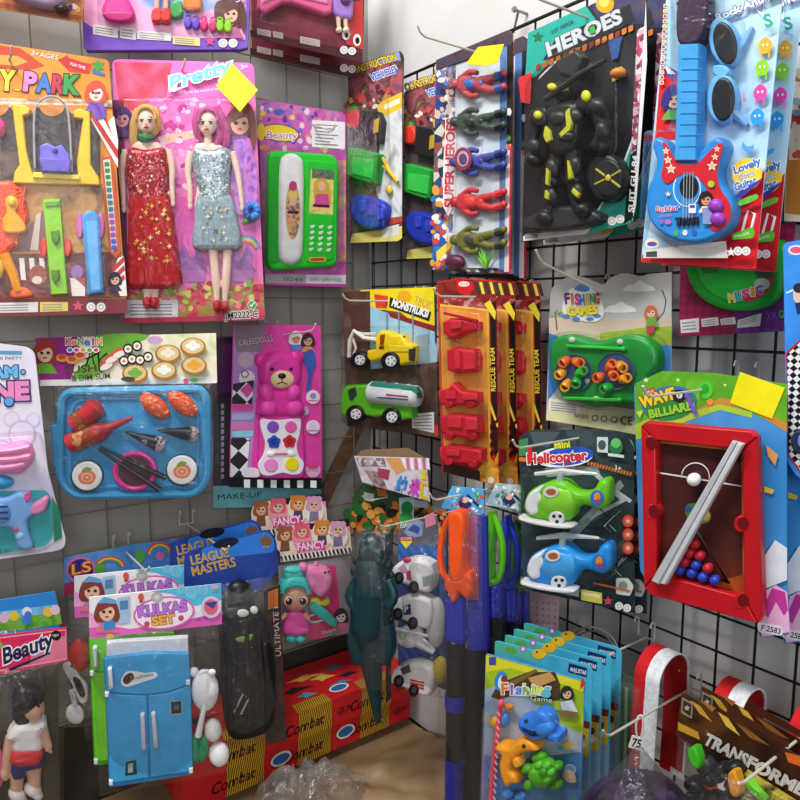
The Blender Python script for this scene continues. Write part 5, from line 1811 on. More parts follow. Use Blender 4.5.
for i in (1, 0):
    lab = ('action figure pack with five figures and a folded yellow sticker', 'dark action figure pack just behind the five figure pack')[i]
    t = Th('action_figure_pack', lab, 'toy pack', 473, 160, 'R', (.115, .07)[i], -46, xf=((0, 0), (15, 6))[i], group='action figure packs')
    b = t.card(rnd([(436, 60), (509, 30), (514, 34), (511, 274), (432, 270)], 3), 'v60:#3a4a70,#c8c4b8,#6a5a58,#24304f,#8f4a44' if i == 0 else 'v60:#1c2030,#3a2c30,#5a2a28,#14161c')
    b.flat([(436, 62), (448, 56), (446, 120), (436, 122)], '#26407c')
    b.scatter([(436, 66), (456, 58), (456, 118), (436, 122)], ['#c8b0a0', '#8a3a3a', '#e8d8c8', '#20283c', '#5a78b0'], 70, 3.4)
    b.flat([(433, 225), (452, 225), (450, 268), (432, 268)], '#2f5aa0')
    b.scatter([(433, 190), (453, 190), (450, 268), (432, 268)], ['#e8d2c0', '#d89a4a', '#f0e8e0', '#c84a3a', '#2f78c0'], 60, 4)
    b.flat([(436, 252), (450, 240), (452, 246), (437, 262)], '#f0d048')
    b.flat([(456, 66), (500, 50), (500, 268), (452, 268)], 'n10:#b8c8d8,#d0dae2,#98aabc')
    b.flat([(500, 48), (508, 44), (506, 270), (499, 270)], '#5a80b8')
    b.flat([(507, 44), (513, 40), (511, 270), (506, 270)], '#2a1c22')
    b.flat([(506, 145), (511, 144), (510, 272), (504, 272)], '#d8d2d4')
    b.flat([(510, 146), (512.6, 146), (510.6, 274), (508.6, 274)], '#c02a34')
    b.flat([(436, 60), (508, 30), (513, 33), (512, 44), (436, 70)], 'n40:#2a2430,#4a3a44,#3a3a5a')
    b.flat(E(509, 112, 2.4, 4), '#e8e8ea')
    for k in range(2):
        b.flat(E(508.5, 138 + 9 * k, 2.2, 3), ('#3a8f4a', '#e05a4a')[k])
    b.flat(smooth([(443, 206), (446, 122), (456, 122), (454, 206)], 2), '#e8e2de')
    b.text('SUPER HEROES', 453, 207, 455, 119, 8.6, '#c8283a', '#f4ecea', olw=.1, bold=.04)
    if i == 0:
        action_figure(t, 455, 84, '#b82c38', '#b04048', '#2f60a8', 'red and blue figure at the top')
        action_figure(t, 455, 122, '#28382c', '#34463a', '#1c241e', 'dark green figure')
        k = action_figure(t, 455, 162, '#2f3f8c', '#3a4a9a', '#26357c', 'blue figure with a round shield')
        sh = k.sub('shield', 'round red and white shield')
        for j, (r_, c_) in enumerate(((9.5, '#8f3448'), (6.4, '#b8a0b0'), (4.4, '#5a3f70'))):
            sh.puff(E(463, 159, r_ * .9, r_ * 1.25, n=22), .021 + .0012 * j, .002, c_, r=.6)
        action_figure(t, 455, 202, '#c8242c', '#c0343a', '#d83a3c', 'plain red figure')
        action_figure(t, 455, 240, '#25302a', '#6a6a2a', '#3a4434', 'dark green and olive figure')
        k = t.part('toy_gem', None, 'lime green splash figure')
        for _ in range(16):
            x = random.uniform(474, 496)
            k.tube([(486, 268, .008), (x, random.uniform(246, 262), random.uniform(.006, .018))], [1.8, .5], '#78c83a', 5)
        k = t.part('toy_rock', None, 'dark magenta figure corner')
        k.ball(455, 262, .01, 10, 8, .010, '#5a2440')
        t.blister(rnd([(452, 68), (500, 52), (500, 268), (450, 268)], 5), .03)
        n_ = t.part('price_sticker', None, 'folded yellow price sticker')
        n_.puff([(466, 64), (478, 47), (504, 44), (498, 62), (486, 66)], .031, .0006, '#f0e020', r=.2, n=1)
    t.done()
    if i == 0:
        hook(t, 476, 52, .115, 'long wire hook through the action figure card')

# ---- heroes robot
def heroes(i):
    lab = ('teal cornered pack with a black armoured robot and round shield', 'dark edge of a second robot pack, between the robot card and guitar')[i]
    t = Th('robot_pack', lab, 'toy pack', 585, 120, 'R', (.125, .075)[i], -51, xf=((0, 0), (20, 4))[i], group='armoured robot packs')
    b = t.card([(528, 33), (648, -20), (645, 60), (632, 222), (522, 242)], 'n14:#18181c,#26262c,#101014')
    b.flat([(528, 33), (586, 6), (596, 20), (536, 76), (525, 82)], '#23a394')
    b.flat([(596, 20), (540, 76), (538, 80), (598, 22)], '#e8ece8')
    b.flat([(590, 5), (648, -20), (644, 24), (602, 24)], 'n40:#1c1c34,#3a3a6a,#5a4a3a')
    b.flat(E(605, 4, 9, 9), '#e8a020')
    b.flat(E(604, 2, 5, 5), '#f8d860')
    b.flat(star(538, 37, 6), '#2a6a3a')
    b.flat([(543, 60), (556, 38), (630, 4), (634, 20), (622, 28), (560, 58)], '#232428')
    b.text('HEROES', 549, 56, 622, 22, 13, '#c4c8cc', '#50545a', olw=.07, skew=.2, bold=.04)
    b.text('SUIT ARMOR', 552, 34, 574, 23, 4, '#3a3468')
    for k in range(15):
        x, y = 536 + 6.6 * k, 68 - 2.75 * k
        b.flat(rnd([(x, y - 3), (x + 4.6, y - 5), (x + 4.6, y + 1), (x, y + 3)], 1, 2), '#d8722a' if k % 4 else '#8a3a1a')
    b.flat([(589, 28), (594, 25), (596, 32), (590, 34)], '#3aa84a')
    b.flat([(608, 42), (622, 36), (618, 58), (612, 60)], '#3a5a9a')
    b.flat([(612, 70), (622, 66), (626, 76), (612, 82)], '#e0902a')
    b.flat([(518, 78), (532, 72), (530, 104), (521, 102)], '#c82a30')
    b.flat([(633, 140), (622, 172), (585, 234), (631, 223)], '#23a394')
    b.flat([(633, 140), (622, 172), (585, 234), (583, 234), (620, 171), (633, 136)], '#e8ece8')
    b.flat([(637, 30), (645, 26), (636, 150), (631, 154)], 'v190:#b04a6a,#d8a8b8,#6a3a58,#e8d8dc')
    b.flat([(646, 0), (647, 60), (636, 205), (632, 222), (637, 150)], '#e6e6e6')
    b.flat([(630, 155), (637, 152), (633, 218), (624, 224)], '#141416')
    b.text('SUIT GU-84', 633.5, 212, 638, 156, 5.4, '#f0f0f0', bold=.03)
    b.flat([(523, 236), (596, 223), (586, 234), (523, 241)], '#d6d8d8')
    b.flat([(583, 225), (596, 222), (592, 228), (580, 231)], '#d8b03a')
    b.flat([(525, 234), (538, 232), (538, 238), (525, 239)], '#8a8c8c')
    b.flat(star(601, 220, 5), '#d84a5a')
    rounds(b, [(612, 221), (620, 219)], 4.4)
    if i == 0:
        K, K2, YL = '#1c1d1f', '#2c2e31', '#c8c832'
        k = t.part('robot_figure', None, 'black armoured robot with yellow panels', remesh=.0014)
        k.puff([(551, 110), (566, 102), (582, 104), (584, 124), (580, 148), (574, 156), (560, 158), (550, 146), (546, 126)], .004, .030, K, r=8, sm=3, n=6)
        k.ball(563, 92, .020, 9, 11, .013, K)
        for pts, r_ in (([(550, 112, .018), (538, 122, .02), (532, 142, .022), (534, 160, .024)], [9, 8, 7, 6]), ([(582, 106, .018), (596, 108, .022), (604, 128, .024), (598, 146, .026)], [10, 9, 8, 7]), ([(558, 154, .018), (552, 180, .022), (550, 202, .02), (548, 216, .02)], [9, 8, 7, 8]), ([(574, 152, .018), (574, 178, .022), (576, 196, .02), (580, 208, .02)], [9, 8, 7, 8])):
            k.tube(pts, r_, K, 10, sm=3)
        for x, y, r_ in ((540, 118, 10), (596, 108, 11), (534, 160, 8), (600, 146, 9), (546, 218, 9), (584, 210, 9), (552, 182, 8.6), (574, 180, 8.6)):
            k.ball(x, y, .022, r_, r_, .013, K)
        a = k.sub('armour', 'glossy black armour plates')
        for (x, y, rx, ry, w, rot) in ((558, 118, 9, 8, .033, 20), (574, 116, 8, 8, .033, -20), (566, 136, 9, 6, .033, 0), (540, 118, 7, 9, .035, 20), (596, 106, 9, 8, .036, -10), (602, 130, 6, 9, .034, 0), (552, 168, 6, 10, .030, 8), (575, 166, 6, 10, .03, -4), (551, 196, 6, 9, .03, 4), (577, 192, 6, 9, .03, -6), (534, 146, 6, 8, .031, 0)):
            a.ball(x, y, w, rx, ry, .006, K2, rot=rot)
        p = k.sub('trim_panel', 'yellow armour trim')
        for pts in ([(566, 112), (570, 108), (573, 122), (571, 130), (562, 138), (560, 134), (567, 126)], [(546, 126), (550, 130), (552, 140), (547, 143), (544, 136)], [(547, 168), (550, 172), (549, 186), (546, 184)], [(568, 160), (571, 166), (573, 178), (569, 180)], [(574, 188), (580, 194), (578, 198), (572, 192)], [(546, 190), (550, 194), (549, 200), (545, 198)]):
            p.puff(pts, .034, .005, YL, r=.6)
        p.puff([(560, 86), (567, 84), (568, 90), (562, 92)], .031, .004, YL, r=.6)
        for (x, y, rx, ry) in ((538, 115, 4, 4.4), (586, 96, 4.6, 6), (552, 87, 4.5, 4)):
            p.ball(x, y, .041, rx, ry, .004, '#dcdc3a')
        w_ = k.sub('weapon', 'black gun barrel')
        w_.tube([(545, 100, .036), (580, 74, .038), (606, 60, .036)], [3.4, 3, 2.4], K2, 8)
        w_ = k.sub('gun_block', 'black gun body')
        w_.puff([(558, 62), (580, 50), (586, 58), (578, 80), (562, 76)], .016, .016, K2, r=3)
        w_ = k.sub('foot_plate', 'dark base below the feet')
        w_.puff([(530, 218), (560, 206), (596, 210), (604, 220), (584, 228), (540, 232), (528, 228)], .004, .02, '#303338', r=4, sm=2)
        s_ = t.part('robot_shield', None, 'round black shield with yellow cross lines')
        s_.puff(E(608, 178, 19, 25, n=28), .003, .020, '#17181a', r=5)
        s_.puff(E(608, 178, 14, 19, n=28), .0225, .003, '#202224', r=2)
        for a_ in (25, 150, 200, 330):
            x, y = math.cos(rad(a_)), math.sin(rad(a_))
            s_.tube([(608 + 4 * x, 178 - 5 * y, .0262), (608 + 14 * x, 178 - 18 * y, .0255)], 1.1, '#b8b83a', 6)
        s_.ball(608, 178, .0262, 3, 3.6, .002, '#c8b83a')
        k = t.part('orange_blaster', None, 'orange accessory')
        k.ball(618, 73, .012, 8, 5, .008, '#d8862a', rot=25)
        t.blister(rnd([(534, 84), (560, 56), (628, 38), (630, 150), (612, 208), (560, 232), (526, 236)], 7), .046)
    return t.done()


heroes(1)
t = heroes(0)
hook(t, 588, 18, .12, 'wire hook through the teal robot card top')

# ---- guitars
def guitar(i):
    lab = ('blue toy guitar with sunglasses on a light blue card', 'second light blue guitar card tucked behind the first')[i]
    t = Th('toy_guitar_pack', lab, 'toy pack', 705, 140, 'R', (.135, .09)[i], -48, xf=((0, 0), (20, 3))[i], group='light blue guitar packs')
    b = t.card(rnd([(669, -30), (786, -34), (756, 264), (752, 269), (641, 262)], 3), 'n8:#a9d4f0,#bfe0f5,#93c6ea')
    b.flat([(665, 20), (670, -6), (683, -6), (682, 118), (664, 136), (655, 136)], '#a9d4f0')
    b.flat([(661, 62), (664, 66), (681, 76), (678, 140), (655, 140)], '#d8262e')
    b.flat([(660, 62), (682, 74), (673, 78), (674, 82), (662, 72)], '#5a3a9a')
    b.flat([(662, 62), (676, 74), (668, 74)], '#f2ecf4')
    b.flat([(642, 255), (757, 259), (756, 269), (641, 262)], '#d8262e')
    b.flat([(700, 245), (728, 222), (745, 190), (765, 170), (756, 268), (700, 262)], '#d0232c')
    b.flat([(655, 160), (661, 160), (646, 240), (643, 244)], '#8fc6ee')
    for k in range(16):
        b.flat(rnd(R(663.5 - k * .25, 4 + 5.1 * k, 667.5 - k * .25, 8 + 5.1 * k), 1, 2), '#f2efe8')
        b.flat(rnd(R(664 - k * .25, 4.6 + 5.1 * k, 667 - k * .25, 7.4 + 5.1 * k), 1, 2), ['#d8703a', '#e8b03a', '#c83a3a'][k % 3])
    girl_print(b, 674, 98, 9, '#3a2f7a', '#f0c49a', '#5aa84a')
    b.flat(smooth([(664, 105), (665, 92), (672, 86), (682, 88), (682, 94), (672, 96), (668, 106)], 3), '#3f2f80')
    b.text('Rock And Roll', 717, 21, 786, -7, 7, '#f4f4fa', '#4a2a78', olw=.1, skew=.1, bold=.04)
    b.tube([(756, 9, .0016), (764, 18, .0016), (764, 8, .0016), (762, -4, .0016)], .9, '#e8eef8', 5)
    for (x, y, c) in ((765, 46, '#f0b030'), (762, 68, '#8fd02c'), (760, 93, '#ea4aa8'), (757, 117, '#2f9ae0')):
        b.flat(smooth([(x - 6, y - 3), (x, y - 9), (x + 7, y - 4), (x + 5, y + 5), (x - 2, y + 8), (x - 6, y + 4)], 2), c)
        for sx in (-1, 1):
            b.flat(R(x + sx * 4 - .6, y + 6, x + sx * 4 + .6, y + 12), c)
        b.flat(E(x - 2, y - 1, 1, 1.4), '#f6f6f6')
        b.flat(E(x + 2.4, y - 1.4, 1, 1.4), '#f6f6f6')
    b.text('S', 766, 27, 773, 25, 12, '#38a888', bold=.03)
    b.flat(E(748, 146, 6, 6), '#58a8e0')
    b.flat(E(749, 143, 5, 3.5), '#a9d4f0')
    b.flat(E(745, 100, 2, 2), '#d890a0')
    b.flat(R(743.4, 92, 744.6, 101), '#c87a8a')
    b.flat(E(747, 174, 15, 16), '#f0cf3a')
    b.text('Lovely', 735, 174, 761, 164, 7.4, '#2a6ac8', '#f4f8fc', olw=.1, skew=.1, bold=.03)
    b.text('Opera', 740, 179.5, 755, 174, 4.4, '#2a6ac8', '#f4f8fc', olw=.06)
    b.text('Guitar', 735.5, 191, 757, 183, 7.4, '#2a6ac8', '#f4f8fc', olw=.1, skew=.1, bold=.03)
    b.flat([(734, 196), (762, 178), (760, 182), (740, 199)], '#4a3aa0')
    b.flat(smooth([(739, 201), (756, 194), (757, 199), (740, 206)], 2), '#6ac04a')
    b.tube([(742, 232, .0018), (748, 210, .0018), (755, 214, .0018), (749, 238, .0018)], 1.2, '#f4f0f4', 5)
    b.flat(rnd([(732, 234), (752, 227), (755, 231), (753, 238), (732, 240)], 3), '#5ab82c')
    b.text('music', 735, 238, 750, 234, 4, '#eaf8e0')
    b.flat([(644, 250), (726, 241), (728, 258), (643, 258)], '#d8d6d2')
    b.flat([(646, 252), (657, 251), (657, 257), (646, 257)], '#4a4a4c')
    b.flat(E(652, 243, 7, 5), '#f0e8d0')
    b.flat(E(652, 244, 5, 2.4), '#6a4aa0')
    b.flat(star(731, 252, 5), '#f4f0f0')
    rounds(b, [(738, 251), (746, 251)], 4.4)
    if i == 0:
        k = t.part('toy_guitar', None, 'blue toy guitar with a red top')
        BL = '#2c8ddc'
        out = smooth([(661, 138), (656, 146), (660, 163), (657, 176), (651, 190), (650, 208), (655, 224), (668, 236), (686, 243), (706, 243), (722, 236), (733, 225), (737, 210), (733, 196), (725, 185), (722, 172), (726, 158), (729, 145), (723, 138), (714, 141), (706, 150), (694, 160), (682, 160), (675, 152), (670, 142)], 4)
        k.puff(out, .002, .022, BL, r=4, n=5)
        k.base, k.layer = .0242, 0
        r_ = k.sub('red_top', 'red printed top with stars', base=.0242)
        r_.puff(smooth([(663, 142), (668, 146), (674, 157), (682, 164), (697, 163), (708, 153), (716, 145), (723, 143), (721, 155), (717, 172), (720, 188), (729, 202), (731, 216), (724, 228), (714, 231), (709, 224), (710, 205), (706, 188), (696, 176), (684, 174), (674, 180), (667, 184), (661, 176), (664, 162)], 3), .0242, .0012, '#cf2430', r=.6)
        r_.base, r_.layer = .0254, 0
        for x, y, q in ((666, 151, 4), (668, 160, 4.5), (671, 169, 5.5), (717, 149, 3.6), (715, 157, 4), (712, 166, 5.5)):
            r_.flat(star(x, y, q), '#f0e8d8')
            r_.flat(star(x, y, q * .6), '#e8b878')
        girl_print(r_, 706, 199, 5.6, '#2a1c22', '#d8a07a', '#f0f0f0')
        r_.flat([(702, 208), (712, 207), (712, 224), (703, 224)], '#8a9ac8')
        r_.flat(E(711, 184, 3.4), '#a8d040')
        hl = k.sub('sound_hole', 'black sound hole with strings', base=.0246)
        hl.flat(E(687, 189, 14, 18), '#f0f4f8')
        hl.flat(E(687, 189, 13, 17), '#2c8ddc')
        hl.flat(E(689, 187, 9.6, 12), '#16181c')
        for q in range(4):
            hl.tube([(684 + 3 * q, 172, .0256), (683 + 3 * q, 220, .0256)], .3, '#c8ccd0', 5)
        bd = k.sub('bridge', 'black bridge keys', base=.0246)
        for q in range(5):
            bd.puff(rnd(R(677 + 4.6 * q, 219 - .3 * q, 680.4 + 4.6 * q, 226 - .3 * q), .6, 2), .0242, .003, '#1c2230', r=.4)
        bd.flat([(675, 217.6), (699, 216.4), (699, 218.4), (675, 219.6)], '#1c2230')
        for q, c in enumerate(('#58b04a', '#e8e8f0', '#3a60c0')):
            bd.flat(E(676 + 9 * q, 233 - .4 * q, 2.6, 3), c)
        nm = k.sub('name_print', 'coloured name lettering', base=.0246)
        for q, (ch, c) in enumerate(zip('Guitar', ('#e8443a', '#d84a9a', '#c83a6a', '#e84a3a', '#d8509a', '#5a4ac0'))):
            nm.text(ch, 656 + 4.0 * q, 212 - .4 * q, 659.4 + 4 * q, 211.8 - .4 * q, 5.4, c, '#f2f4fa', olw=.08, bold=.03)
        nm.text('music', 659, 217.5, 672, 216, 3.4, '#e84a9a')
        nm.flat(E(668, 222, 3, 2.4), '#d86ab8')
        nm.flat(E(661, 222, 2, 2.4), '#a85ac8')
        nm.flat(rnd(R(688.5, 204, 696, 213), 1), '#f0f0f4')
        nm.flat(rnd(R(689.6, 205, 695, 208), 1), '#4a4ac0')
        nm.flat(star(668, 194, 3), '#e8e8b0')
        for x, y in ((716, 206), (718, 219)):
            bt = k.sub('button', 'purple push button')
            bt.ball(x, y, .0256, 8, 7.4, .006, '#9a3ab8')
        nk = k.sub('neck', 'lighter blue neck')
        nk.puff([(682, 46), (703, 45), (700, 162), (678, 162)], .010, .019, '#3f9fe0', r=1)
        for q in range(9):
            nk.puff([(682 - .35 * q, 58 + 11 * q), (702 - .2 * q, 57.5 + 11 * q), (702 - .2 * q, 58.4 + 11 * q), (682 - .35 * q, 59 + 11 * q)], .029, .0008, '#2f86c8', r=.2)
        hd = k.sub('headstock', 'dark purple headstock')
        hd.puff(smooth([(683, -16), (698, -24), (709, -14), (711, 8), (705, 40), (693, 47), (681, 44), (679, 20), (681, 4)], 3), .008, .020, '#3a2440', r=3)
        for q in range(3):
            hd.ball(680, 4 + 13 * q, .018, 3, 2.6, .005, '#4a3050')
            hd.ball(711 - 2 * q, 2 + 13 * q, .018, 3, 2.6, .005, '#4a3050')
        k = t.part('sunglasses', None, 'light blue sunglasses with black lenses')
        FR = '#6fb6ee'
        for (x, y, rx, ry, rot) in ((725, 43, 11.6, 21.5, 12), (723, 99, 11.6, 22, -2)):
            k.puff(E(x, y, rx + 3, ry + 3.4, rot, n=30), .004, .012, FR, r=2.4)
            ln = k.sub('lens', 'black oval lens')
            ln.puff(E(x, y, rx, ry, rot, n=30), .0165, .0022, '#1d2024', r=2)
        k.puff([(716, 66), (728, 66), (732, 72), (728, 78), (717, 78), (714, 72)], .004, .012, FR, r=2, sm=2)
        k.tube([(732, 60, .010), (744, 42, .006), (752, 27, .004)], [4, 3.4, 2.4], '#7fb8e8', 8, sm=3)
        k.tube([(732, 112, .010), (740, 118, .006), (747, 125, .004)], [4, 3.4, 2.4], '#7fb8e8', 8, sm=3)
        t.blister(rnd([(650, 132), (676, 130), (676, -26), (716, -28), (718, 16), (738, 14), (742, 128), (735, 138), (742, 210), (722, 246), (680, 250), (645, 226)], 6), .036, r=3)
    return t.done()


guitar(1)
guitar(0)

t = Th('toy_card_pack', 'cream and orange card at the right photo edge beside the guitar cards', 'toy pack', 800, 150, 'R', .05, -48)
b = t.card([(788, 70), (850, 60), (840, 224), (784, 221)], 'n10:#d6c7ab,#e4d8c0')
b.flat([(788, 72), (802, 80), (800, 215), (785, 213)], '#c8843a')
b.flat([(790, 80), (808, 84), (806, 160), (789, 160)], '#efe6d6')
b.flat([(792, 110), (806, 112), (805, 125), (791, 124)], '#c84a38')
b.scatter([(788, 80), (830, 80), (826, 160), (788, 160)], ['#d85a3a', '#f2e8d8', '#8fb0c8'], 30, 4)
k = t.part('toy_blocks', None, 'orange moulded toy edge')
k.puff([(806, 100), (840, 96), (836, 210), (806, 212)], .0015, .02, '#d88a4a', r=3)
t.done()

# ---- drum pack
t = Th('toy_drum_pack', 'green round toy on a magenta card below the guitars', 'toy pack', 732, 290, 'R', .05, -48)
b = t.card([(681, 225), (796, 222), (786, 331), (679, 337)], 'c130:#9c2050,#8a1a48')
b.flat([(734, 268), (792, 262), (786, 331), (735, 334)], 'c130:#6a2a7c,#7a3490')
white_strip(b, [[(680, 320), (699, 318), (699, 332), (681, 333)], [(701, 319), (718, 317), (719, 325), (702, 327)], [(720, 319), (735, 317), (736, 324), (721, 325)], [(738, 320), (762, 313), (760, 326), (737, 328)]])
for q, c in enumerate(('#b04ab8', '#8a50c8', '#4ab060')):
    b.text('XKG'[q], 767 + 6 * q, 320 - q, 772 + 6 * q, 319.6 - q, 7, c, bold=.04)
k = t.part('toy_drum', None, 'green rounded toy keyboard')
k.puff(smooth([(690, 240), (688, 262), (692, 282), (703, 298), (722, 308), (745, 311), (768, 306), (780, 292), (783, 270), (782, 240)], 4), .0015, .02, '#1fae34', r=5)
k.base, k.layer = .0216, 0
k.puff(smooth([(698, 244), (696, 262), (700, 279), (710, 292), (726, 300), (746, 302), (764, 296), (772, 284), (774, 262), (773, 244)], 4), .0215, .002, '#2ac442', r=1)
pr = k.sub('printed_panel', 'printed red corner and coloured letters', base=.0237)
pr.layer = 0
pr.flat(smooth([(772, 256), (774, 274), (770, 289), (758, 299), (744, 301), (752, 290), (762, 276), (764, 260)], 3), '#c8344a')
pr.flat([(700, 268), (704, 262), (716, 262), (718, 272), (704, 274)], '#3a8a40')
pr.flat(E(764, 272, 9, 8), '#4a5a50')
pr.flat(E(762, 284, 8, 6), '#c8d8cc')
pr = k.sub('lettering', 'coloured letters', base=.0245)
for q, (ch, c) in enumerate(zip('MUSIC', ('#e8e04a', '#3a9ae0', '#e84a8a', '#f0a030', '#7a4ac0'))):
    pr.text(ch, 729 + 7 * q, 304 - 2 * q - 2, 735 + 7 * q, 303.4 - 2 * q - 2, 8, c, '#f0f0e0', olw=.1, bold=.06)
t.done()

# ---- blue pack at far right
t = Th('microphone_pack', 'bright blue card with a black mesh panel at the right photo edge', 'toy pack', 815, 355, 'R', .11, -44)
b = t.card(rnd([(783, 243), (850, 232), (850, 480), (798, 478), (787, 462)], 5), 'n9:#2a78d8,#3f92ea,#2060c0')
b.flat([(788, 246), (850, 238), (850, 252), (788, 256)], '#4a9aea')
b.flat(E(796, 250, 8, 5), '#e8e4ec')
b.flat(E(796, 250, 6, 3.4), '#d85a7a')
b.flat([(786, 292), (830, 274), (830, 277), (786, 294)], '#cfe6fa')
b.flat(E(799, 295, 6, 9), '#d8c0b0')
b.flat(E(799, 288, 6, 5), '#2a2a3a')
b.flat([(795, 303), (812, 300), (812, 312), (797, 314)], '#20306a')
b.flat([(786, 352), (804, 336), (850, 336), (850, 476), (802, 476), (788, 455)], '#b0302c')
b.flat([(787, 354), (804, 339), (850, 339), (850, 474), (803, 474), (789, 454)], 'c190:#141416,#e6e6ea')
b.flat([(803, 338), (808, 334), (792, 350), (786, 355)], '#c83a3a')
k = t.part('toy_microphone', None, 'dark blue round toy')
k.puff(E(803, 441, 11, 13, n=24), .0015, .018, '#262c4a', r=3)
k.puff(E(804, 441, 6.5, 8, n=20), .0195, .003, '#6a86d8', r=1.5)
t.done()


# ================================================================ right wall, middle row
# ---- fishing games
t = Th('fishing_game_pack', 'green frog shaped fishing game on a cloud topped card', 'toy pack', 610, 350, 'R', .06, -48)
b = t.card(smooth([(550, 300), (553, 287), (565, 278), (580, 276), (596, 282), (604, 284), (612, 277), (625, 273), (640, 276), (648, 274)], 3, False) + [(672, 272), (671, 440), (546, 420), (549, 340)], 'n8:#b4b6b6,#c4c2c0,#a9acae')
b.flat([(549, 318), (672, 318), (671, 350), (549, 345)], 'n10:#c8b4a4,#d8c6b4')
b.flat([(600, 333), (640, 328), (672, 326), (671, 352), (600, 350)], 'n20:#c8b84a,#8fae3a,#a8a03a')
b.flat([(549, 333), (562, 338), (560, 385), (548, 400)], '#3a80c8')
b.flat([(655, 345), (671, 345), (671, 440), (655, 436)], '#4a8ad0')
for x, y in ((617, 308), (636, 287)):
    b.flat(smooth([(x - 12, y + 4), (x - 8, y - 2), (x - 2, y - 3), (x + 4, y - 7), (x + 10, y - 3), (x + 16, y - 1), (x + 18, y + 4)], 3), '#eceae8')
b.tube([(557, 330, .0014), (556, 318, .0014), (555, 312, .0014)], .8, '#8a6a3a', 5)
for a in (20, 80, 140, 200, 340):
    b.flat([(556, 314), (556 + 8 * math.cos(rad(a)), 314 - 5 * math.sin(rad(a)) + 1), (556 + 5 * math.cos(rad(a + 15)), 314 - 4 * math.sin(rad(a + 15)))], '#6aae3a')
b.flat(smooth([(565, 298), (572, 288), (590, 288), (600, 298), (604, 314), (594, 322), (570, 318), (562, 310)], 3), '#f0eee8')
b.flat(smooth([(574, 289), (582, 284), (590, 289), (584, 292)], 3), '#4a8ac8')
for x, y in ((566, 316), (576, 319), (590, 319), (597, 316)):
    b.flat(E(x, y, 4, 2), '#4a8ad8')
for k, (ch, c) in enumerate(zip('FISHING', ('#6a2a8a', '#e8702a', '#c83aa0', '#2a7ad0', '#e8b020', '#3a9a4a', '#c8303a'))):
    b.text(ch, 565.5 + 5 * k, 305 - .5 * abs(3 - k), 569.6 + 5 * k, 305 - .5 * abs(3 - k) - .3, 10, c, '#3a2a40', olw=.05, bold=.04)
b.text('GAMES', 568, 315.5, 597, 313.5, 8.4, '#f2e23c', '#b8862a', olw=.07, bold=.05)
girl_print(b, 651, 312, 4.6, '#c86a4a', '#e8c4a8', '#5a9a3a', False)
b.flat([(647, 317), (656, 317), (658, 327), (646, 327)], '#6aa03a')
b.flat([(646, 326), (655, 325), (653, 333), (647, 334)], '#b83a58')
b.tube([(656, 322, .0014), (664, 312, .0014), (666, 300, .0014), (662, 290, .0014)], .5, '#5a5a4a', 5)
b.flat([(546, 420), (549, 398), (671, 414), (671, 440)], '#e6e3ae')
b.flat([(549, 399), (580, 402), (580, 414), (549, 411)], '#eceadd')
for k in range(4):
    b.flat([(551, 402 + 2.4 * k), (576, 404.6 + 2.4 * k), (576, 405.6 + 2.4 * k), (551, 403 + 2.4 * k)], '#9a9a8a')
b.text('NO.819', 574, 417, 588, 419, 4, '#3a3a30')
for x in (595, 604, 614):
    b.flat(E(x, 418 + (x - 595) * .08, 3.4, 3.2), '#6a6a58')
    b.flat(E(x, 418 + (x - 595) * .08, 2.3, 2.1), '#e6e3ae')
b.text('CE', 620, 424, 632, 424.6, 8, '#33332a')
GRN = '#1f8f38'
k = t.part('pond_game', None, 'green frog shaped pond with two pools')
k.puff(smooth([(553, 352), (556, 341), (568, 334), (584, 337), (600, 341), (614, 338), (632, 334), (650, 339), (660, 352), (659, 368), (650, 382), (654, 394), (644, 404), (626, 404), (600, 407), (580, 402), (566, 397), (560, 385), (554, 370)], 4), .0015, .024, GRN, r=5, n=5)
k.base, k.layer = .0257, 0
for x, y in ((572, 340), (620, 342)):
    k.ball(x, y, .0255, 3.4, 3.2, .003, '#b8c8b0')
k.ball(588, 381, .0258, 3.4, 3.4, .003, '#d8d8d0')
k.ball(596, 399, .0255, 4, 3, .003, '#d0d8c0')
for (x, y) in ((574, 373), (616, 371)):
    po = k.sub('pool', 'dark blue round pool')
    po.puff(E(x, y, 18.6, 18.6, n=30), .0245, .003, '#35547c', r=1)
    po.tube([(p[0], p[1], .0275) for p in E(x, y, 18.4, 18.6, n=30)], 1.2, '#3a6a5a', 6, closed=True)
for (x, y, c, rx, ry) in ((566, 361, '#ee6a2c', -3, 2), (577, 362, '#f0702e', 3, 1), (562, 373, '#f0a428', -3, 2), (580, 373, '#28b43c', 3, -2), (567, 384, '#eda020', -2, 3), (577, 381, '#22a838', -1, 3), (610, 367, '#ee6a2c', 2, -3), (621, 366, '#f0a02a', 2, 2), (600, 377, '#e8622c', -3, 1), (624, 379, '#eda428', 3, -1), (608, 388, '#22a03a', -4, 1), (613, 374, '#ee7030', 1, 2)):
    f = k.sub('fish', 'open mouthed fish cup')
    f.tube([(x - rx, y - ry, .026), (x, y, .031), (x + rx, y + ry, .034)], [3.6, 5.2, 4.8], c, 10)
    f.tube([(p[0] + rx, p[1] + ry, .0345) for p in E(x, y, 4.2, 4.2, n=14)], 1.2, c, 6, closed=True)
    f.ball(x + rx, y + ry, .0338, 3, 3, .001, '#5a3a20')
for (x0, y0, x1, y1) in ((567, 346, 623, 349), (564, 398, 619, 400)):
    f = t.part('fishing_rod', None, 'bright green fishing rod')
    f.tube([(x0, y0, .029), (x1, y1, .029)], 1.9, '#2ec83c', 7)
    f.ball(x1, y1, .029, 3, 2.6, .004, '#2ec83c')
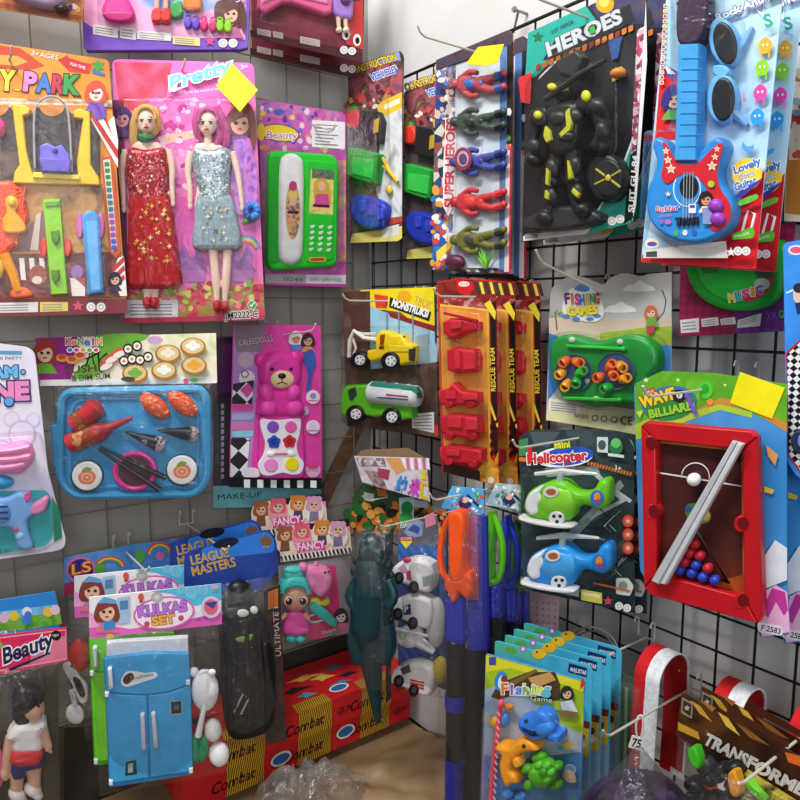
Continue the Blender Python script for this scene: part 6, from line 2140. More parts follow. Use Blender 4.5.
t.blister(smooth([(551, 352), (554, 338), (570, 331), (600, 337), (634, 331), (655, 337), (663, 352), (661, 372), (656, 400), (626, 407), (600, 410), (566, 401), (557, 388)], 3), .036, r=4)
t.done()
hook(t, 605, 294, .145, 'wire hook through the fishing game cloud card', bend=.042)

# ---- helicopters
def heli(i):
    lab = ('helicopter pack with one green and one blue helicopter', 'dark edge of a second helicopter pack, behind the first')[i]
    t = Th('toy_helicopter_pack', lab, 'toy pack', 578, 525, 'R', (.125, .085)[i], -34, xf=((0, 0), (12, 1))[i], group='toy helicopter packs')
    b = t.card(rnd([(519, 437), (530, 430), (600, 429), (626, 434), (634, 448), (635, 613), (523, 589)], 4), 'n14:#2a373a,#34454a,#222c2e')
    for pts, c in (([(530, 432), (560, 432), (548, 448), (534, 444)], '#4a5a5e'), ([(565, 431), (590, 431), (600, 445), (575, 450)], '#3f4f54'), ([(560, 540), (620, 480), (624, 486), (566, 548)], '#8fa0a0'), ([(600, 560), (632, 530), (632, 545), (608, 570)], '#47565a'), ([(610, 485), (632, 500), (630, 503), (606, 490)], '#cfd6d6'), ([(600, 545), (618, 570), (612, 572), (598, 550)], '#5a6a6c'), ([(590, 466), (628, 500), (590, 520), (588, 516), (620, 500), (588, 470)], '#b8c4c4'), ([(545, 468), (598, 466), (600, 474), (547, 477)], '#90a0a0')):
        b.flat(pts, c)
    for k in range(26):
        x, y = random.uniform(592, 628), random.uniform(505, 570)
        a = random.uniform(-12, 12)
        b.flat([(x, y), (x + a, y + abs(a)), (x + a, y + abs(a) + 1.2), (x, y + 1.2)], random.choice(['#c8d0d0', '#7f8e90', '#1a2224']))
    for k in range(16):
        x = 588 + 3 * k
        if x < 632:
            b.flat([(x, 461 + .26 * (x - 588)), (x + 2, 461.4 + .26 * (x - 588)), (x + 1, 465 + .26 * (x - 588)), (x - 1, 464.6 + .26 * (x - 588))], '#e0762a')
    b.flat([(519, 457), (530, 458), (528, 462), (519, 461)], '#e0762a')
    b.flat([(519, 440), (528, 438), (528, 456), (519, 456)], '#3a8a54')
    b.flat(rnd([(597, 437), (608, 437), (608, 453), (597, 452)], 1), '#cfd8d6')
    b.flat(E(602, 445, 4, 5), '#4a5a5c')
    b.flat(E(616, 447, 7, 8), '#2f7a48')
    b.flat(E(616, 443, 5, 5), '#6ac068')
    b.flat([(608, 453), (624, 455), (624, 458), (608, 456)], '#d8e0dc')
    b.flat(E(564, 457, 29, 10.4, 4), '#f2f2f4')
    b.flat(E(568, 456, 25.6, 9.4, 6), '#2a55b8')
    b.text('Mini', 555, 449, 570, 447, 7, '#e8e030', '#4a6a2a', olw=.09, bold=.03)
    b.text('Helicopter', 528, 464, 587, 460, 10, '#d02a38', '#f6f2f2', olw=.1, bold=.04)
    b.flat([(528, 464), (532, 463), (532, 447), (528, 448)], '#d02a38')
    b.text('3+', 614, 470, 621, 471, 5, '#f0e8e4')
    for y in (521, 534.5, 548):
        b.flat(E(628, y, 5.6, 6.4), '#d8462a')
        b.flat(E(628, y, 4.2, 4.8), '#e86a4a')
        b.flat(star(628, y, 3), '#f4d8c8')
    b.flat([(622, 515), (634, 516), (634, 560), (622, 556)], '#3a2420', w=.0013)
    b.flat(rnd([(616, 578), (628, 578), (634, 586), (630, 596), (616, 594)], 2), '#d8dcd8')
    b.flat(E(623, 586, 4.5, 5), '#8a9a94')
    b.flat([(523, 584), (635, 608), (635, 613), (523, 589)], '#263234')
    white_strip(b, [[(530, 580), (579, 588), (579, 597), (530, 587)]], '#a8b0b0')
    b.flat([(581, 589), (602, 593), (602, 604), (581, 600)], '#d8cc58')
    b.flat([(583, 592), (600, 595), (600, 598), (583, 595)], '#efe8b0')
    b.flat(star(608, 601, 5), '#d84a5a')
    b.flat([(593, 582), (630, 590), (630, 592), (593, 584)], '#d8722a')
    rounds(b, [(619, 606), (627, 608)], 4)
    if i == 0:
        for q, (dy, C, CD, nm) in enumerate(((0, '#6cc81e', '#8fe03a', 'lime green toy helicopter'), (64, '#2492e2', '#48aef2', 'sky blue toy helicopter'))):
            dx = 2 * q
            k = t.part('toy_helicopter', None, nm)
            S = lambda pts: [(x + dx, y + dy) for x, y in pts]
            k.puff(S([(527, 501), (530, 492), (538, 486), (548, 482), (558, 479), (568, 481), (576, 488), (584, 491), (595, 489), (600, 481), (606, 478), (611, 481), (612, 492), (611, 502), (604, 508), (596, 507), (586, 504), (578, 509), (572, 519), (548, 519), (532, 515), (526, 508)]), .003, .026, C, r=7, sm=2, n=6)
            k.ball(558 + dx, 500 + dy, .020, 22, 17, .015, CD)
            no = k.sub('nose', 'white nose panel')
            no.puff(S([(526, 506), (529, 495), (536, 489), (546, 484), (542, 492), (545, 498), (540, 504), (540, 512), (532, 514)]), .016, .015, '#eef2f4', r=3, sm=2)
            no = k.sub('sticker', 'round printed sticker', base=.0353)
            no.layer = 0
            no.puff(E(551 + dx, 492 + dy, 7.6, 5.6, n=20), .032, .0034, '#f0ece4', r=.4)
            no.puff(E(551 + dx, 492 + dy, 5, 3.4, n=16), .0352, .0008, '#b86a3a', r=.3)
            no.puff(E(597 + dx, 498 + dy, 6.6, 8, n=20), .0285, .0022, '#2f78d8', r=.4)
            no.puff(E(597 + dx, 497 + dy, 3.4, 4.4, n=14), .0307, .0008, '#f0a030', r=.3)
            no.puff(star(598 + dx, 501 + dy, 3.6), .0308, .0009, '#d83a4a', r=.2)
            wh = k.sub('wheel', 'white spoked wheel')
            wh.puff(E(557 + dx, 518 + dy, 7.6, 7.6, n=22), .024, .009, '#eef0f0', r=1)
            for a in range(3):
                wh.puff(E(557 + dx + 3.6 * math.cos(rad(120 * a + 30)), 518 + dy - 3.6 * math.sin(rad(120 * a + 30)), 1.9, n=8), .033, .0006, '#303438', r=.2)
            sk_ = k.sub('skid', 'white landing skid')
            sk_.puff(S([(521, 515), (524, 516), (548, 521), (572, 523), (574, 527), (560, 527), (540, 524), (522, 519)]), .014, .022, '#f2f2f4', r=1.5, sm=2)
            ro = k.sub('rotor', 'pale clear rotor blades')
            ro.tube(S([(535, 475), (560, 472), (596, 474)]) and [(535 + dx, 474 + dy, .020), (562 + dx, 471 + dy, .021), (597 + dx, 474 + dy, .018)], [2, 3.2, 1.4], '#cdd8d6', 7)
            ro.tube([(560 + dx, 482 + dy, .02), (561 + dx, 472 + dy, .021)], 3.4, '#a8b8b4', 8)
            t.blister(rnd(S([(523, 470), (600, 466), (614, 472), (616, 508), (604, 516), (578, 526), (522, 522)]), 6), .042, r=4)
    return t.done()


heli(1)
t = heli(0)
hook(t, 579, 438, .13, 'wire hook through the two helicopter cards')

# ---- toy billiards
def billiard(i):
    lab = ('red framed toy billiard table pack with grey cues', 'edge of a second billiard card, behind the red table pack')[i]
    t = Th('billiard_pack', lab, 'toy pack', 710, 500, 'R', (.135, .095)[i], -44, xf=((0, 0), (24, 6))[i], group='toy billiard packs')
    b = t.card(rnd([(634, 384), (662, 371), (715, 373), (787, 384), (787, 560), (790, 634), (760, 638), (756, 616), (652, 590), (640, 570)], 4), 'n6:#2f7fc4,#4a98d8,#2a6ab0')
    b.flat([(635, 384), (662, 371), (715, 373), (787, 384), (787, 430), (740, 408), (690, 410), (650, 430), (636, 425)], 'n16:#6fb42a,#58a024,#86c83a')
    b.flat([(690, 420), (720, 404), (750, 410), (787, 432), (787, 424), (752, 402), (720, 398), (692, 412)], '#c8883a')
    b.flat([(635, 425), (650, 418), (690, 412), (720, 404), (752, 412), (752, 418), (720, 410), (690, 420), (650, 436), (636, 440)], '#a8c83a')
    for x, y, r in ((646, 380, 3), (678, 380, 2.4), (725, 385, 2), (641, 400, 2.4)):
        b.flat(star(x, y, r), '#d8f0a0')
    b.flat(E(705, 390, 8, 9), '#48c83a')
    b.flat(E(705, 389, 4, 5), '#2f9a2c')
    b.flat(E(710, 402, 3.4), '#e88a3a')
    b.flat(E(669, 403, 28, 17, 8), '#3a70b8')
    b.flat(E(670, 405, 26, 14.5, 8), '#2a8a3a')
    b.flat([(643, 391), (654, 387), (655, 394), (645, 397)], '#b84a2a')
    b.text('MINI', 644, 396, 654, 393, 4, '#f2e8c8')
    b.text('WAVE', 642, 408, 676, 398, 11, '#f2c82c', '#7a3a1c', olw=.09, bold=.05)
    b.flat(E(679, 396, 6.6, 6.6), '#24242a')
    b.flat(E(679.4, 395.4, 3, 3), '#e8e8e8')
    b.text('8', 678, 397.4, 680.6, 397.2, 3.6, '#1a1a1a')
    b.text('BILLIARD', 650, 418, 695, 409, 8, '#8fc83a', '#2a5a24', olw=.09, bold=.05)
    for k in range(5):
        b.flat(E(687 + 2 * k, 396 + 4 * k, 2.6), ('#6a5ac8', '#8a4ab0')[k % 2])
    b.flat([(636, 412), (643, 410), (640, 418)], '#c8d83a')
    b.flat([(766, 445), (778, 455), (775, 466), (768, 456)], '#d89a5a')
    b.flat([(764, 486), (774, 490), (772, 494), (764, 492)], '#d8c03a')
    b.flat([(762, 560), (775, 540), (787, 548), (787, 580), (762, 590)], '#dfe6f0')
    b.flat([(766, 590), (776, 585), (787, 592), (790, 632), (762, 637), (758, 620)], '#eab4da')
    b.flat([(762, 610), (772, 588), (785, 592), (788, 610), (784, 616), (776, 602), (768, 618)], '#c03a98')
    b.flat(rnd([(757, 622), (782, 626), (783, 636), (758, 632)], 4), '#f2eaf4')
    b.text('F 2583', 761, 630, 780, 634, 5.4, '#3a2a48', bold=.02)
    if i == 0:
        RD = '#b8141e'
        k = t.part('billiard_table', None, 'red frame with a dark playing field')
        outer = [(643, 425), (648, 421), (752, 430), (759, 436), (765, 614), (760, 622), (653, 594), (646, 586)]
        k.puff(rnd(outer, 4), .0015, .010, '#a81820', r=1)
        # frame of four rails
        for pts in ([(643, 425), (648, 421), (752, 430), (759, 436), (744, 449), (658, 440)], [(744, 449), (759, 436), (765, 614), (760, 622), (746, 596)], [(746, 596), (760, 622), (653, 594), (646, 586), (660, 572)], [(660, 572), (646, 586), (643, 425), (658, 440)]):
            k.puff(pts, .010, .014, RD, r=1.6)
        f = k.sub('playing_field', 'dark brown red playing field', base=.0116)
        f.puff([(656, 438), (746, 448), (748, 598), (658, 574)], .0112, .0006, 'n5:#33181a,#4a1f1c,#7a2c1a', r=.2, n=1)
        f.base, f.layer = .012, 0
        f.flat([(656, 471.5), (742, 485.5), (742, 487), (656, 473)], '#e8e0dc')
        cc = E(695.5, 477, 14, 14, a0=-10, a1=170)
        f.tube([(x, y, .0125) for x, y in cc], .6, '#e8e0dc', 5)
        f.flat([(652, 440), (657, 440), (659, 574), (655, 574)], '#d8822a')
        f.flat([(741, 450), (745, 450), (747, 596), (743, 594)], '#b85a2a')
        f.flat([(660, 440), (744, 449), (744, 452), (660, 443)], '#c87a2a')
        f.flat([(700, 588), (746, 596), (747, 574), (720, 580)], '#a0481c')
        f.flat(smooth([(685, 508), (692, 503), (704, 507), (711, 514), (709, 522), (698, 524), (688, 520)], 3), '#4a7a4a')
        f.flat(E(706, 516, 4, 5), '#c89a3a')
        f.flat(E(688, 509, 3.4, 3), '#2f5a8a')
        for (x, y) in ((651, 443), (654, 511), (743, 523), (743, 600)):
            pk = k.sub('pocket', 'round corner pocket')
            pk.puff(E(x, y, 8, 9, n=20), .010, .0145, '#b8161e', r=2)
            pk.puff(E(x, y, 5.6, 6.4, n=18), .0245, .0008, '#6a0c12', r=.4)
        c_ = t.part('cue_stick', None, 'pale grey cue stick')
        c_.puff([(733, 440.5), (738, 442), (660, 584), (652, 580)], .0265, .008, '#b4b6bc', r=1.4)
        c_ = t.part('cue_stick', None, 'pale grey cue stick')
        c_.puff([(738.6, 442), (744, 444), (667, 584), (660.6, 583)], .0265, .009, '#c4c6cc', r=1.4)
        q_ = t.part('cue_ball', None, 'white cue ball')
        q_.ball(694, 479.5, .019, 7, 6.8, .008, '#eeeeee')
        tr_ = t.part('ball_rack', None, 'dark brown triangle rack')
        tr_.tube([(697, 531, .019), (728, 582, .019), (672, 568, .019)], 2.6, '#3a2224', 8, closed=True)
        for (x, y, c) in ((695, 544, 0), (690, 553, 0), (700, 555.5, 0), (685, 562, 0), (696, 565, 1), (708, 568, 0), (680, 570, 1), (692, 573, 1), (703, 577, 1), (715, 580, 1)):
            bl = t.part('billiard_ball', None, ('red', 'blue')[c] + ' billiard ball')
            bl.ball(x, y, .018, 5.6, 5.4, .007, ('#b4202e', '#2c3fae')[c])
        n_ = note(t, [(740, 372), (785, 388), (772, 419), (730, 403)], .0018, 'square yellow price sticker', '#efe31c')
    return t.done()


billiard(1)
t = billiard(0)
hook(t, 702, 390, .115, 'wire hook through the toy billiard card')

# ---- packs under the trucks, near the corner
t = Th('snack_card_pack', 'pink white striped header card under the green tanker', 'card', 392, 480, 'R', .125, -30)
b = t.card([(354, 456), (426, 458), (430, 502), (362, 482)], 'n30:#c4bcc4,#d8d2d6,#a8949c')
for k in range(7):
    b.flat([(402 + 4 * k, 458), (405 + 4 * k, 458), (406 + 4 * k, 470), (403 + 4 * k, 469)], '#d86a9a' if k % 2 else '#f2f0f2')
b.flat([(385, 458), (400, 458), (406, 470), (396, 474)], '#d8a060')
b.flat([(364, 470), (380, 472), (388, 490), (374, 486)], 'n70:#6a4a4a,#b09090,#3a3034')
b.flat([(378, 468), (390, 470), (388, 480), (378, 477)], '#a83a5a')
b.flat([(356, 458), (384, 458), (386, 466), (360, 466)], 'v120:#a8a0a8,#8a6a74,#d0c8ce')
try:
    b.text('\u7eb3', 396, 489, 405, 491, 11, '#3a8ad8', bold=.06)
    b.text('\u7c73', 408, 493, 418, 495.5, 12, '#c84ac0', bold=.06)
except Exception:
    pass
b.flat([(420, 482), (423, 483), (423, 497), (420, 496)], '#e8b82a')
b.flat([(421, 481), (428, 483), (428, 486), (421, 484)], '#e8b82a')
b.flat([(420, 495), (428, 497), (428, 500), (420, 498)], '#e8b82a')
b.flat([(421, 470), (426, 471), (426, 480), (421, 479)], '#e0d02c')
k = t.part('card_flap', None, 'plain brown card behind')
k.puff([(362, 450), (408, 448), (426, 459), (354, 458)], -.012, .004, '#8a6f56', r=.3, n=1)
t.done()
t = Th('leaf_card_pack', 'dark green card with orange animals below the striped header', 'card', 395, 515, 'R', .095, -34)
b = t.card([(362, 484), (430, 500), (436, 530), (352, 536), (352, 498)], 'n30:#27452c,#3a5f3a,#1d3324')
b.scatter([(344, 505), (430, 505), (434, 528), (344, 534)], ['#d8782a', '#b85a24', '#e09a4a', '#2f6a34', '#18281c'], 120, 5)
b.flat([(362, 486), (386, 491), (384, 502), (362, 500)], '#3a5a3a')
b.flat([(364, 492), (374, 494), (374, 502), (364, 500)], '#b8c0b4')
b.flat([(376, 488), (386, 490), (388, 496), (378, 496)], '#c87a3a')
b.flat([(399, 498), (414, 497), (414, 524), (400, 526)], '#d0e4ea')
b.flat(E(407, 508, 6, 7), '#2f9a48')
b.flat(E(406, 518, 7, 6), '#38a84e')
b.flat([(400, 522), (414, 520), (414, 527), (400, 528)], '#d8e8d8')
b.text('ZOO', 401, 527, 412, 525.6, 4, '#2a5a34')
b.flat([(414, 499), (428, 502), (428, 508), (414, 507)], '#c8dce8')
k = t.part('clear_bag')
k.sheet((352, 532), (434, 528), (434, 560), (352, 570), .002, .012, 'bag', 8)
t.done()
hook(t, 388, 497, .06, 'wire hook through the dark green animal card')

# ---- dinosaur in a bag
t = Th('dinosaur_pack', 'dark teal dinosaur toy hanging in a clear bag at the corner', 'toy pack', 372, 620, 'R', .228, -12)
k = t.part('dinosaur_toy', None, 'dark teal dinosaur with a long hanging tail', remesh=.0018)
DT = '#11343c'
k.ball(371, 550, .028, 13, 17, .020, DT)
k.ball(379, 556, .040, 7, 8, .012, DT)
k.tube([(371, 560, .026), (372, 590, .028), (370, 625, .030), (371, 655, .026), (374, 685, .022), (378, 722, .018)], [14, 21, 20, 13, 8, 3], DT, 14, sm=4)
k.tube([(358, 582, .035), (350, 596, .045), (356, 610, .052)], [7, 5.5, 4], DT, 8, sm=3)
k.tube([(388, 580, .035), (394, 596, .045), (388, 608, .052)], [7, 5.5, 4], DT, 8, sm=3)
k.tube([(360, 625, .032), (356, 645, .040), (360, 662, .040)], [11, 9, 7], DT, 8, sm=3)
k.tube([(384, 625, .032), (388, 645, .038), (384, 662, .038)], [11, 9, 7], DT, 8, sm=3)
s_ = k.sub('scale', 'ribbed chest scales and back plates')
for q in range(11):
    s_.ball(371 + 2 * math.sin(q), 575 + 8 * q, .052 - .0008 * abs(q - 5), 9 - .4 * abs(q - 4), 3.4, .004, '#1f525a')
for q in range(9):
    s_.ball(356 - 2 * math.sin(q * 1.2), 560 + 11 * q, .028, 4, 5, .006, '#12323a')
    s_.ball(389 + 2 * math.sin(q * 1.7), 565 + 11 * q, .028, 4, 5, .006, '#12323a')
c = t.part('insert_card', None, 'dark blue side card')
c.puff([(385, 536), (393, 528), (391, 698), (386, 704)], .004, .001, 'n30:#1f3440,#16242c,#2a4a58', r=.2, n=1)
s_ = t.part('clear_bag')
s_.sheet((346, 532), (392, 522), (392, 690), (360, 708), .012, .052, 'film', 16, .003)
t.done()
hook(t, 392, 525, .03, 'wire hook carrying the dinosaur and white car bags')

# ---- white police cars in a bag
t = Th('white_car_pack', 'bag of white toy rescue cars with a blue ribbed card', 'toy pack', 420, 610, 'R', .135, -30)
b = t.card([(398, 530), (446, 512), (446, 690), (398, 672)], 's26:#2f6fc0,#2458a4')
b.flat([(398, 530), (446, 512), (446, 546), (398, 544)], 'n24:#4a4c58,#6a6a76,#3a3844')
b.flat([(404, 532), (414, 518), (424, 522), (422, 536), (410, 538)], '#8fa4c8')
b.flat([(407, 530), (414, 524), (420, 528), (418, 534)], '#3f5a9a')
b.flat([(424, 516), (434, 512), (436, 524), (426, 528)], '#e08aa4')
b.flat([(437, 512), (446, 508), (446, 540), (439, 538)], 'v140:#e0a83a,#2a2224,#c84a2a')
b.flat([(400, 537), (413, 536), (413, 541), (400, 541)], '#c83048')
b.flat([(400, 541), (413, 541), (406, 549)], '#e8e03a')
b.text('POWER', 401, 540.4, 412, 539.8, 3, '#f4e8ea')
def car(cx, cy, kind):
    k = t.part('toy_car', None, ('white ambulance with pink stripe', 'white police car with a blue P badge', 'white helicopter', 'white car with red stripes')[kind])
    WH = '#eceaec'
    if kind in (0, 1, 3):
        k.puff([(cx - 23, cy + 4), (cx - 20, cy - 6), (cx - 10, cy - 12), (cx + 3, cy - 14), (cx + 18, cy - 8), (cx + 20, cy + 8), (cx + 16, cy + 20), (cx + 4, cy + 18), (cx - 8, cy + 12), (cx - 20, cy + 8)], .006, .026, WH, r=4, sm=2)
        w_ = k.sub('window')
        if kind == 0:
            w_.puff([(cx - 18, cy - 3), (cx - 12, cy - 8), (cx - 8, cy - 1), (cx - 13, cy + 3)], .032, .0012, '#c8a8b8', r=.4)
            w_.puff([(cx - 10, cy + 1), (cx - 6, cy - 1), (cx - 4, cy + 10), (cx - 9, cy + 8)], .032, .0014, '#c83a7a', r=.4)
            w_.puff([(cx + 6, cy + 6), (cx + 17, cy + 3), (cx + 16, cy + 14), (cx + 7, cy + 15)], .032, .0014, '#9aa0a8', r=.4)
            w_.ball(cx - 9, cy - 11, .031, 4, 3, .004, '#d83a5a')
        elif kind == 1:
            w_.puff([(cx - 12, cy - 1), (cx - 5, cy - 3), (cx - 4, cy + 7), (cx - 11, cy + 8)], .032, .0016, '#22306a', r=.3)
            w_.base, w_.layer = .0337, 0
            w_.text('P', cx - 10, cy + 5.5, cx - 6.4, cy + 5, 6.4, '#f2f2f4', bold=.03)
        else:
            w_.puff([(cx - 16, cy - 5), (cx - 7, cy - 10), (cx - 5, cy - 2), (cx - 13, cy + 1)], .032, .0012, '#4a4c50', r=.4)
            for q in range(3):
                w_.puff([(cx - 6, cy + 5 + 3 * q), (cx + 8, cy + 8 + 3 * q), (cx + 8, cy + 9.6 + 3 * q), (cx - 6, cy + 6.6 + 3 * q)], .032, .0014, '#c8342c', r=.2)
        for x, y in ((cx - 17, cy + 7), (cx - 2, cy + 16)):
            wh = k.sub('wheel')
            wh.puff(E(x, y, 5, 6.4, n=18), .028, .008, '#1c1c1e', r=1.2)
            wh.puff(E(x, y, 2.4, 3.2, n=14), .036, .0012, '#4a4a4e', r=.3)
    else:
        k.ball(cx - 4, cy - 2, .02, 14, 12, .014, WH)
        k.tube([(cx + 4, cy + 2, .02), (cx + 20, cy + 14, .018)], [7, 3], WH, 8)
        k.tube([(cx - 20, cy - 10, .036), (cx + 14, cy - 2, .036)], 1.6, '#d8dad8', 6)
        k.ball(cx - 10, cy - 3, .03, 5, 6, .005, '#a8c8b8')
        k.ball(cx - 22, cy + 14, .012, 4, 3, .005, '#4a8ad0')


car(416, 571, 0)
car(415, 607, 1)
car(414, 638, 2)
car(416, 674, 3)
k = t.part('toy_car', None, 'yellow tinted vehicle edge')
k.ball(440, 670, .014, 8, 14, .012, '#c8b02a')
k = t.part('toy_car', None, 'pale clear plastic vehicle')
k.ball(436, 622, .014, 10, 26, .012, '#cfd2d4')
s_ = t.part('clear_bag')
s_.sheet((399, 548), (446, 530), (448, 700), (398, 690), .012, .036, 'film', 16, .004)
t.done()

# ---- toy swords
def sword(i):
    lab = ('orange handled toy sword in the front bag', 'toy sword with a lime green handle behind the orange one', 'toy sword with a blue handle right of the lime one', 'toy sword with a dark green handle, last of the row')[i]
    xf = ((0, 0), (44, -3), (59, 1), (70, 4))[i]
    t = Th('toy_sword_pack', lab, 'toy sword', 462, 640, 'R', (.195, .142, .102, .062)[i], -36, xf=xf, group='bagged toy swords')
    C = ('#f4561c', '#5ec01e', '#2438b0', '#3c9a26')[i]
    b = t.part('header_card')
    b.puff([(452, 486), (484, 489), (484, 514), (441, 508)], 0, .001, 'n20:#3a98d8,#58b4e4,#2f7ac8' if i == 0 else 'n40:#c8ccd0,#8fb0c0,#e0e4e6', r=.2, n=1)
    b.base = .001
    b.flat([(458, 503), (462, 496), (468, 499), (472, 505), (466, 510), (460, 508)], '#2a3064')
    b.flat(E(465, 500, 3.4, 3), '#e8c09a')
    b.flat([(468, 494), (482, 508), (481, 510), (466, 496)], '#24284a')
    b.flat([(474, 492), (480, 492), (478, 500), (482, 498)], '#58c84a')
    b.scatter([(453, 488), (483, 490), (483, 512), (443, 507)], ['#8fd4f0', '#e04a6a', '#f2f2f2'] if i == 0 else ['#7f8a90', '#3a8a6a', '#f2f2f2'], 26, 2)
    k = t.part('handle', None, ('orange', 'lime green', 'blue', 'green')[i] + ' sword handle with a guard loop')
    if i == 0:
        k.puff([(450, 513), (457, 509), (464, 511), (467, 518), (466, 540), (466, 566), (471, 580), (452, 582), (451, 560), (451, 530)], .004, .022, C, r=4, n=5)
        k.tube([(453, 515, .014), (446, 524, .014), (441, 545, .014), (441, 566, .014), (446, 578, .014), (454, 583, .014)], 3.2, C, 8, sm=3)
        k.puff([(449, 577), (462, 578), (470, 570), (474, 576), (474, 594), (468, 597), (462, 591), (459, 599), (454, 601), (451, 592), (447, 586)], .004, .022, C, r=3, sm=2)
    else:
        k.puff([(442, 522), (446, 515), (450, 514), (451, 530), (449, 560), (449, 580), (452, 586), (441, 587), (441, 560)], .004, .020, C, r=3, n=5)
        k.tube([(446, 517, .014), (452, 524, .014), (458, 545, .014), (458, 568, .014), (454, 582, .014), (446, 587, .014)], 3.4, C, 8, sm=3)
    k = t.part('blade', None, 'bright blue blade')
    if i == 0:
        q = t.part('spare_blade', None, 'pink and blue plastic seen through the bag')
        q.puff([(468, 516), (478, 517), (480, 600), (468, 600)], .001, .006, '#9a4a78', r=1)
        q.puff([(478, 515), (487, 516), (489, 650), (468, 650), (468, 600), (480, 600)], .001, .007, '#2a2fa0', r=1)
        k.puff([(446, 597), (452, 600), (464, 596), (466, 640), (460, 650), (452, 650), (446, 636)], .006, .014, '#2630b4', r=3)
    else:
        k.puff([(440, 588), (458, 588), (458, 622), (440, 620)], .006, .014, '#262eac', r=2)
        k.tube([(449, 590, .021), (449, 620, .021)], 2, '#3440c8', 7)
    s_ = t.part('scabbard', None, 'black scabbard with blue bands')
    s_.tube([(456 - 4 * (i > 0), 640 - 22 * (i > 0), .012), (455 - 4 * (i > 0), 720, .012), (454 - 4 * (i > 0), 830, .012)], 9.4, '#17161c', 12)
    bd = s_.sub('band', 'blue band')
    bd.tube([(455 - 4 * (i > 0), 694, .012), (455 - 4 * (i > 0), 708, .012)], 10.4, '#2430a8', 12)
    bd.tube([(455 - 4 * (i > 0), 758, .012), (454 - 4 * (i > 0), 826, .012)], 10.2, '#20288c', 12)
    ins = t.part('insert_card', None, 'black inner card')
    x0, x1 = ((447, 486), (438, 464))[i > 0]
    ins.puff([(x0, 648 - 26 * (i > 0)), (x1, 650 - 26 * (i > 0)), (x1, 830), (x0, 830)], -.001, .0012, '#1b1a20', r=.2, n=1)
    q = t.part('clear_bag')
    if i == 0:
        q.sheet((441, 508), (484, 513), (492, 830), (436, 830), .010, .026, 'film', 14, .002)
    else:
        q.sheet((436, 512), (462, 514), (462, 760), (436, 760), .006, .020, 'bag', 8, .002)
    return t.done()


for i in (3, 2, 1, 0):
    t = sword(i)
hook(t, 460, 495, .06, 'wire hook carrying the bagged toy swords')

t = Th('dotted_card', 'pale pinkish dotted card behind the toy swords', 'card', 545, 610, 'R', .04, -51)
b = t.card([(522, 588), (560, 592), (556, 680), (518, 676)], 'n12:#b49aa2,#c4aab0')
for r_ in range(11):
    for q in range(6):
        b.flat(E(525 + 6 * q, 600 + 6.4 * r_ + .8 * q, 1.1, n=6), '#8f7780')
b.text('toy', 543, 627, 553, 628, 4, '#e8dce0')
t.done()

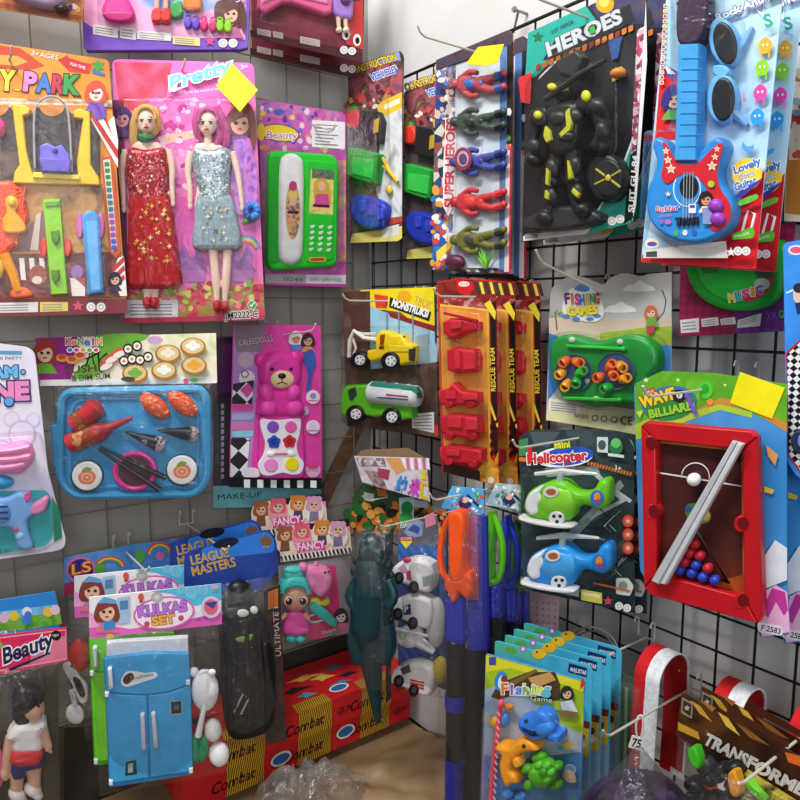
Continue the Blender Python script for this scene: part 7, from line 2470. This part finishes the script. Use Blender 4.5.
# ---- lower fishing packs
def fishing(i):
    lab = ('front fishing toy card with orange dolphin and green turtle', 'blue fishing card right behind the front one', 'blue fishing card, third from the front', 'blue fishing card, fourth from the front', 'rearmost blue fishing card under the metal ring')[i]
    xf = ((0, 0), (17, -13), (27, -19), (36, -25), (46, -31))[i]
    t = Th('fishing_toy_pack', lab, 'toy pack', 533, 740, 'R', (.275, .225, .19, .155, .12)[i], -38, xf=xf, group='fishing toy cards')
    if i == 0:
        b = t.card(rnd([(486, 653), (585, 681), (580, 830), (480, 830)], 3), 'n10:#3a78b4,#5a98cc,#2f62a0')
        b.flat([(486, 654), (584, 682), (583, 735), (556, 722), (520, 694), (500, 686), (485, 690)], 'n18:#8fb020,#a8c42a,#7a9a1c')
        b.flat([(486, 655), (584, 682), (583.6, 692), (540, 676), (510, 668), (486, 672)], '#d8d82c')
        b.flat([(485, 690), (500, 684), (526, 696), (560, 724), (582, 734), (581, 760), (484, 760)], 'n9:#b8c4d0,#9ab0c4,#6f94b8')
        b.flat([(484, 755), (510, 760), (581, 752), (580, 830), (480, 830)], 'n16:#2f6aa8,#4a8ac4,#1f4f88')
        b.flat(rnd(R(489, 657, 496, 665), .6), '#3a4aa0')
        b.flat([(491, 697), (498, 684), (508, 680), (528, 672), (555, 672), (560, 684), (560, 700), (540, 702), (520, 692), (500, 700)], '#4a3a24')
        b.flat([(505, 684), (535, 669), (538, 671), (510, 688)], '#7a6238')
        b.flat([(528, 678), (550, 672), (556, 680), (535, 688)], '#c89a5a')
        b.flat(E(501, 681, 6.4, 10, -10), '#2f8ad8')
        b.flat(E(502, 682, 4, 7, -10), '#d8e8f4')
        b.flat(E(504, 679, 3, 4), '#8a3a2a')
        for q, (ch, c) in enumerate(zip('Fishing', ('#e8702a', '#8a58c8', '#6a90e0', '#90c83a', '#a8e04a', '#d0e838', '#5ac0d0'))):
            b.text(ch, 502 + 6.9 * q, 694 - .1 * q * q + .5 * q, 507.6 + 6.9 * q, 693.8 - .1 * q * q + .7 * q, 10.5, c, '#f2f6e8', olw=.09, bold=.04)
        b.text('Game', 530, 700, 552, 703, 5, '#e8e8d8', '#3a3a2a', olw=.07)
        b.flat(E(546, 694, 5, 4), '#5ab8c8')
        girl_print(b, 567, 693, 5, '#2a2a30', '#dcb896', '#5a9ac8', False)
        b.flat([(560, 702), (572, 700), (578, 712), (562, 710)], '#c8d8e4')
        b.flat([(556, 710), (578, 712), (574, 718), (560, 716)], '#8a6a3a')
        b.flat([(582, 676), (586, 684), (580, 690)], '#c83a2a')
        for x, y, r_ in ((497, 760, 5), (492, 775, 4), (508, 745, 3), (560, 748, 4), (570, 770, 6), (556, 764, 4), (545, 758, 3)):
            b.flat(E(x, y, r_), '#8fb8dc')
            b.flat(E(x, y, r_ * .75), '#5a90c0')
        b.flat(E(568, 745, 6, 3), '#c8b03a')
        b.flat(smooth([(566, 770), (574, 772), (576, 782), (568, 782), (562, 776)], 2), '#c8a890')
        k = t.part('fishing_rod', None, 'red twisted fishing rod')
        k.tube([(501, 704, .010), (496, 740, .011), (492, 775, .011), (490, 826, .011)], 2.6, '#e2506a', 8, sm=3)
        k.ball(501, 704, .012, 3, 5, .005, '#f0506a')
        k.ball(509, 707, .008, 5, 3.4, .004, '#c87a2a')
        for q in range(16):
            k.tube([(497 - q * .35, 712 + 7 * q, .0145), (500 - q * .4, 716 + 7 * q, .0145)], 1, '#f4899a', 5)
        k = t.part('toy_fish', None, 'blue toy fish')
        k.puff([(520, 720), (524, 716), (534, 714), (540, 708), (550, 712), (555, 722), (556, 730), (563, 732), (562, 740), (550, 738), (536, 738), (524, 730)], .0015, .022, '#2a78d8', r=6, sm=3)
        k.ball(526, 721, .0225, 2, 2, .002, '#1a2a50')
        k.ball(545, 728, .018, 10, 9, .009, '#2f82e0')
        k = t.part('toy_dolphin', None, 'orange toy dolphin')
        k.puff([(498, 744), (504, 742), (512, 744), (520, 738), (530, 737), (538, 742), (541, 748), (532, 749), (522, 752), (516, 760), (514, 768), (519, 772), (521, 780), (515, 781), (510, 784), (504, 774), (502, 760), (504, 752)], .0015, .022, '#f09a1c', r=4, sm=3)
        k.ball(524, 746, .023, 2.2, 2.2, .0022, '#3a2410')
        k.puff([(514, 758), (520, 756), (523, 764), (517, 766)], .012, .014, '#f4a830', r=2, sm=2)
        k = t.part('toy_turtle', None, 'green toy turtle')
        k.ball(543, 772, .016, 14, 15, .016, '#4cb024')
        for (x, y, rx, ry) in ((528, 768, 7, 5), (530, 784, 6, 6), (556, 784, 7, 5), (557, 766, 6, 5), (540, 757, 8, 6)):
            k.ball(x, y, .014, rx, ry, .009, '#3f9c1e')
        for q in range(6):
            k.ball(543 + 8 * math.cos(q * 1.05), 772 + 8 * math.sin(q * 1.05), .026, 4.4, 4.4, .005, '#5cc430')
        k.ball(543, 772, .030, 4.4, 4.4, .004, '#3c961c')
        k = t.part('toy_fish', None, 'small yellow and blue fish')
        k.ball(495, 722, .008, 5, 6, .006, '#c89a2a')
        k.ball(505, 720, .008, 4, 8, .006, '#3a80c8')
        for (x, y) in ((508, 794), (520, 796), (512, 803)):
            k.ball(x, y, .008, 6, 5, .006, '#3f86d0')
        t.blister(rnd([(487, 700), (556, 704), (574, 724), (572, 826), (483, 826)], 6), .036)
    else:
        b = t.card(rnd([(478, 653), (572, 678), (576, 684), (571, 830), (474, 830)], 4), 'n12:#2f98c0,#4ab4d4,#2a86b4')
        b.flat([(478, 654), (530, 668), (520, 676), (478, 664)], 'n30:#3fae9a,#5ac0a0')
        b.flat(E(494, 663, 6, 3, -15), '#58a84a')
        b.flat(E(506, 662, 3.4, 3.6), '#a07ac8')
        b.flat(E(506, 662, 1.6, 1.8), '#f0e8f4')
        b.flat(E(522, 667, 7, 5), '#e8b82a')
        b.flat(E(520, 665, 1, 1.2), '#2a2a2a')
        b.flat([(552, 676), (570, 681), (569.6, 690), (551, 685)], '#1c2c5a')
        b.text('MAJUSTAR', 553, 684, 569, 688, 4, '#dce8f4', bold=.02)
        b.flat([(559, 732), (573, 735), (572, 742), (558, 739)], '#7a2418')
        b.flat([(558, 739), (572, 742), (571, 790), (556, 790)], '#c8a82a')
        b.flat(E(563, 750, 5, 4), '#3a3430')
        b.flat(E(563, 758, 6, 4), '#d8d4cc')
        b.flat([(556, 770), (572, 770), (571, 830), (555, 830)], '#7a9ab8')
        s_ = t.part('blister')
        s_.puff(rnd([(484, 700), (550, 704), (568, 724), (566, 826), (478, 826)], 6), .0015, .012, 'clear', r=4, back=False)
    return t.done()


for i in (4, 3, 2, 1, 0):
    t = fishing(i)
hook(t, 530, 692, .012, 'wire hook carrying the row of fishing cards', wall='R')

t = Th('metal_ring', 'thin bright metal ring hanging behind the fishing cards', 'ring', 590, 662, 'R', .085, -50, solo=True)
b = t.part('metal_ring')
b.tube([(p[0], p[1], 0) for p in E(592, 657, 27, 30, 10, n=36)], 1.3, 'M#d8d8da', 8, closed=True)
b.tube([(p[0], p[1], .005) for p in E(593, 659, 24, 28, 10, n=36)], .8, 'M#b8b8bc', 7, closed=True)
t.done()

t = Th('green_blister_pack', 'clear pack with green strips between the fishing cards and red ribbon', 'toy pack', 630, 710, 'R', .10, -52)
b = t.card([(616, 672), (645, 682), (642, 800), (614, 800)], 'n20:#38463c,#4a5a4a,#2a342c')
for k in range(4):
    b.flat([(619 + 6 * k, 685 + 2 * k), (622 + 6 * k, 686 + 2 * k), (620 + 6 * k, 780), (617 + 6 * k, 780)], ['#5a8a4a', '#86a86a', '#47743a', '#9ab08a'][k])
t.blister(rnd([(617, 678), (643, 688), (640, 790), (615, 790)], 4), .02, col='film')
t.done()

# ---- red and white ribbon loops
def ribbon(px, py, label, drop, rw, width):
    base = on_wall(px, py, 'R', .078)
    t = Th('flag_ribbon', label, 'ribbon', 0, 0, P0=base, group='red and white ribbon loops')
    t.U, t.Vv, t.W = -NORM['R'], Vector((0, 0, 1)), ALONG['R'].copy()
    t.s = .0013
    r = rw
    path = [(-r * 1.12, -drop), (-r * 1.08, -drop * .5), (-r, -.01)]
    for a in range(170, 9, -16):
        path.append((r * math.cos(rad(a)), r * .95 * math.sin(rad(a))))
    path += [(r, -.01), (r * 1.06, -drop * .5), (r * 1.02, -drop)]
    path = smooth(path, 3, False)
    th = .0016
    for nm, w0, w1, c, lb in (('red_band', 0, width * .46, 'f#c8161e', 'red half'), ('white_band', width * .46, width, 'f#e4e6ea', 'white half')):
        b = t.part(nm, None, lb)
        V, Fc = [], []
        m = len(path)
        for i, (x, y) in enumerate(path):
            a, c2 = Vector(path[max(0, i - 1)]), Vector(path[min(m - 1, i + 1)])
            d = (c2 - a).normalized()
            nx, ny = -d.y, d.x
            for (o, w) in ((0, w0), (0, w1), (-th, w1), (-th, w0)):
                V.append((x + nx * o, y + ny * o, w))
        for i in range(m - 1):
            for k in range(4):
                a, b2 = i * 4 + k, i * 4 + (k + 1) % 4
                Fc.append((a, b2, b2 + 4, a + 4))
        Fc += [(0, 1, 2, 3), tuple(range(4 * m - 4, 4 * m))]
        b.add(V, Fc, c)
    b = t.part('lining', None, 'dark red and grey inner side')
    V, Fc = [], []
    for i, (x, y) in enumerate(path):
        k = 1 - .07
        for w in (.002, width - .002):
            V.append((x * k, y * k - .001, w))
    for i in range(len(path) - 1):
        Fc.append((2 * i, 2 * i + 1, 2 * i + 3, 2 * i + 2))
    b.add(V, Fc, 'f#a8161d')
    t.done()
    return t


ribbon(650, 668, 'taller red and white ribbon loop left of the two', .16, .036, .037)
ribbon(724, 700, 'shorter red and white ribbon loop near the right photo edge', .12, .032, .037)
ribbon(800, 728, 'red ribbon tip just entering at the right photo edge', .12, .032, .037)

# ---- price tag
t = Th('price_tag', 'small white tag marked 75 tied to the bagged ball', 'tag', 636, 745, 'R', .153, -40)
b = t.part('tag_card')
b.puff(rnd([(632, 735), (644, 738), (641, 751), (628, 747)], 1), 0, .0012, '#efefec', r=.3, n=1)
b.base = .0012
b.text('75', 631.5, 746, 640, 748, 8, '#1a1a1e', bold=.03)
k = t.part('loop', None, 'white plastic tie')
k.tube([(637, 737, .001), (636, 726, .002), (638, 717, .002), (642, 716, .002), (643, 726, .001), (641, 738, .001)], 1.0, '#e2e2e0', 6, sm=3)
t.done()

hook(t, 640, 718, .075, 'long wire hook carrying the small white 75 tag')

t = Th('ball_bag_pack', 'dark purple mesh ball in a gathered clear bag', 'ball', 632, 800, 'R', .33, -30)
b = t.part('ball', None, 'dark purple woven ball')
b.ball(628, 824, .0, 60, 46, .055, 'v150:#2a1838,#3a2348,#1c1026', nu=28, nv=18)
s_ = t.part('clear_bag', None, 'clear bag gathered at the top')
V, Fc = [], []
for j in range(10):
    v = j / 9
    for i in range(40):
        a = 2 * math.pi * i / 40
        rr = (4 + 58 * v ** 1.25) * (1 + .10 * math.sin(9 * a + 2 * v) * (1 - v * .5))
        p = t.m(640 - 12 * v + rr * math.cos(a), 744 + 74 * v + 4 * math.sin(5 * a) * v, 0)
        V.append((p.x, p.y, .005 + (.06 * v ** .7) * math.sin(a)))
for j in range(9):
    for i in range(40):
        Fc.append((j * 40 + i, j * 40 + (i + 1) % 40, (j + 1) * 40 + (i + 1) % 40, (j + 1) * 40 + i))
s_.add(V, Fc, 'film')
t.done()

# ---- brown robot header bags at lower right
for i in (1, 0):
    lab = ('brown gold header card with large silver lettering at the lower right', 'brown header of a second robot bag, behind the silver lettered one')[i]
    t = Th('robot_bag_pack', lab, 'toy pack', 740, 750, 'R', (.185, .14)[i], -56, xf=((0, 0), (20, -6))[i], group='robot bags with brown headers')
    b = t.part('header_card')
    b.puff([(682, 692), (850, 783), (850, 850), (676, 736)], 0, .001, 'n14:#24120d,#3a1e12,#5a3616,#1c0d0a', r=.2, n=1)
    b.base = .001
    for pts, c in (([(690, 700), (700, 706), (712, 722), (700, 714)], '#c89a3a'), ([(718, 712), (728, 718), (740, 736), (726, 726)], '#e0b848'), ([(735, 722), (752, 732), (770, 746), (750, 738)], '#8a5a28'), ([(678, 722), (698, 732), (700, 740), (678, 730)], '#c8982e'), ([(700, 700), (716, 708), (712, 712)], '#a86a2a'), ([(785, 752), (800, 756), (805, 768), (788, 762)], '#d86a24'), ([(728, 706), (790, 742), (788, 748), (726, 714)], '#4a2416'), ([(705, 730), (720, 742), (716, 742)], '#d8a848')):
        b.flat(pts, c)
    b.flat(rnd([(682, 697), (693, 703), (692, 719), (681, 713)], 1), '#8a8478')
    b.flat(rnd([(683.4, 700), (691.6, 704.4), (690.6, 716.4), (682.4, 711)], 1), '#3a2a20')
    b.flat(star(687, 708, 3.4), '#b8b0a0')
    b.flat([(694, 738), (850, 836), (850, 850), (694, 750)], '#2a1a16')
    b.text('TRANS', 703, 743, 744, 765, 11, '#c8c4c0', '#3a2622', olw=.08, bold=.05)
    b.text('FORMERS', 746, 766, 820, 806, 11, '#c8c4c0', '#3a2622', olw=.08, bold=.05)
    if i == 0:
        k = t.part('toy_robot', None, 'black toy robot with green and orange pieces')
        for _ in range(16):
            k.ball(random.uniform(684, 740), random.uniform(762, 812), random.uniform(.006, .02), random.uniform(5, 12), random.uniform(5, 11), .012, random.choice(['#1a1c1e', '#26282a', '#141416']), rot=random.uniform(0, 90))
        p = k.sub('green_piece', 'bright green piece')
        p.puff([(690, 748), (698, 746), (702, 762), (700, 768), (692, 760)], .022, .012, '#3fb422', r=2, sm=2)
        p = k.sub('green_bar', 'slanted lime bar')
        p.puff([(748, 776), (768, 798), (766, 804), (744, 782)], .012, .010, '#6ac82a', r=1)
        p = k.sub('orange_piece', 'orange piece')
        p.puff([(730, 772), (738, 770), (742, 790), (738, 796), (732, 790)], .022, .012, '#e0962a', r=2, sm=2)
        p = k.sub('gold_panel', 'gold and lime panel')
        p.puff([(744, 770), (800, 806), (800, 840), (740, 830)], .004, .010, 'n40:#8a7a2a,#4a6a24,#b8a83a,#2a2a1a', r=1)
        s_ = t.part('clear_bag')
        s_.sheet((678, 736), (800, 815), (790, 870), (670, 850), .012, .03, 'film', 12, .003)
    t.done()
hook(t, 776, 757, .075, 'short wire hook poking out over the silver lettered brown header', rise=.004)

t = Th('plastic_wrap', 'crumpled clear plastic bag lying before the red boxes', 'plastic bag', 0, 0, P0=Vector((-.165, 1.145, .034)), yaw=20, tilt=90)
b = t.part('wrap_sheet')
V, Fc = [], []
for j in range(15):
    for i in range(36):
        a, v = 2 * math.pi * i / 36, j / 14
        rr = (.018 + .062 * v) * (1 + .16 * math.sin(3 * a + 1) + .08 * math.sin(7 * a + 5 * v) + .05 * math.sin(11 * a - 9 * v))
        z = .050 * (1 - v ** 1.6) * (1 + .25 * math.sin(5 * a + 6 * v) + .2 * math.sin(9 * a - 11 * v)) + random.uniform(0, .006) * (1 - v)
        V.append((rr * math.cos(a) * 1.25, rr * math.sin(a) * .8, z + .002))
for j in range(14):
    for i in range(36):
        Fc.append((j * 36 + i, j * 36 + (i + 1) % 36, (j + 1) * 36 + (i + 1) % 36, (j + 1) * 36 + i))
Fc.append(tuple(range(36)))
b.add(V, Fc, 'wrap')
t.done()

# ================================================================ camera, light, world
cd = bpy.data.cameras.new('camera')
cd.lens = 36 * F / 800
cd.sensor_width = 36
cam = bpy.data.objects.new('camera', cd)
cam.location = CAM
cam.rotation_euler = (rad(90) - PITCH, 0, 0)
cd.clip_start = .02
COL.objects.link(cam)
SC.camera = cam


def area(name, loc, target, sx, sy, power, col):
    l = bpy.data.lights.new(name, 'AREA')
    l.shape = 'RECTANGLE'
    l.size, l.size_y = sx, sy
    l.energy = power
    l.color = col
    o = bpy.data.objects.new(name, l)
    o.location = loc
    o.rotation_euler = (Vector(target) - Vector(loc)).to_track_quat('-Z', 'Y').to_euler()
    COL.objects.link(o)


area('ceiling_lamp', (-.62, .30, 2.40), (-.1, 1.2, .8), 1.2, .22, 43, (1, .98, .95))
area('front_fill', (.30, -1.7, 1.5), (-.5, 1.3, .6), 1.1, 1.4, 25, (.93, .96, 1))  # unseen fill added behind the camera to brighten the lower left
w = bpy.data.worlds.new('room_light')
w.use_nodes = True
w.node_tree.nodes['Background'].inputs[0].default_value = (.82, .86, .92, 1)
w.node_tree.nodes['Background'].inputs[1].default_value = .20
SC.world = w
SC.view_settings.view_transform = 'Standard'
SC.view_settings.look = 'None'
SC.view_settings.gamma = 1
SC.view_settings.exposure = .12
SC.cycles.transparent_max_bounces = 24
